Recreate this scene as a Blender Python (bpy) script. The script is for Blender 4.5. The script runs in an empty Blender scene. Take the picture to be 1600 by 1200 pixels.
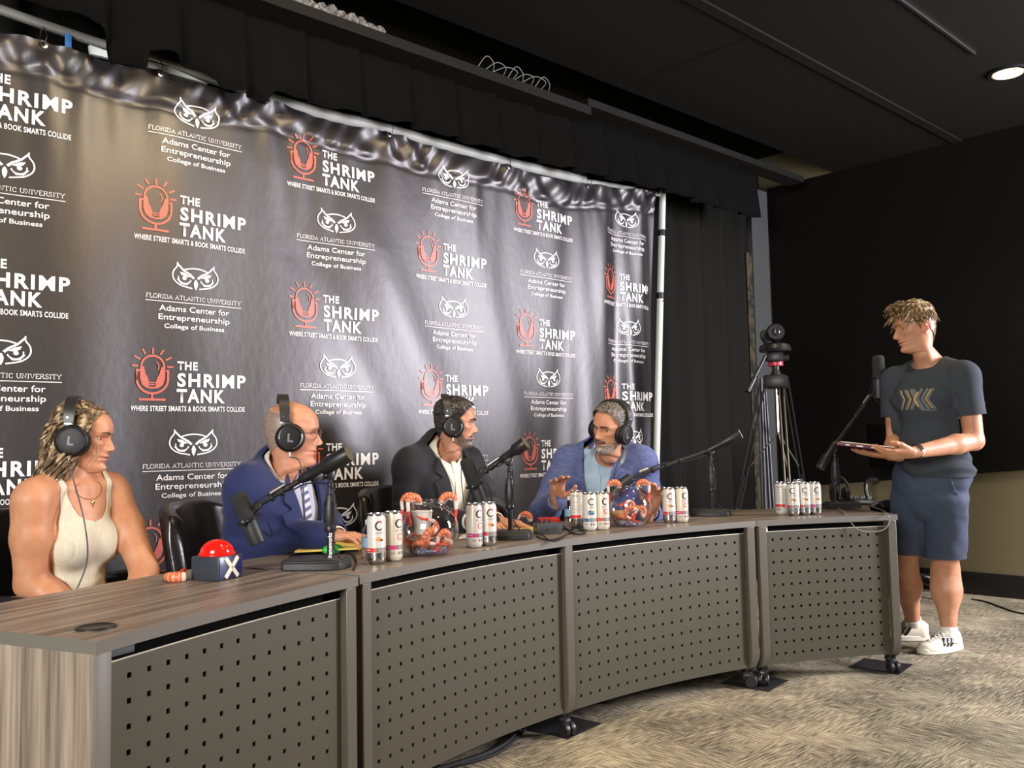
import bpy, bmesh, math, random
import numpy as np
from mathutils import Vector, Matrix
from mathutils.bvhtree import BVHTree
random.seed(7)
RNG = np.random.RandomState(11)
SC = bpy.context.scene
COL = SC.collection
pi = math.pi

# ---------------------------------------------------------------- camera
EYE = np.array([0.0, 0.0, 1.095])
FPX, YAW, PITCH, ROLL = 1400.0, 0.7444, 0.0684, -0.0192
def cam_axes():
    f = np.array([math.sin(YAW)*math.cos(PITCH), math.cos(YAW)*math.cos(PITCH), math.sin(PITCH)])
    r = np.array([math.cos(YAW), -math.sin(YAW), 0.0])
    u = np.cross(r, f)
    c, s = math.cos(ROLL), math.sin(ROLL)
    return c*r+s*u, -s*r+c*u, f
CR, CU, CF = cam_axes()
cam_data = bpy.data.cameras.new('camera')
cam = bpy.data.objects.new('camera', cam_data)
COL.objects.link(cam)
cam_data.sensor_width = 36.0
cam_data.lens = FPX*36.0/1600.0
cam_data.clip_start = 0.05
M = Matrix(((CR[0], CU[0], -CF[0], EYE[0]), (CR[1], CU[1], -CF[1], EYE[1]), (CR[2], CU[2], -CF[2], EYE[2]), (0, 0, 0, 1)))
cam.matrix_world = M
SC.camera = cam

def ray(x, y):
    return CF + (x-800.0)/FPX*CR + (600.0-y)/FPX*CU
def at_depth(x, y, d):            # point on the sight line at optical depth d
    return EYE + ray(x, y)*d
def at_y(x, y, Y):
    r = ray(x, y)
    return EYE + r*(Y/r[1])
def at_z(x, y, Z):
    r = ray(x, y)
    return EYE + r*((Z-EYE[2])/r[2])

# ---------------------------------------------------------------- view and world
SC.view_settings.view_transform = 'Standard'
SC.view_settings.look = 'None'
SC.view_settings.gamma = 1.0
SC.view_settings.use_curve_mapping = False
SC.view_settings.exposure = 0.0
try:
    SC.cycles.use_denoising = True
    SC.cycles.denoiser = 'OPENIMAGEDENOISE'
    SC.cycles.max_bounces = 8
    SC.cycles.transparent_max_bounces = 12
    SC.cycles.sample_clamp_indirect = 4.0
    SC.cycles.blur_glossy = 1.0
    SC.cycles.caustics_reflective = False
    SC.cycles.caustics_refractive = False
except Exception:
    pass
world = bpy.data.worlds.new('world')
SC.world = world
world.use_nodes = True
world.node_tree.nodes['Background'].inputs[0].default_value = (0.75, 0.8, 0.9, 1)
world.node_tree.nodes['Background'].inputs[1].default_value = 0.05

# ---------------------------------------------------------------- large lights
def area_light(name, loc, target, sx, sy, power, color):
    l = bpy.data.lights.new(name, 'AREA')
    l.shape = 'RECTANGLE'; l.size = sx; l.size_y = sy
    l.energy = power; l.color = color
    o = bpy.data.objects.new(name, l)
    COL.objects.link(o)
    o.location = loc
    d = Vector(target)-Vector(loc)
    o.rotation_euler = d.to_track_quat('-Z', 'Y').to_euler()
    return o
area_light('daylight_window', (6.5, -0.75, 2.0), (2.9, 3.6, 1.4), 1.7, 1.7, 720, (0.95, 0.905, 1.0))
area_light('hall_light', (-2.5, 0.0, 2.1), (2.6, 2.6, 0.9), 1.8, 1.6, 300, (1.0, 0.97, 0.93))

# ---------------------------------------------------------------- materials
def nodes_of(m):
    nt = m.node_tree
    return nt, nt.nodes, nt.links, nt.nodes['Principled BSDF']
def mat(name, color, rough=0.5, metal=0.0, spec=0.5, **kw):
    m = bpy.data.materials.new(name)
    m.use_nodes = True
    nt, N, L, b = nodes_of(m)
    b.inputs['Base Color'].default_value = (*color, 1)
    b.inputs['Roughness'].default_value = rough
    b.inputs['Metallic'].default_value = metal
    b.inputs['Specular IOR Level'].default_value = spec
    for k, v in kw.items():
        b.inputs[k.replace('_', ' ')].default_value = v
    return m
def add_bump(m, scale=200, strength=0.2, dist=0.002, stretch=(1, 1, 1), kind='NOISE', detail=3):
    nt, N, L, b = nodes_of(m)
    tc = N.new('ShaderNodeTexCoord'); mp = N.new('ShaderNodeMapping')
    mp.inputs['Scale'].default_value = stretch
    L.new(tc.outputs['Object'], mp.inputs['Vector'])
    if kind == 'NOISE':
        t = N.new('ShaderNodeTexNoise'); t.inputs['Scale'].default_value = scale; t.inputs['Detail'].default_value = detail
        out = t.outputs['Fac']
    elif kind == 'WAVE':
        t = N.new('ShaderNodeTexWave'); t.inputs['Scale'].default_value = scale; t.inputs['Distortion'].default_value = 0.6
        out = t.outputs['Fac']
    else:
        t = N.new('ShaderNodeTexVoronoi'); t.inputs['Scale'].default_value = scale
        out = t.outputs['Distance']
    L.new(mp.outputs['Vector'], t.inputs['Vector'])
    bp = N.new('ShaderNodeBump'); bp.inputs['Strength'].default_value = strength; bp.inputs['Distance'].default_value = dist
    L.new(out, bp.inputs['Height'])
    L.new(bp.outputs['Normal'], b.inputs['Normal'])
    return m
def vary(m, stops, scale=5.0, stretch=(1, 1, 1), detail=4, dist=0.0, coord='Object'):
    """colour from a noise through a ramp"""
    nt, N, L, b = nodes_of(m)
    tc = N.new('ShaderNodeTexCoord'); mp = N.new('ShaderNodeMapping'); mp.inputs['Scale'].default_value = stretch
    t = N.new('ShaderNodeTexNoise'); t.inputs['Scale'].default_value = scale; t.inputs['Detail'].default_value = detail
    t.inputs['Distortion'].default_value = dist
    r = N.new('ShaderNodeValToRGB')
    el = r.color_ramp.elements
    el[0].position, el[0].color = stops[0][0], (*stops[0][1], 1)
    el[1].position, el[1].color = stops[-1][0], (*stops[-1][1], 1)
    for p, c in stops[1:-1]:
        e = el.new(p); e.color = (*c, 1)
    L.new(tc.outputs[coord], mp.inputs['Vector']); L.new(mp.outputs['Vector'], t.inputs['Vector'])
    L.new(t.outputs['Fac'], r.inputs['Fac']); L.new(r.outputs['Color'], b.inputs['Base Color'])
    return m

# ---------------------------------------------------------------- mesh helpers: every shape is (verts, faces)
def box(x0, x1, y0, y1, z0, z1):
    v = [(x, y, z) for x in (x0, x1) for y in (y0, y1) for z in (z0, z1)]
    f = [(0, 1, 3, 2), (4, 6, 7, 5), (0, 4, 5, 1), (2, 3, 7, 6), (0, 2, 6, 4), (1, 5, 7, 3)]
    return np.array(v, float), f
def rbox(x0, x1, y0, y1, z0, z1, r=0.005, seg=2):
    bm = bmesh.new()
    bmesh.ops.create_cube(bm, size=1.0)
    for v in bm.verts:
        v.co = Vector(((x0+x1)/2+v.co.x*(x1-x0), (y0+y1)/2+v.co.y*(y1-y0), (z0+z1)/2+v.co.z*(z1-z0)))
    bmesh.ops.bevel(bm, geom=bm.edges[:], offset=r, segments=seg, affect='EDGES', profile=0.5)
    return from_bm(bm)
def from_bm(bm):
    bm.verts.ensure_lookup_table(); bm.verts.index_update()
    V = np.array([v.co[:] for v in bm.verts], float)
    F = [tuple(v.index for v in f.verts) for f in bm.faces]
    bm.free()
    return V, F
def frame_for(d):
    d = np.asarray(d, float); d = d/np.linalg.norm(d)
    a = np.array([0, 0, 1.0]) if abs(d[2]) < 0.95 else np.array([1.0, 0, 0])
    u = np.cross(a, d); u /= np.linalg.norm(u)
    return u, np.cross(d, u), d
def tube(path, rad, n=10, caps=True, closed=False):
    P = np.asarray(path, float); m = len(P)
    R_ = np.full(m, rad, float) if np.isscalar(rad) else np.asarray(rad, float)
    T = np.zeros_like(P)
    if closed:
        T = np.roll(P, -1, 0)-np.roll(P, 1, 0)
    else:
        T[1:-1] = P[2:]-P[:-2]; T[0] = P[1]-P[0]; T[-1] = P[-1]-P[-2]
    T /= np.linalg.norm(T, axis=1)[:, None]+1e-12
    u, w, _ = frame_for(T[0])
    V = []
    for i in range(m):
        u = u-T[i]*np.dot(u, T[i]); u /= np.linalg.norm(u)+1e-12
        w = np.cross(T[i], u)
        for k in range(n):
            a = 2*pi*k/n
            V.append(P[i]+R_[i]*(math.cos(a)*u+math.sin(a)*w))
    F = []
    for i in range(m if closed else m-1):
        j = (i+1) % m
        for k in range(n):
            k2 = (k+1) % n
            F.append((i*n+k, i*n+k2, j*n+k2, j*n+k))
    if caps and not closed:
        F.append(tuple(range(n-1, -1, -1))); F.append(tuple((m-1)*n+k for k in range(n)))
    return np.array(V), F
def cyl(p0, p1, r0, r1=None, n=20):
    return tube([p0, p1], [r0, r0 if r1 is None else r1], n)
def lathe(prof, n=32, base=(0, 0, 0), axis=(0, 0, 1), cap0=True, cap1=True):
    """profile of (radius, height) along an axis"""
    u, w, d = frame_for(axis) if tuple(axis) != (0, 0, 1) else (np.array([1., 0, 0]), np.array([0, 1., 0]), np.array([0, 0, 1.]))
    b = np.asarray(base, float)
    V = []
    for r, h in prof:
        for k in range(n):
            a = 2*pi*k/n
            V.append(b+d*h+r*(math.cos(a)*u+math.sin(a)*w))
    F = []
    for i in range(len(prof)-1):
        for k in range(n):
            k2 = (k+1) % n
            F.append((i*n+k, i*n+k2, (i+1)*n+k2, (i+1)*n+k))
    if cap0: F.append(tuple(range(n-1, -1, -1)))
    if cap1: F.append(tuple((len(prof)-1)*n+k for k in range(n)))
    return np.array(V), F
def ellipsoid(c, r, nu=20, nv=12, M3=None):
    V = []; F = []
    for i in range(nv+1):
        t = pi*i/nv
        for k in range(nu):
            a = 2*pi*k/nu
            V.append((r[0]*math.sin(t)*math.cos(a), r[1]*math.sin(t)*math.sin(a), r[2]*math.cos(t)))
    V = np.array(V)
    if M3 is not None: V = V @ np.asarray(M3).T
    V = V+np.asarray(c)
    for i in range(nv):
        for k in range(nu):
            k2 = (k+1) % nu
            F.append((i*nu+k, (i+1)*nu+k, (i+1)*nu+k2, i*nu+k2))
    return V, F
def prism(poly, z0, z1):
    n = len(poly)
    V = [(x, y, z0) for x, y in poly]+[(x, y, z1) for x, y in poly]
    F = [tuple(range(n-1, -1, -1)), tuple(range(n, 2*n))]
    for i in range(n):
        j = (i+1) % n
        F.append((i, j, n+j, n+i))
    return np.array(V, float), F
def grid(nx, ny, fn):
    V = np.array([fn(i/(nx-1), j/(ny-1)) for j in range(ny) for i in range(nx)], float)
    F = [(j*nx+i, j*nx+i+1, (j+1)*nx+i+1, (j+1)*nx+i) for j in range(ny-1) for i in range(nx-1)]
    return V, F
def xf(s, R3=None, t=(0, 0, 0), sc=1.0):
    V = np.asarray(s[0])*sc
    if R3 is not None: V = V @ np.asarray(R3).T
    return V+np.asarray(t, float), s[1]
def rotz(a):
    c, s = math.cos(a), math.sin(a)
    return np.array([[c, -s, 0], [s, c, 0], [0, 0, 1.0]])
def roty(a):
    c, s = math.cos(a), math.sin(a)
    return np.array([[c, 0, s], [0, 1.0, 0], [-s, 0, c]])
def rotx(a):
    c, s = math.cos(a), math.sin(a)
    return np.array([[1.0, 0, 0], [0, c, -s], [0, s, c]])
def join(*shapes):
    V = []; F = []; n = 0
    for v, f in shapes:
        V.append(np.asarray(v, float)); F += [tuple(i+n for i in q) for q in f]; n += len(v)
    return np.concatenate(V), F
def spline(pts, n=8):
    """Catmull-Rom through points"""
    P = np.asarray(pts, float); out = []
    Q = np.vstack([2*P[0]-P[1], P, 2*P[-1]-P[-2]])
    for i in range(1, len(Q)-2):
        for k in range(n):
            t = k/n
            out.append(0.5*((2*Q[i])+(-Q[i-1]+Q[i+1])*t+(2*Q[i-1]-5*Q[i]+4*Q[i+1]-Q[i+2])*t*t+(-Q[i-1]+3*Q[i]-3*Q[i+1]+Q[i+2])*t**3))
    out.append(P[-1])
    return np.array(out)

def world_mx(o):
    m = o.matrix_basis.copy()
    while o.parent:
        o = o.parent
        m = o.matrix_basis @ m
    return m
def make(name, shapes, mats, parent=None, smooth=35, world=False, sub=0, solid=0, bevel=0):
    """link ONE mesh object; shapes is a list of (verts, faces[, material index])"""
    if isinstance(shapes, tuple): shapes = [shapes]
    if not isinstance(mats, (list, tuple)): mats = [mats]
    V = []; F = []; MI = []; n = 0
    for s in shapes:
        v, f = s[0], s[1]; mi = s[2] if len(s) > 2 else 0
        V.append(np.asarray(v, float))
        F += [tuple(int(i)+n for i in q) for q in f]
        MI += (list(mi) if hasattr(mi, '__len__') else [mi]*len(f)); n += len(v)
    V = np.concatenate(V)
    if world and parent is not None:
        im = np.array(world_mx(parent).inverted())
        V = V @ im[:3, :3].T+im[:3, 3]
    me = bpy.data.meshes.new(name)
    me.from_pydata(V.tolist(), [], F)
    for m_ in mats: me.materials.append(m_)
    if any(MI): me.polygons.foreach_set('material_index', MI)
    if smooth:
        me.polygons.foreach_set('use_smooth', [True]*len(F))
        try: me.set_sharp_from_angle(angle=math.radians(smooth))
        except Exception: pass
    me.update()
    o = bpy.data.objects.new(name, me)
    COL.objects.link(o)
    if parent is not None: o.parent = parent
    if bevel:
        md = o.modifiers.new('bevel', 'BEVEL'); md.width = bevel; md.segments = 2; md.limit_method = 'ANGLE'
    if solid:
        md = o.modifiers.new('solid', 'SOLIDIFY'); md.thickness = abs(solid); md.offset = -1 if solid > 0 else 1
    if sub:
        md = o.modifiers.new('sub', 'SUBSURF'); md.levels = sub; md.render_levels = sub
    return o
def tag(o, label=None, cat=None, group=None, kind=None):
    if label: o['label'] = label
    if cat: o['category'] = cat
    if group: o['group'] = group
    if kind: o['kind'] = kind
    return o
def thing(name, label, cat, loc=(0, 0, 0), rz=0.0, group=None):
    o = bpy.data.objects.new(name, None)
    COL.objects.link(o)
    o.empty_display_size = 0.05
    o.location = [float(c) for c in loc]; o.rotation_euler = (0, 0, rz)
    return tag(o, label, cat, group)
def struct(name, shapes, mats, **kw):
    return tag(make(name, shapes, mats, **kw), kind='structure')
def copy_tree(o, parent=None):
    kids = list(o.children)
    c = o.copy(); COL.objects.link(c)
    if parent is not None: c.parent = parent
    for k in kids: copy_tree(k, c)
    return c
def fix_normals(s):
    bm = bmesh.new()
    vs = [bm.verts.new(v) for v in s[0]]
    for f in s[1]:
        try: bm.faces.new([vs[i] for i in f])
        except ValueError: pass
    bmesh.ops.recalc_face_normals(bm, faces=bm.faces[:])
    return from_bm(bm)

# text as flat mesh fitted into a width and a cap height
_fonts = {}
def text_shape(s, width=None, height=None, bold=0.0, spacing=1.0):
    key = (s, bold, spacing)
    if key not in _fonts:
        cu = bpy.data.curves.new('text', 'FONT')
        cu.body = s; cu.size = 1.0; cu.offset = bold; cu.space_character = spacing; cu.resolution_u = 3
        cu.fill_mode = 'BOTH' if False else 'FRONT'
        ob = bpy.data.objects.new('text', cu)
        COL.objects.link(ob)
        dg = bpy.context.evaluated_depsgraph_get(); dg.update()
        me = bpy.data.meshes.new_from_object(ob.evaluated_get(dg))
        V = np.array([v.co[:2] for v in me.vertices]); F = [tuple(p.vertices) for p in me.polygons]
        bpy.data.objects.remove(ob); bpy.data.curves.remove(cu); bpy.data.meshes.remove(me)
        _fonts[key] = (V, F)
    V, F = _fonts[key]
    V = V.copy()
    x0, x1 = V[:, 0].min(), V[:, 0].max()
    cap = 0.729
    sy = (height/cap) if height else None
    sx = width/(x1-x0) if width else sy
    if sy is None: sy = sx
    V[:, 0] = (V[:, 0]-x0)*sx; V[:, 1] *= sy
    return V, F
def disc2(cx, cy, rx, ry, n=24, a0=0, a1=2*pi):
    V = [(cx, cy)]+[(cx+rx*math.cos(a0+(a1-a0)*k/n), cy+ry*math.sin(a0+(a1-a0)*k/n)) for k in range(n+1)]
    return np.array(V), [(0, k+1, k+2) for k in range(n)]
def stroke2(pts, w, closed=False):
    P = np.asarray(pts, float); n = len(P)
    W = np.full(n, w) if np.isscalar(w) else np.asarray(w, float)
    T = np.zeros_like(P)
    if closed: T = np.roll(P, -1, 0)-np.roll(P, 1, 0)
    else:
        T[1:-1] = P[2:]-P[:-2]; T[0] = P[1]-P[0]; T[-1] = P[-1]-P[-2]
    T /= np.linalg.norm(T, axis=1)[:, None]+1e-12
    Nn = np.stack([-T[:, 1], T[:, 0]], 1)
    V = np.concatenate([P+Nn*W[:, None]/2, P-Nn*W[:, None]/2])
    F = [(i, n+i, n+(i+1) % n, (i+1) % n) for i in range(n if closed else n-1)]
    return V, F
def poly2(pts):
    """filled polygon, triangulated"""
    from mathutils.geometry import tessellate_polygon
    tri = tessellate_polygon([[Vector((p[0], p[1], 0)) for p in pts]])
    F = []
    P = np.array(pts, float)
    for t in tri:
        a, b, c = t
        ar = (P[b][0]-P[a][0])*(P[c][1]-P[a][1])-(P[b][1]-P[a][1])*(P[c][0]-P[a][0])
        F.append((a, b, c) if ar > 0 else (a, c, b))
    return P, F
# ================================================================ MATERIALS
M_black_cloth = add_bump(mat('black_drape', (0.0038, 0.0038, 0.0035), 0.9, spec=0.06), 300, 0.3, 0.001)
M_black_paint = mat('black_paint', (0.016, 0.016, 0.013), 0.62, spec=0.3)
M_ceiling = add_bump(mat('ceiling_black', (0.0062, 0.0062, 0.0050), 0.7, spec=0.2), 260, 0.25, 0.001)
M_wall_black = add_bump(mat('wall_black', (0.0052, 0.005, 0.0036), 0.85, spec=0.12), 220, 0.2, 0.001)
M_wall_beige = add_bump(mat('wall_beige', (0.20, 0.168, 0.095), 0.7, spec=0.3), 180, 0.15, 0.001)
M_grey_paint = mat('grey_paint', (0.10, 0.105, 0.10), 0.6)
M_grey_strip = mat('grey_strip', (0.055, 0.060, 0.058), 0.7)
M_black_plastic = mat('black_plastic', (0.012, 0.012, 0.013), 0.38)
M_black_metal = mat('black_metal', (0.012, 0.012, 0.013), 0.40, spec=0.4)
M_satin_black = mat('satin_black', (0.022, 0.024, 0.027), 0.45)
M_rubber = mat('rubber', (0.014, 0.014, 0.014), 0.7, spec=0.3)
M_chrome = mat('chrome', (0.75, 0.75, 0.74), 0.18, 1.0)
M_steel = mat('steel', (0.42, 0.42, 0.40), 0.3, 1.0)
M_white_pipe = mat('white_pipe', (0.66, 0.70, 0.66), 0.42)
M_leather = add_bump(mat('black_leather', (0.012, 0.011, 0.011), 0.26, spec=0.6), 90, 0.12, 0.002, kind='VORONOI')
M_foam = add_bump(mat('windscreen_foam', (0.030, 0.032, 0.032), 0.95, spec=0.15), 700, 0.7, 0.001)
M_olive_cap = mat('olive_cap', (0.16, 0.14, 0.075), 0.42, 0.5)
M_panel = add_bump(mat('olive_metal', (0.060, 0.057, 0.036), 0.50, 0.12, spec=0.45), 900, 0.12, 0.0006)
M_post = mat('taupe_metal', (0.105, 0.095, 0.075), 0.42, 0.2)
M_edge = mat('desk_edge_band', (0.115, 0.108, 0.088), 0.5)
M_white_print = mat('white_ink', (0.84, 0.84, 0.84), 0.44, spec=0.7)
M_coral_print = mat('coral_ink', (0.56, 0.125, 0.085), 0.44, spec=0.7)
M_vinyl = add_bump(mat('black_vinyl', (0.014, 0.0115, 0.012), 0.43, spec=1.0), 26, 0.10, 0.01, (1, 1, 0.6))
M_tape_blue = mat('blue_tape', (0.05, 0.20, 0.55), 0.6)
M_tape_black = mat('black_tape', (0.012, 0.012, 0.012), 0.55)
M_insul = vary(mat('insulation', (0.2, 0.2, 0.19), 0.95), [(0.35, (0.05, 0.05, 0.048)), (0.65, (0.24, 0.24, 0.23))], 60)

def wood(name, stretch):
    m = mat(name, (0.3, 0.22, 0.15), 0.38, spec=0.45)
    nt, N, L, b = nodes_of(m)
    tc = N.new('ShaderNodeTexCoord'); mp = N.new('ShaderNodeMapping'); mp.inputs['Scale'].default_value = stretch
    n1 = N.new('ShaderNodeTexNoise'); n1.inputs['Scale'].default_value = 1.0; n1.inputs['Detail'].default_value = 5; n1.inputs['Distortion'].default_value = 0.5
    mp2 = N.new('ShaderNodeMapping'); mp2.inputs['Scale'].default_value = tuple(s*4.5 for s in stretch)
    n2 = N.new('ShaderNodeTexNoise'); n2.inputs['Scale'].default_value = 1.0; n2.inputs['Detail'].default_value = 3
    mix = N.new('ShaderNodeMix'); mix.data_type = 'FLOAT'; mix.inputs[0].default_value = 0.38
    r = N.new('ShaderNodeValToRGB'); el = r.color_ramp.elements
    el[0].position = 0.34; el[0].color = (0.072, 0.056, 0.045, 1)
    el[1].position = 0.66; el[1].color = (0.31, 0.255, 0.195, 1)
    e = el.new(0.45); e.color = (0.135, 0.108, 0.085, 1)
    e = el.new(0.54); e.color = (0.215, 0.172, 0.132, 1)
    L.new(tc.outputs['Object'], mp.inputs['Vector']); L.new(tc.outputs['Object'], mp2.inputs['Vector'])
    L.new(mp.outputs['Vector'], n1.inputs['Vector']); L.new(mp2.outputs['Vector'], n2.inputs['Vector'])
    L.new(n1.outputs['Fac'], mix.inputs[2]); L.new(n2.outputs['Fac'], mix.inputs[3])
    L.new(mix.outputs[0], r.inputs['Fac']); L.new(r.outputs['Color'], b.inputs['Base Color'])
    return m
M_wood_top = wood('walnut_laminate', (1.1, 30, 30))
M_wood_side = wood('walnut_laminate_upright', (24, 24, 0.9))

def carpet():
    m = mat('carpet', (0.3, 0.26, 0.18), 0.95, spec=0.1)
    nt, N, L, b = nodes_of(m)
    tc = N.new('ShaderNodeTexCoord')
    rot = N.new('ShaderNodeMapping'); rot.inputs['Rotation'].default_value = (0, 0, 0.0)
    L.new(tc.outputs['Object'], rot.inputs['Vector'])
    def streak(sx, sy, det=3):
        mp = N.new('ShaderNodeMapping'); mp.inputs['Scale'].default_value = (sx, sy, 1)
        t = N.new('ShaderNodeTexNoise'); t.inputs['Scale'].default_value = 1; t.inputs['Detail'].default_value = det
        L.new(rot.outputs['Vector'], mp.inputs['Vector']); L.new(mp.outputs['Vector'], t.inputs['Vector'])
        return t.outputs['Fac']
    a, c = streak(13, 130), streak(130, 13)
    ck = N.new('ShaderNodeTexVoronoi'); ck.inputs['Scale'].default_value = 5.5; ck.distance = 'CHEBYCHEV'
    ck.inputs['Randomness'].default_value = 0.75
    L.new(rot.outputs['Vector'], ck.inputs['Vector'])
    sep = N.new('ShaderNodeSeparateColor'); L.new(ck.outputs['Color'], sep.inputs[0])
    gt = N.new('ShaderNodeMath'); gt.operation = 'GREATER_THAN'; gt.inputs[1].default_value = 0.5
    L.new(sep.outputs[0], gt.inputs[0])
    mx = N.new('ShaderNodeMix'); mx.data_type = 'FLOAT'
    L.new(gt.outputs[0], mx.inputs[0]); L.new(a, mx.inputs[2]); L.new(c, mx.inputs[3])
    fine = streak(300, 300, 1)
    mx2 = N.new('ShaderNodeMix'); mx2.data_type = 'FLOAT'; mx2.inputs[0].default_value = 0.45
    L.new(mx.outputs[0], mx2.inputs[2]); L.new(fine, mx2.inputs[3])
    big = streak(3.0, 3.0, 2)
    mx3 = N.new('ShaderNodeMix'); mx3.data_type = 'FLOAT'; mx3.inputs[0].default_value = 0.2
    L.new(mx2.outputs[0], mx3.inputs[2]); L.new(big, mx3.inputs[3])
    r = N.new('ShaderNodeValToRGB'); el = r.color_ramp.elements
    el[0].position = 0.39; el[0].color = (0.040, 0.036, 0.025, 1)
    el[1].position = 0.61; el[1].color = (0.56, 0.485, 0.32, 1)
    e = el.new(0.49); e.color = (0.20, 0.178, 0.128, 1)
    L.new(mx3.outputs[0], r.inputs['Fac']); L.new(r.outputs['Color'], b.inputs['Base Color'])
    bp = N.new('ShaderNodeBump'); bp.inputs['Strength'].default_value = 0.6; bp.inputs['Distance'].default_value = 0.004
    L.new(mx2.outputs[0], bp.inputs['Height']); L.new(bp.outputs['Normal'], b.inputs['Normal'])
    return m
M_carpet = carpet()
def emit(name, color, s):
    m = bpy.data.materials.new(name); m.use_nodes = True
    nt = m.node_tree; b = nt.nodes['Principled BSDF']
    b.inputs['Emission Color'].default_value = (*color, 1); b.inputs['Emission Strength'].default_value = s
    b.inputs['Base Color'].default_value = (*color, 1)
    return m
M_lamp = emit('lamp_glow', (1.0, 0.76, 0.34), 9)

# ================================================================ ROOM
ZC, XR, YW = 3.2, 6.63, 4.06
struct('floor', box(-2.2, XR+0.1, -3.0, YW+0.1, -0.05, 0.0), M_carpet, smooth=0)
struct('wall_back', box(-2.2, XR+0.1, YW, YW+0.1, 0, ZC+0.3), M_wall_black, smooth=0)
struct('wall_right', box(XR, XR+0.1, -3.0, YW, 0, ZC+0.3), M_wall_beige, smooth=0)
struct('ceiling', box(-2.2, XR+0.1, -3.0, 3.36, ZC, ZC+0.06), M_ceiling, smooth=0)
struct('baseboard_right', rbox(XR-0.014, XR, -3.0, YW, 0, 0.155, 0.003), M_black_plastic)
# upper ceiling void behind the slab edge
struct('ceiling_void', box(-2.2, XR, 3.3, YW, ZC+0.28, ZC+0.3), M_wall_black, smooth=0)
# ceiling seams
struct('trim_1', box(-2.2, XR, 2.40, 2.46, ZC-0.012, ZC), M_ceiling, smooth=0)
struct('trim_2', box(4.02, 4.028, 2.46, 3.36, ZC-0.004, ZC), M_black_plastic, smooth=0)
struct('trim_3', box(4.1, 5.15, 1.775, 1.79, ZC-0.010, ZC), M_steel, smooth=0)
# black cladding that covers the upper part of the right wall, lower edge slightly out of level
def clad():
    y0, y1 = -3.0, 3.96
    zb = lambda y: 0.75+(3.45-y)*0.086
    V = [(XR-0.03, y0, zb(y0)), (XR-0.03, y1, zb(y1)), (XR-0.03, y1, ZC), (XR-0.03, y0, ZC),
         (XR, y0, zb(y0)), (XR, y1, zb(y1)), (XR, y1, ZC), (XR, y0, ZC)]
    F = [(0, 3, 2, 1), (4, 5, 6, 7), (0, 1, 5, 4), (1, 2, 6, 5), (2, 3, 7, 6), (3, 0, 4, 7)]
    return np.array(V), F
struct('wall_cladding', clad(), M_wall_black, smooth=0)
# grey end strip between the curtain and the right wall
struct('column', box(XR-0.28, XR-0.035, 3.965, YW, 0, 3.17), M_grey_strip, smooth=0)
struct('trim_4', box(XR-0.36, XR-0.282, 3.975, YW, 0, 2.62), vary(mat('bare_board', (0.2, 0.16, 0.08), 0.9), [(0.4, (0.012, 0.011, 0.008)), (0.6, (0.07, 0.055, 0.028))], 18), smooth=0)
# soffit boards under the ceiling edge
so = at_y(920, 181, 3.46)
struct('soffit', [box(-2.2, so[0], 3.44, 3.62, so[2], so[2]+0.05)], M_ceiling, smooth=0)
struct('soffit_end', [box(so[0]+0.02, XR-0.3, 3.48, 3.62, so[2]+0.075, so[2]+0.12)], M_ceiling, smooth=0)
# torn insulation and loose wires in the gap above the soffit
def chunk(x0, x1, y, z, h):
    def fn(u, v):
        a = 2*pi*v
        rr = h*(0.55+0.45*math.sin(pi*min(1, max(0, u))))*(1+0.35*math.sin(9*u*7+5*a)+0.2*math.sin(23*u+2*a))
        return (x0+(x1-x0)*u, y+rr*0.8*math.cos(a), z+rr*math.sin(a))
    return grid(60, 14, fn)
i0 = at_y(440, 6, 3.5); i1 = at_y(600, 44, 3.5)
tag(make('insulation', chunk(i0[0], i1[0], 3.5, (i0[2]+i1[2])/2+0.0, 0.035), M_insul),
    'torn grey insulation in the ceiling gap above the soffit', 'insulation')
wires = []
w0 = at_y(765, 118, 3.42)
for k in range(7):
    x = w0[0]+k*0.07+0.02*math.sin(k*3.1); hh = 0.02+0.015*math.sin(k*2.3+1)
    zb_ = so[2]+0.05; j_ = 0.02*(k % 3)
    wires.append(tube(spline([(x-0.05-j_, 3.46, zb_+0.003), (x-0.015, 3.425, zb_+0.03+hh), (x+0.03+j_*0.8, 3.42, zb_+0.035), (x+0.06, 3.46, zb_+0.003)], 6), 0.0022, 5))
tag(make('loose_wires', wires, mat('white_wire', (0.22, 0.22, 0.20), 0.5)), 'loose pale wires looping out of the ceiling gap', 'wires')

# ceiling downlights
def downlight(x, y, label, power, tx=0, ty=0, tz=-1, cone=120, col=(1.0, 0.83, 0.52)):
    t = thing('ceiling_light', label, 'ceiling light', (x, y, ZC), 0, 'recessed ceiling downlights')
    make('trim_ring', lathe([(0.105, 0.0), (0.105, -0.012), (0.085, -0.014), (0.080, 0.0)], 32, cap0=False, cap1=False), M_black_metal, t)
    make('diffuser', lathe([(0.079, -0.004), (0.075, -0.016), (0.04, -0.022), (0.001, -0.024)], 28), M_lamp, t)
    l = bpy.data.lights.new('downlight_beam', 'SPOT')
    l.energy = power; l.color = col; l.spot_size = math.radians(cone); l.spot_blend = 0.7; l.shadow_soft_size = 0.07
    o = bpy.data.objects.new('downlight_beam', l); COL.objects.link(o)
    o.location = (x, y, ZC-0.05)
    o.rotation_euler = Vector((tx, ty, tz)).to_track_quat('-Z', 'Y').to_euler()
    return t
L1 = at_z(1575, 112, ZC); L2 = at_z(1212, -26, ZC)
downlight(L1[0], L1[1], 'glowing recessed downlight near the right wall', 55)
downlight(L2[0], L2[1], 'recessed downlight just above the middle of the room', 60)
downlight(L2[0]-1.75, L2[1]-0.1, 'recessed downlight above the left desk', 85, -0.1, 0.8, -1, 140)
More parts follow.
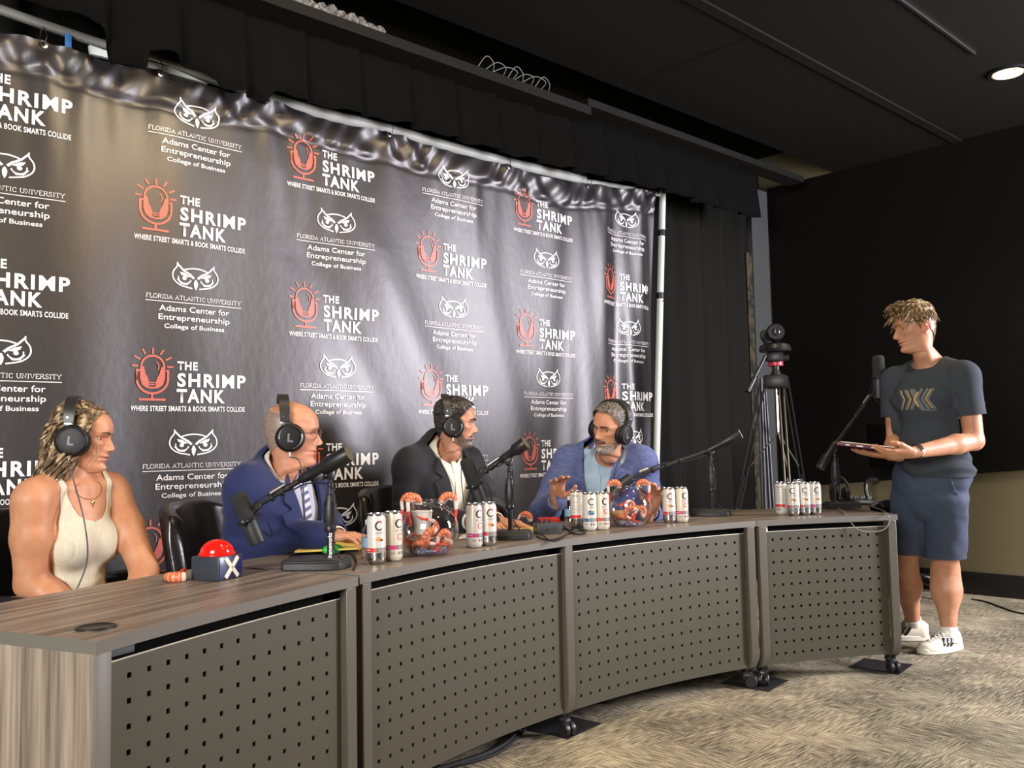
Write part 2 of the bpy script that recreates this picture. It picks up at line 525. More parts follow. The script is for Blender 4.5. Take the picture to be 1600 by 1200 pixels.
downlight(2.3, 0.2, 'recessed downlight behind the photographer to the right', 165, -0.25, 1.0, -0.55, 110, (1.0, 0.60, 0.28))

# back curtain
def curtain(u, v):
    x = -2.0+u*(XR-0.3+2.0); z = 0.02+v*3.1
    y = 3.985+0.03*math.sin(x*19+0.7*math.sin(x*3.1))+0.012*math.sin(x*43+z)
    return (x, y, z)
tag(make('black_curtain', grid(420, 4, curtain), add_bump(mat('curtain_cloth', (0.013, 0.0132, 0.0115), 0.9, spec=0.1), 300, 0.3, 0.001), solid=0.004), 'black pleated curtain along the back wall behind the banner', 'curtain')

# ================================================================ BACKDROP BANNER
YB = 3.72; SB = YB/3.5
BX0, BZ0, CS, RS = 0.815*SB, EYE[2]+1.3134*SB, 0.676*SB, 0.3331*SB
gx = [at_y(p[0], p[1], YB) for p in ((67, 72), (247, 118), (414, 160), (607, 211), (790, 263), (917, 292), (1026, 301))]
XB0, XB1 = -0.55, gx[-1][0]+0.004
gxs = [gx[0][0]-0.72]+[g[0] for g in gx]
gzs = [gx[0][2]]+[g[2] for g in gx]
def top_z(x):
    z = np.interp(x, gxs, gzs)+0.022
    for a, b in zip(gxs[:-1], gxs[1:]):
        if a < x < b:
            t = (x-a)/(b-a); z -= 0.020*4*t*(1-t)
    return z
def fold(x, z):
    """distance of the vinyl towards the viewer from its hanging plane"""
    zt = 2.78
    d = 0.010*math.sin(2.3*x+1.7*z+0.6)+0.007*math.sin(4.6*x-2.6*z+1.0)
    # long diagonal sags in the middle
    d += 0.016*math.exp(-((x-2.75+0.55*(z-1.6))/0.16)**2)*min(1, max(0, (2.5-z)/0.4))
    d -= 0.014*math.exp(-((x-2.35+0.55*(z-1.6))/0.13)**2)*min(1, max(0, (2.4-z)/0.4))
    d += 0.010*math.exp(-((x-3.35+0.25*(z-1.6))/0.12)**2)
    d -= 0.012*math.exp(-((x-3.85-0.10*(z-1.6))/0.10)**2)
    # gathered right end
    k = min(1, max(0, (x-3.9)/0.5))
    d += k*(0.020*math.sin(x*17+0.8*math.sin(z*1.7))+0.007*math.sin(x*31+z*1.3))
    # left soft pleats
    d += 0.006*math.sin(x*12+0.5*z)*min(1, max(0, (1.9-x)/0.6))
    # crumpled hem under the eyelets
    dz = top_z(x)-z
    hem = 0.135+0.012*math.sin(x*5.3)
    h = min(1, max(0, (hem+0.012-dz)/0.024))
    d += h*(0.007+0.0085*math.sin(x*21+3*math.sin(x*7)+z*26)+0.006*math.sin(x*47-z*38+2*math.sin(x*11)))
    d -= 0.006*math.exp(-((dz-hem-0.010)/0.012)**2)
    d += 0.0045*math.exp(-max(0, dz-hem)/0.20)*math.sin(x*34+2.5*math.sin(x*6))*(1-h)
    for g in gxs[1:]:
        r = math.hypot(x-g, zt-z)
        a = math.atan2(x-g, max(1e-3, zt-z))
        d += 0.010*math.cos(a*7)*math.exp(-r/0.22)
    return d
def bpt(x, z, off=0.0):
    return (x, YB-fold(x, z)-off, z)
ZBOT = 0.28
ptop = at_y(1035.5, 300, YB+0.035); pbot = at_y(1025, 745, YB+0.035)      # the upright it is tied to leans a little
kk = (ptop-pbot)/(ptop[2]-pbot[2])
p_of = lambda z: pbot+kk*(z-pbot[2])
def bgrid(u, v):
    x = XB0+u*(XB1-XB0); zt = top_z(x); z = ZBOT+(zt-ZBOT)*v
    x += (p_of(z)[0]-p_of(ptop[2])[0])*max(0, (u-0.6)/0.4)**2
    return bpt(x, z)
cloth = grid(360, 170, bgrid)
prints = []
def stamp(shape2, ox, oz, mi):
    V, F = shape2
    W = np.array([bpt(ox+v[0]*SB, oz+v[1]*SB, 0.0030) for v in V])
    # front faces look towards the viewer (-Y)
    F2 = []
    for f in F:
        a, b, c = V[f[0]], V[f[1]], V[f[2]]
        ar = (b[0]-a[0])*(c[1]-a[1])-(b[1]-a[1])*(c[0]-a[0])
        F2.append(tuple(f) if ar > 0 else tuple(reversed(f)))
    prints.append((W, F2, mi))
def off2(s, dx, dz):
    return np.asarray(s[0])+np.array([dx, dz]), s[1]
# slab-serif capitals drawn as strokes (unit cap height)
def slab(word, width, capw=0.018):
    G = {'F': (0.72, [[(0.15, 0), (0.15, 1)], [(0.15, 1), (0.72, 1), (0.72, 0.8)], [(0.15, 0.52), (0.5, 0.52)]], [(0.15, 0)]),
         'L': (0.72, [[(0.15, 1), (0.15, 0)], [(0.15, 0), (0.7, 0), (0.7, 0.22)]], [(0.15, 1)]),
         'O': (0.9, [[(0.45+0.4*math.cos(2*pi*k/16), 0.5+0.5*math.sin(2*pi*k/16)) for k in range(17)]], []),
         'R': (0.85, [[(0.15, 0), (0.15, 1), (0.5, 1), (0.68, 0.9), (0.68, 0.65), (0.5, 0.52), (0.15, 0.52)], [(0.45, 0.52), (0.8, 0)]], [(0.15, 0), (0.8, 0)]),
         'I': (0.42, [[(0.21, 0), (0.21, 1)]], [(0.21, 0), (0.21, 1)]),
         'D': (0.88, [[(0.15, 0), (0.15, 1), (0.45, 1), (0.72, 0.82), (0.78, 0.5), (0.72, 0.18), (0.45, 0), (0.15, 0)]], [(0.1, 0), (0.1, 1)]),
         'A': (0.92, [[(0.1, 0), (0.46, 1), (0.82, 0)], [(0.24, 0.35), (0.68, 0.35)]], [(0.1, 0), (0.82, 0)]),
         'T': (0.8, [[(0.4, 0), (0.4, 1)], [(0.05, 0.8), (0.05, 1), (0.75, 1), (0.75, 0.8)]], [(0.4, 0)]),
         'N': (0.92, [[(0.15, 0), (0.15, 1), (0.77, 0), (0.77, 1)]], [(0.15, 0), (0.1, 1), (0.77, 1)]),
         'C': (0.82, [[(0.72, 0.72), (0.68, 0.88), (0.45, 1), (0.2, 0.88), (0.08, 0.5), (0.2, 0.12), (0.45, 0), (0.68, 0.1), (0.74, 0.25)]], []),
         'U': (0.9, [[(0.15, 1), (0.15, 0.3), (0.25, 0.06), (0.45, 0), (0.65, 0.06), (0.75, 0.3), (0.75, 1)]], [(0.15, 1), (0.75, 1)]),
         'V': (0.88, [[(0.1, 1), (0.44, 0), (0.78, 1)]], [(0.1, 1), (0.78, 1)]),
         'E': (0.76, [[(0.15, 0), (0.15, 1)], [(0.15, 1), (0.7, 1), (0.7, 0.8)], [(0.15, 0.52), (0.52, 0.52)], [(0.15, 0), (0.72, 0), (0.72, 0.22)]], []),
         'S': (0.72, [[(0.62, 0.75), (0.58, 0.93), (0.36, 1), (0.12, 0.9), (0.12, 0.65), (0.36, 0.52), (0.62, 0.4), (0.64, 0.14), (0.36, 0), (0.1, 0.08), (0.08, 0.25)]], []),
         'Y': (0.88, [[(0.08, 1), (0.44, 0.48), (0.8, 1)], [(0.44, 0.48), (0.44, 0)]], [(0.08, 1), (0.8, 1), (0.44, 0)])}
    x = 0; out = []
    for ch in word:
        if ch == ' ': x += 0.45; continue
        w, st, se = G[ch]
        for s in st: out.append(stroke2([(x+p[0], p[1]) for p in s], 0.115))
        for p in se: out.append(stroke2([(x+p[0]-0.16, p[1]+(0.04 if p[1] < 0.5 else -0.04)), (x+p[0]+0.16, p[1]+(0.04 if p[1] < 0.5 else -0.04))], 0.09))
        x += w+0.06
    V = []; F = []; n = 0
    for v, f in out:
        V.append(v); F += [tuple(i+n for i in q) for q in f]; n += len(v)
    V = np.concatenate(V)
    V[:, 0] *= width/x; V[:, 1] *= capw
    return V, F
S_flo = slab('FLORIDA ATLANTIC UNIVERSITY', 0.392, 0.0165)
S_ada = text_shape('Adams Center for', 0.288, 0.0235, 0.012)
S_ent = text_shape('Entrepreneurship', 0.292, 0.0235, 0.012)
S_col = text_shape('College of Business', 0.246, 0.0180, 0.014)
S_the = text_shape('THE', 0.082, 0.033, 0.035, 1.12)
S_shr = text_shape('SHRIMP', 0.285, 0.0525, 0.034, 1.20)
S_tan = text_shape('TANK', 0.197, 0.0525, 0.034, 1.18)
S_tag = text_shape('WHERE STREET SMARTS & BOOK SMARTS COLLIDE', 0.458, 0.0205, 0.022, 1.08)
def owl(ox, oz):
    W = lambda s: stamp(s, ox, oz, 1)
    w = 0.0055
    # face outline with ear tufts, beak at the origin
    half = [(0.0, 0.066), (0.022, 0.077), (0.048, 0.087), (0.076, 0.107), (0.077, 0.090), (0.090, 0.072), (0.094, 0.052), (0.086, 0.033), (0.064, 0.017), (0.036, 0.010), (0.014, 0.006)]
    for sx in (1, -1):
        ring = [(sx*x, z) for x, z in half[2:]]
        W(stroke2(spline(ring[1:], 4), w))
        # brow blade sweeping from the beak to the tuft
        W(poly2([(sx*p[0], p[1]) for p in [(0.004, 0.050), (0.020, 0.064), (0.050, 0.080), (0.077, 0.107), (0.072, 0.092), (0.054, 0.074), (0.030, 0.060), (0.012, 0.044)]]))
        # eye: bowl, lid and pupil
        W(stroke2([(sx*(0.045+0.026*math.cos(a)), 0.046+0.022*math.sin(a)) for a in np.linspace(-2.9, 0.25, 12)], 0.0045))
        W(poly2([(sx*p[0], p[1]) for p in [(0.022, 0.052), (0.045, 0.066), (0.066, 0.070), (0.060, 0.058), (0.040, 0.050)]]))
        W(disc2(sx*0.047, 0.045, 0.009, 0.008, 12))
        W(stroke2([(sx*0.020, 0.036), (sx*0.036, 0.020), (sx*0.060, 0.022), (sx*0.076, 0.040)], 0.0035))
    W(stroke2([(x, 0.078+0.010*(1-(x/0.05)**2)) for x in np.linspace(-0.055, 0.055, 9)], w))
    W(poly2([(0, 0.0), (0.007, 0.014), (0.009, 0.028), (0.004, 0.040), (0, 0.044), (-0.004, 0.040), (-0.009, 0.028), (-0.007, 0.014)]))
def fau(ox, oz):
    owl(ox, oz)
    u = -0.0024*0
    stamp(off2(S_flo, -0.196+u, -0.0435), ox, oz, 1)
    stamp(stroke2([(xx, -0.0545) for xx in np.linspace(-0.197, 0.197, 41)], 0.0028), ox, oz, 1)
    stamp(off2(S_ada, -0.144, -0.091), ox, oz, 1)
    stamp(off2(S_ent, -0.146, -0.126), ox, oz, 1)
    stamp(off2(S_col, -0.123, -0.159), ox, oz, 1)
def micro(ox, oz):
    C = lambda s: stamp(s, ox, oz, 2)
    w = 0.0085
    C(stroke2([(-0.052, 0.0), (0.052, 0.0)], w))
    C(stroke2([(0, 0.0), (0, 0.024)], w))
    cr = [(-0.060+0.0, 0.113), (-0.060, 0.080)]+[(0.060*math.cos(a), 0.080+0.056*math.sin(a)) for a in np.linspace(pi, 2*pi, 17)]+[(0.060, 0.113)]
    C(stroke2(cr, w))
    C(stroke2([(-0.064, 0.113), (-0.045, 0.113)], w*0.8)); C(stroke2([(0.064, 0.113), (0.050, 0.113)], w*0.8))
    # capsule: outlined dome and the filled lower half around the bulb
    dome = [(-0.044, 0.08)]+[(0.044*math.cos(a), 0.128+0.043*math.sin(a)) for a in np.linspace(pi, 0, 15)]+[(0.044, 0.08)]
    C(stroke2(dome, w*0.9))
    bulb = lambda s: [(s*0.031, 0.118), (s*0.027, 0.100), (s*0.018, 0.086), (s*0.014, 0.072)]
    for s in (1, -1):
        out = [(s*0.047, 0.112), (s*0.047, 0.080), (s*0.040, 0.058), (s*0.024, 0.046), (0, 0.042)]
        C(poly2(out+[(0, 0.048), (s*0.014, 0.052), (s*0.014, 0.072)]+bulb(s)[::-1][1:]+[(s*0.034, 0.128), (s*0.047, 0.128)]))
    C(stroke2([(-0.014, 0.066), (0.014, 0.066)], 0.004)); C(stroke2([(-0.012, 0.058), (0.012, 0.058)], 0.004))
    C(stroke2([(0.024*math.cos(a), 0.128+0.024*math.sin(a)) for a in np.linspace(-0.5, 1.0, 7)], 0.004))
    for a, r0, r1 in ((0.02, 0.055, 0.080), (0.5, 0.056, 0.082), (1.03, 0.056, 0.080), (pi/2, 0.050, 0.074), (pi-1.03, 0.056, 0.080), (pi-0.5, 0.056, 0.082), (pi-0.02, 0.055, 0.080)):
        C(stroke2([(r0*math.cos(a), 0.128+r0*math.sin(a)), (r1*math.cos(a), 0.128+r1*math.sin(a))], w*0.8))
    stamp(off2(S_the, 0.095, 0.121), ox, oz, 1)
    stamp(off2(S_shr, 0.096, 0.055), ox, oz, 1)
    stamp(off2(S_tan, 0.094, -0.008), ox, oz, 1)
    stamp(off2(S_tag, -0.081, -0.044), ox, oz, 1)
for c in range(-1, 6):
    for r in range(0, 7):
        x = BX0+c*CS+(-0.0152*SB if c % 2 == 0 else 0); z = BZ0-r*RS
        if (c+r) % 2 == 1: 
            if x-0.2*SB > XB0: fau(x, z)
        else:
            if x-0.25*SB > XB0 and z-0.16*SB-0.06 > ZBOT: micro(x-0.1639*SB, z-0.1094*SB)
bn = thing('backdrop_banner', 'large black vinyl step-and-repeat banner printed with owls and coral microphones', 'banner', ((XB0+XB1)/2, YB, 0.0))
make('printed_vinyl', [cloth]+prints, [M_vinyl, M_white_print, M_coral_print], bn, smooth=180, world=True)
for g in gx:
    V = lathe([(0.006, 0), (0.013, 0.0), (0.013, 0.004), (0.006, 0.005)], 16, (g[0], YB-fold(g[0], g[2])-0.006, g[2]), (0, -1, 0), False, False)
    e = make('eyelet', V, M_chrome, bn, world=True)
    tie = tube(spline([(g[0], YB-0.03, g[2]), (g[0]+0.004, YB-0.035, g[2]+0.035), (g[0]+0.002, YB+0.02, g[2]+0.085), (g[0]-0.003, YB+0.03, g[2]+0.04), (g[0], YB+0.0, g[2])], 5), 0.0018, 5)
    make('cable_tie', tie, M_black_plastic, bn, world=True)

# frame that carries the banner: upright and top rail in pale pipe
px = at_y(1030, 455, YB+0.02)
st = thing('backdrop_frame', 'pale metal pipe frame holding the banner, its upright at the right end', 'banner frame', (px[0]+0.02, YB+0.03, 0.0))
make('upright', cyl(p_of(0.0), p_of(ptop[2]+0.02), 0.0225, n=20), M_white_pipe, st, world=True)
for yy in (362, 461):
    q = p_of(at_y(1030, yy, YB+0.02)[2])
    make('joint_collar', lathe([(0.023, -0.022), (0.027, -0.018), (0.027, 0.018), (0.023, 0.022)], 20, q), M_black_plastic, st, world=True)
make('joint_bolt', cyl(p_of(at_y(1030, 470, YB+0.02)[2])+np.array([0, -0.015, 0]), p_of(at_y(1030, 470, YB+0.02)[2])+np.array([0, -0.03, 0]), 0.006), M_chrome, st, world=True)
make('foot', [rbox(p_of(0)[0]-0.03, p_of(0)[0]+0.03, YB-0.28, YB+0.26, 0.0, 0.03, 0.008)], M_white_pipe, st, world=True)
# the white rail that shows above the hem
rail = []
pts = [(412, 152), (500, 177), (607, 202), (700, 229), (790, 253), (912, 281)]
rp = [at_y(a, b, YB+0.045) for a, b in pts]
make('top_rail', [tube(rp, 0.030, 14)], M_white_pipe, st, world=True)
rp2 = [at_y(a, b, YB+0.045) for a, b in ((912, 283), (960, 290), (1032, 304))]
make('rail_end', tube(rp2, 0.016, 12), M_white_pipe, st, world=True)
pp = [at_y(a, b, YB+0.03) for a, b in ((-60, -6), (60, 36), (150, 66), (250, 96), (330, 124), (412, 150))]
make('left_rail', tube(pp, 0.020, 14), mat('dull_pipe', (0.42, 0.42, 0.40), 0.35, 0.6), st, world=True)
for a in (((140, 70), (142, 84), (212, 100), (175, 82)), ((225, 94), (226, 104), (325, 131), (265, 104))):
    q = [at_y(x, y, YB+0.005) for x, y in a]
    V = np.array(q+[p+np.array([0, 0.02, 0]) for p in q])
    make('foam_wedge', fix_normals((V, [(0, 1, 2, 3), (7, 6, 5, 4), (0, 4, 5, 1), (1, 5, 6, 2), (2, 6, 7, 3), (3, 7, 4, 0)])), M_white_pipe, st, world=True, smooth=0)
q = at_y(107, 64, YB-0.0)
tag(make('blue_tape', rbox(q[0]-0.012, q[0]+0.012, YB+0.0, YB+0.006, q[2]-0.03, q[2]+0.03, 0.001), M_tape_blue), 'strip of blue tape on the rail above the banner', 'tape')

# black valance hanging from the soffit
VX = [(-80, -60), (0, -12), (100, 22), (150, 45), (163, 60), (172, 100), (224, 112), (228, 82), (262, 88), (330, 128), (338, 140), (412, 160), (424, 147), (470, 160), (498, 168), (560, 182), (607, 192), (640, 200), (700, 218), (760, 234), (800, 245), (850, 258), (905, 272), (940, 279), (985, 290), (1035, 300), (1090, 318), (1180, 343)]
vv = [at_y(a, b, 3.60) for a, b in VX]
vx = [p[0] for p in vv]; vz = [p[2] for p in vv]
def valance(u, v):
    x = vx[0]+u*(vx[-1]-vx[0])
    zb = np.interp(x, vx, vz)+0.006*math.sin(x*37)
    z = zb+(so[2]+0.09-zb)*v
    ph = (x*3.4) % 1.0
    pleat = 0.075*(ph if ph < 0.90 else (1-ph)/0.10*0.90)
    return (x, 3.60-pleat*(1-0.7*v)+0.006*math.sin(x*23), z)
tag(make('valance', grid(560, 5, valance), M_black_cloth, solid=0.003), 'black pleated valance hanging from the soffit above the banner', 'valance')

# ================================================================ DESKS
M_lip_metal = mat('raw_metal_highlight', (0.62, 0.60, 0.50), 0.35, 0.4)  # raw metal, made pale to paint in the highlight on the panel tops
def desk(A, B, bulge, panels, label, grp, end_a, end_b, left_end):
    """end_a, end_b: world heading (rad) of the desk's front line at its two ends"""
    A = np.array(A); B = np.array(B); L_ = np.linalg.norm(B-A); t = (B-A)/L_
    mid = (A+B)/2; rz = math.atan2(t[1], t[0])
    d = thing('desk', label, 'desk', (mid[0], mid[1], 0), rz, grp)
    H = L_/2; D = 0.59
    ea, eb = end_a-rz, end_b-rz
    fr = lambda x: bulge*(1-(x/H)**2)           # local front line
    def ang(x): return ea+(eb-ea)*(x+H)/(2*H)
    def pt(x, dd, z):
        a = ang(x)
        return np.array([x-math.sin(a)*dd, fr(x)+math.cos(a)*dd, z])
    N = 30
    xs = np.linspace(-H, H, N)
    V = []; F = []; MI = []
    for z in (0.737, 0.711):
        for x in xs: V.append(pt(x, 0, z))
        for x in xs: V.append(pt(x, D, z))
    for i in range(N-1):
        F.append((i, i+1, N+i+1, N+i)); MI.append(0)
        F.append((2*N+i, 3*N+i, 3*N+i+1, 2*N+i+1)); MI.append(0)
        F.append((i, 2*N+i, 2*N+i+1, i+1)); MI.append(1)
        F.append((N+i, N+i+1, 3*N+i+1, 3*N+i)); MI.append(1)
    F.append((0, N, 3*N, 2*N)); MI.append(1)
    F.append((N-1, 3*N-1, 4*N-1, 2*N-1)); MI.append(1)
    make('desktop', [(np.array(V), F, MI)], [M_wood_top, M_edge], d, smooth=30)
    # perforated panels
    rec = 0.022
    x0 = -H
    pw = [p*L_/sum(panels) for p in panels]
    zt, zb = 0.681, 0.092
    for k, nc in enumerate(panels):
        xa, xb = x0+(0.052 if k == 0 else 0.022), x0+pw[k]-(0.052 if k == len(panels)-1 else 0.022)
        nr = 11; cp = (xb-xa)/(nc+1); rp_ = (zt-zb)/(nr-1+1.55); hs = 0.0056
        ex = [xa]; ez = [zb]
        for c in range(nc): ex += [xa+cp*(c+1)-hs, xa+cp*(c+1)+hs]
        for r in range(nr): ez += [zb+rp_*(0.86+r)-hs, zb+rp_*(0.86+r)+hs]
        ex.append(xb); ez.append(zt)
        nx, nz = len(ex), len(ez)
        V = [pt(x, rec, z) for z in ez for x in ex]
        F = [(j*nx+i, j*nx+i+1, (j+1)*nx+i+1, (j+1)*nx+i) for j in range(nz-1) for i in range(nx-1) if not (i % 2 == 1 and j % 2 == 1)]
        b0 = len(V)                              # folded top lip
        for x in ex: V.append(pt(x, rec+0.018, zt))
        F += [((nz-1)*nx+i, (nz-1)*nx+i+1, b0+i+1, b0+i) for i in range(nx-1)]
        pn = make('perforated_panel', (np.array(V), F), M_panel, d, smooth=0, solid=0.0035)
        make('lip_highlight', tube([pt(x, rec+0.001, zt+0.0012) for x in np.linspace(xa, xb, 24)], 0.0019, 6), M_lip_metal, pn)  # thin pale tube added as the lip's bright highlight
        x0 += pw[k]
    def post(x, w=0.040):
        a = ang(x); R3 = rotz(a); o = pt(x, 0, 0)
        y = 0.012
        P = np.array([(0, y, 0.711), (0, y, 0.16), (0, y+0.004, 0.125), (0, y+0.018, 0.098), (0, y+0.045, 0.085), (0, y+0.30, 0.085), (0, y+0.46, 0.085)])
        V = []; F = []
        for i, p in enumerate(P):
            T = P[min(i+1, len(P)-1)]-P[max(i-1, 0)]; T /= np.linalg.norm(T)
            nn = np.array([0, -T[2], T[1]])
            for sx, sn in ((-1, -1), (1, -1), (1, 1), (-1, 1)):
                V.append(p+np.array([sx*w/2, 0, 0])+nn*sn*0.014)
        for i in range(len(P)-1):
            for k in range(4):
                k2 = (k+1) % 4
                F.append((4*i+k, 4*i+k2, 4*i+4+k2, 4*i+4+k))
        F += [(3, 2, 1, 0), tuple(4*(len(P)-1)+k for k in range(4))]
        make('leg', xf(fix_normals((np.array(V), F)), R3, o), M_post, d, smooth=30, bevel=0.003)
        make('leg', xf(rbox(-0.017, 0.017, y+0.455, y+0.49, 0.085, 0.711, 0.004), R3, o), M_post, d)
    def caster(x, dd, turn):
        R3 = rotz(turn); o = pt(x, dd, 0)
        c = make('caster', [xf(lathe([(0.026, 0.062), (0.026, 0.072), (0.010, 0.074), (0.010, 0.088)], 18), None, o),
                            xf(rbox(-0.018, 0.018, -0.018, 0.028, 0.034, 0.066, 0.008), R3, o)], M_black_plastic, d)
        for s in (-1, 1):
            make('wheel', xf(lathe([(0.008, -0.010), (0.024, -0.010), (0.028, -0.006), (0.028, 0.006), (0.024, 0.010), (0.008, 0.010)], 24, (s*0.015, 0.020, 0.028), (1, 0, 0)), R3, o), M_black_metal, c)
    xs_post = [-H+0.030, H-0.030]
    x0 = -H
    for k in range(len(panels)-1):
        x0 += pw[k]; xs_post.insert(1, x0)
    for i, x in enumerate(xs_post):
        if i == 0 and left_end: continue
        post(x)
        caster(x+(0.012 if i == 0 else -0.012 if i == len(xs_post)-1 else 0), 0.05, 2.6+0.5*i)
        caster(x, 0.44, 0.4)
    if left_end:
        q = [pt(-H, 0.006, 0), pt(-H, D, 0), pt(-H+0.03, D, 0), pt(-H+0.03, 0.006, 0)]
        V = np.array(q+[p+np.array([0, 0, 0.711]) for p in q])
        make('end_panel', fix_normals((V, [(0, 1, 2, 3), (4, 5, 6, 7), (0, 1, 5, 4), (1, 2, 6, 5), (2, 3, 7, 6), (3, 0, 4, 7)])), M_wood_side, d, smooth=0)
        make('edge_strip', rbox(-H+0.0005, -H+0.038, 0.0015, 0.009, 0.0, 0.711, 0.0008), M_edge, d)
        make('wire_tray', rbox(-H+0.045, -H+0.14, 0.05, 0.14, 0.684, 0.711, 0.003), M_grey_paint, d)
        g = at_z(150, 981, 0.737)
        make('cable_grommet', lathe([(0.040, 0.7372), (0.040, 0.7400), (0.036, 0.7412), (0.033, 0.7392), (0.001, 0.7392)], 32, (g[0], g[1], 0)), M_black_plastic, d, world=True)
    make('shade_sheet', [tuple(grid(16, 2, lambda u, v: pt(-H+0.042+u*(2*H-0.084), 0.05, 0.09+0.612*v)))], M_black_cloth, d, smooth=0, solid=0.003)  # added black sheet: stands in for the shade behind holes and top gap
    make('under_beam', [tuple(grid(12, 2, lambda u, v: pt(-H+0.06+u*(2*H-0.12), 0.27, 0.66+0.05*v)))], M_post, d, smooth=0, solid=0.03)
    return d
A0, A1, A2, A3, A4 = (0.588, 1.824), (1.396, 2.166), (1.413, 2.185), (3.540, 2.247), (4.200, 1.903)
gap = 0.003
GD = 'walnut topped desks with perforated panels'
desk(A0, A1, 0.020, [13], 'single desk at the left with a walnut end panel facing the camera', GD, 0.392, 0.315, True)
desk(A2, A3, 0.168, [18, 18], 'long curved middle desk with two perforated front panels', GD, 0.322, -0.335, False)
desk((A3[0]+0.004, A3[1]-0.001), A4, 0.016, [13], 'single desk at the right end beside the standing person', GD, -0.345, -0.60, False)

# black tape squares under the casters
for (x, y, lab) in ((885, 1137, 'black tape square on the carpet under the middle caster of the long desk'), (1188, 1068, 'black tape square on the carpet under the two meeting desk casters'), (1386, 1043, 'black tape square on the carpet beside the white sneakers')):
    p = at_z(x, y, 0)
    s = 0.115
    tag(make('floor_tape', xf(box(-s, s, -s, s, 0.0005, 0.003), rotz(0.15), (p[0], p[1]+0.03, 0)), M_tape_black, smooth=0), lab, 'floor tape', 'tape squares under the casters')
# ================================================================ PROPS ON AND AROUND THE DESKS
ZT = 0.737
M_can_white = mat('can_white', (0.64, 0.62, 0.57), 0.32, 0.1, spec=0.5)
M_can_cream = mat('can_cream', (0.64, 0.59, 0.47), 0.32, 0.1, spec=0.5)
M_can_silver = mat('can_silver', (0.62, 0.62, 0.62), 0.22, 1.0)
M_ink_dark = mat('ink_dark', (0.03, 0.03, 0.035), 0.4)
M_ink_grey = mat('ink_grey', (0.22, 0.22, 0.22), 0.4)
M_ink_red = mat('ink_red', (0.62, 0.03, 0.03), 0.35)
M_ink_pink = mat('ink_pink', (0.62, 0.03, 0.20), 0.35)
M_ink_blue = mat('ink_blue', (0.03, 0.13, 0.34), 0.35)
M_ink_orange = mat('ink_orange', (0.72, 0.32, 0.06), 0.4)
M_ink_brown = mat('ink_brown', (0.18, 0.07, 0.025), 0.4)
M_ink_green = mat('ink_green', (0.20, 0.42, 0.08), 0.4)
CAN_M = [M_can_white, M_can_silver, M_ink_dark, M_ink_grey, M_ink_red, M_ink_pink, M_ink_blue, M_ink_orange, M_ink_brown, M_ink_green, M_can_cream]
S_cel = text_shape('CELSIUS', 0.030, 0.0052, 0.02, 1.15)
S_zero = text_shape('0', None, 0.009, 0.05)
S_small = text_shape('LIVE FIT', 0.020, 0.0035, 0.02)
def rect2(x0, x1, y0, y1, n=6):
    V = [(x0+(x1-x0)*i/n, y) for y in (y0, y1) for i in range(n+1)]
    return np.array(V), [(i, i+1, n+2+i, n+1+i) for i in range(n)]
RC, HC = 0.0290, 0.156
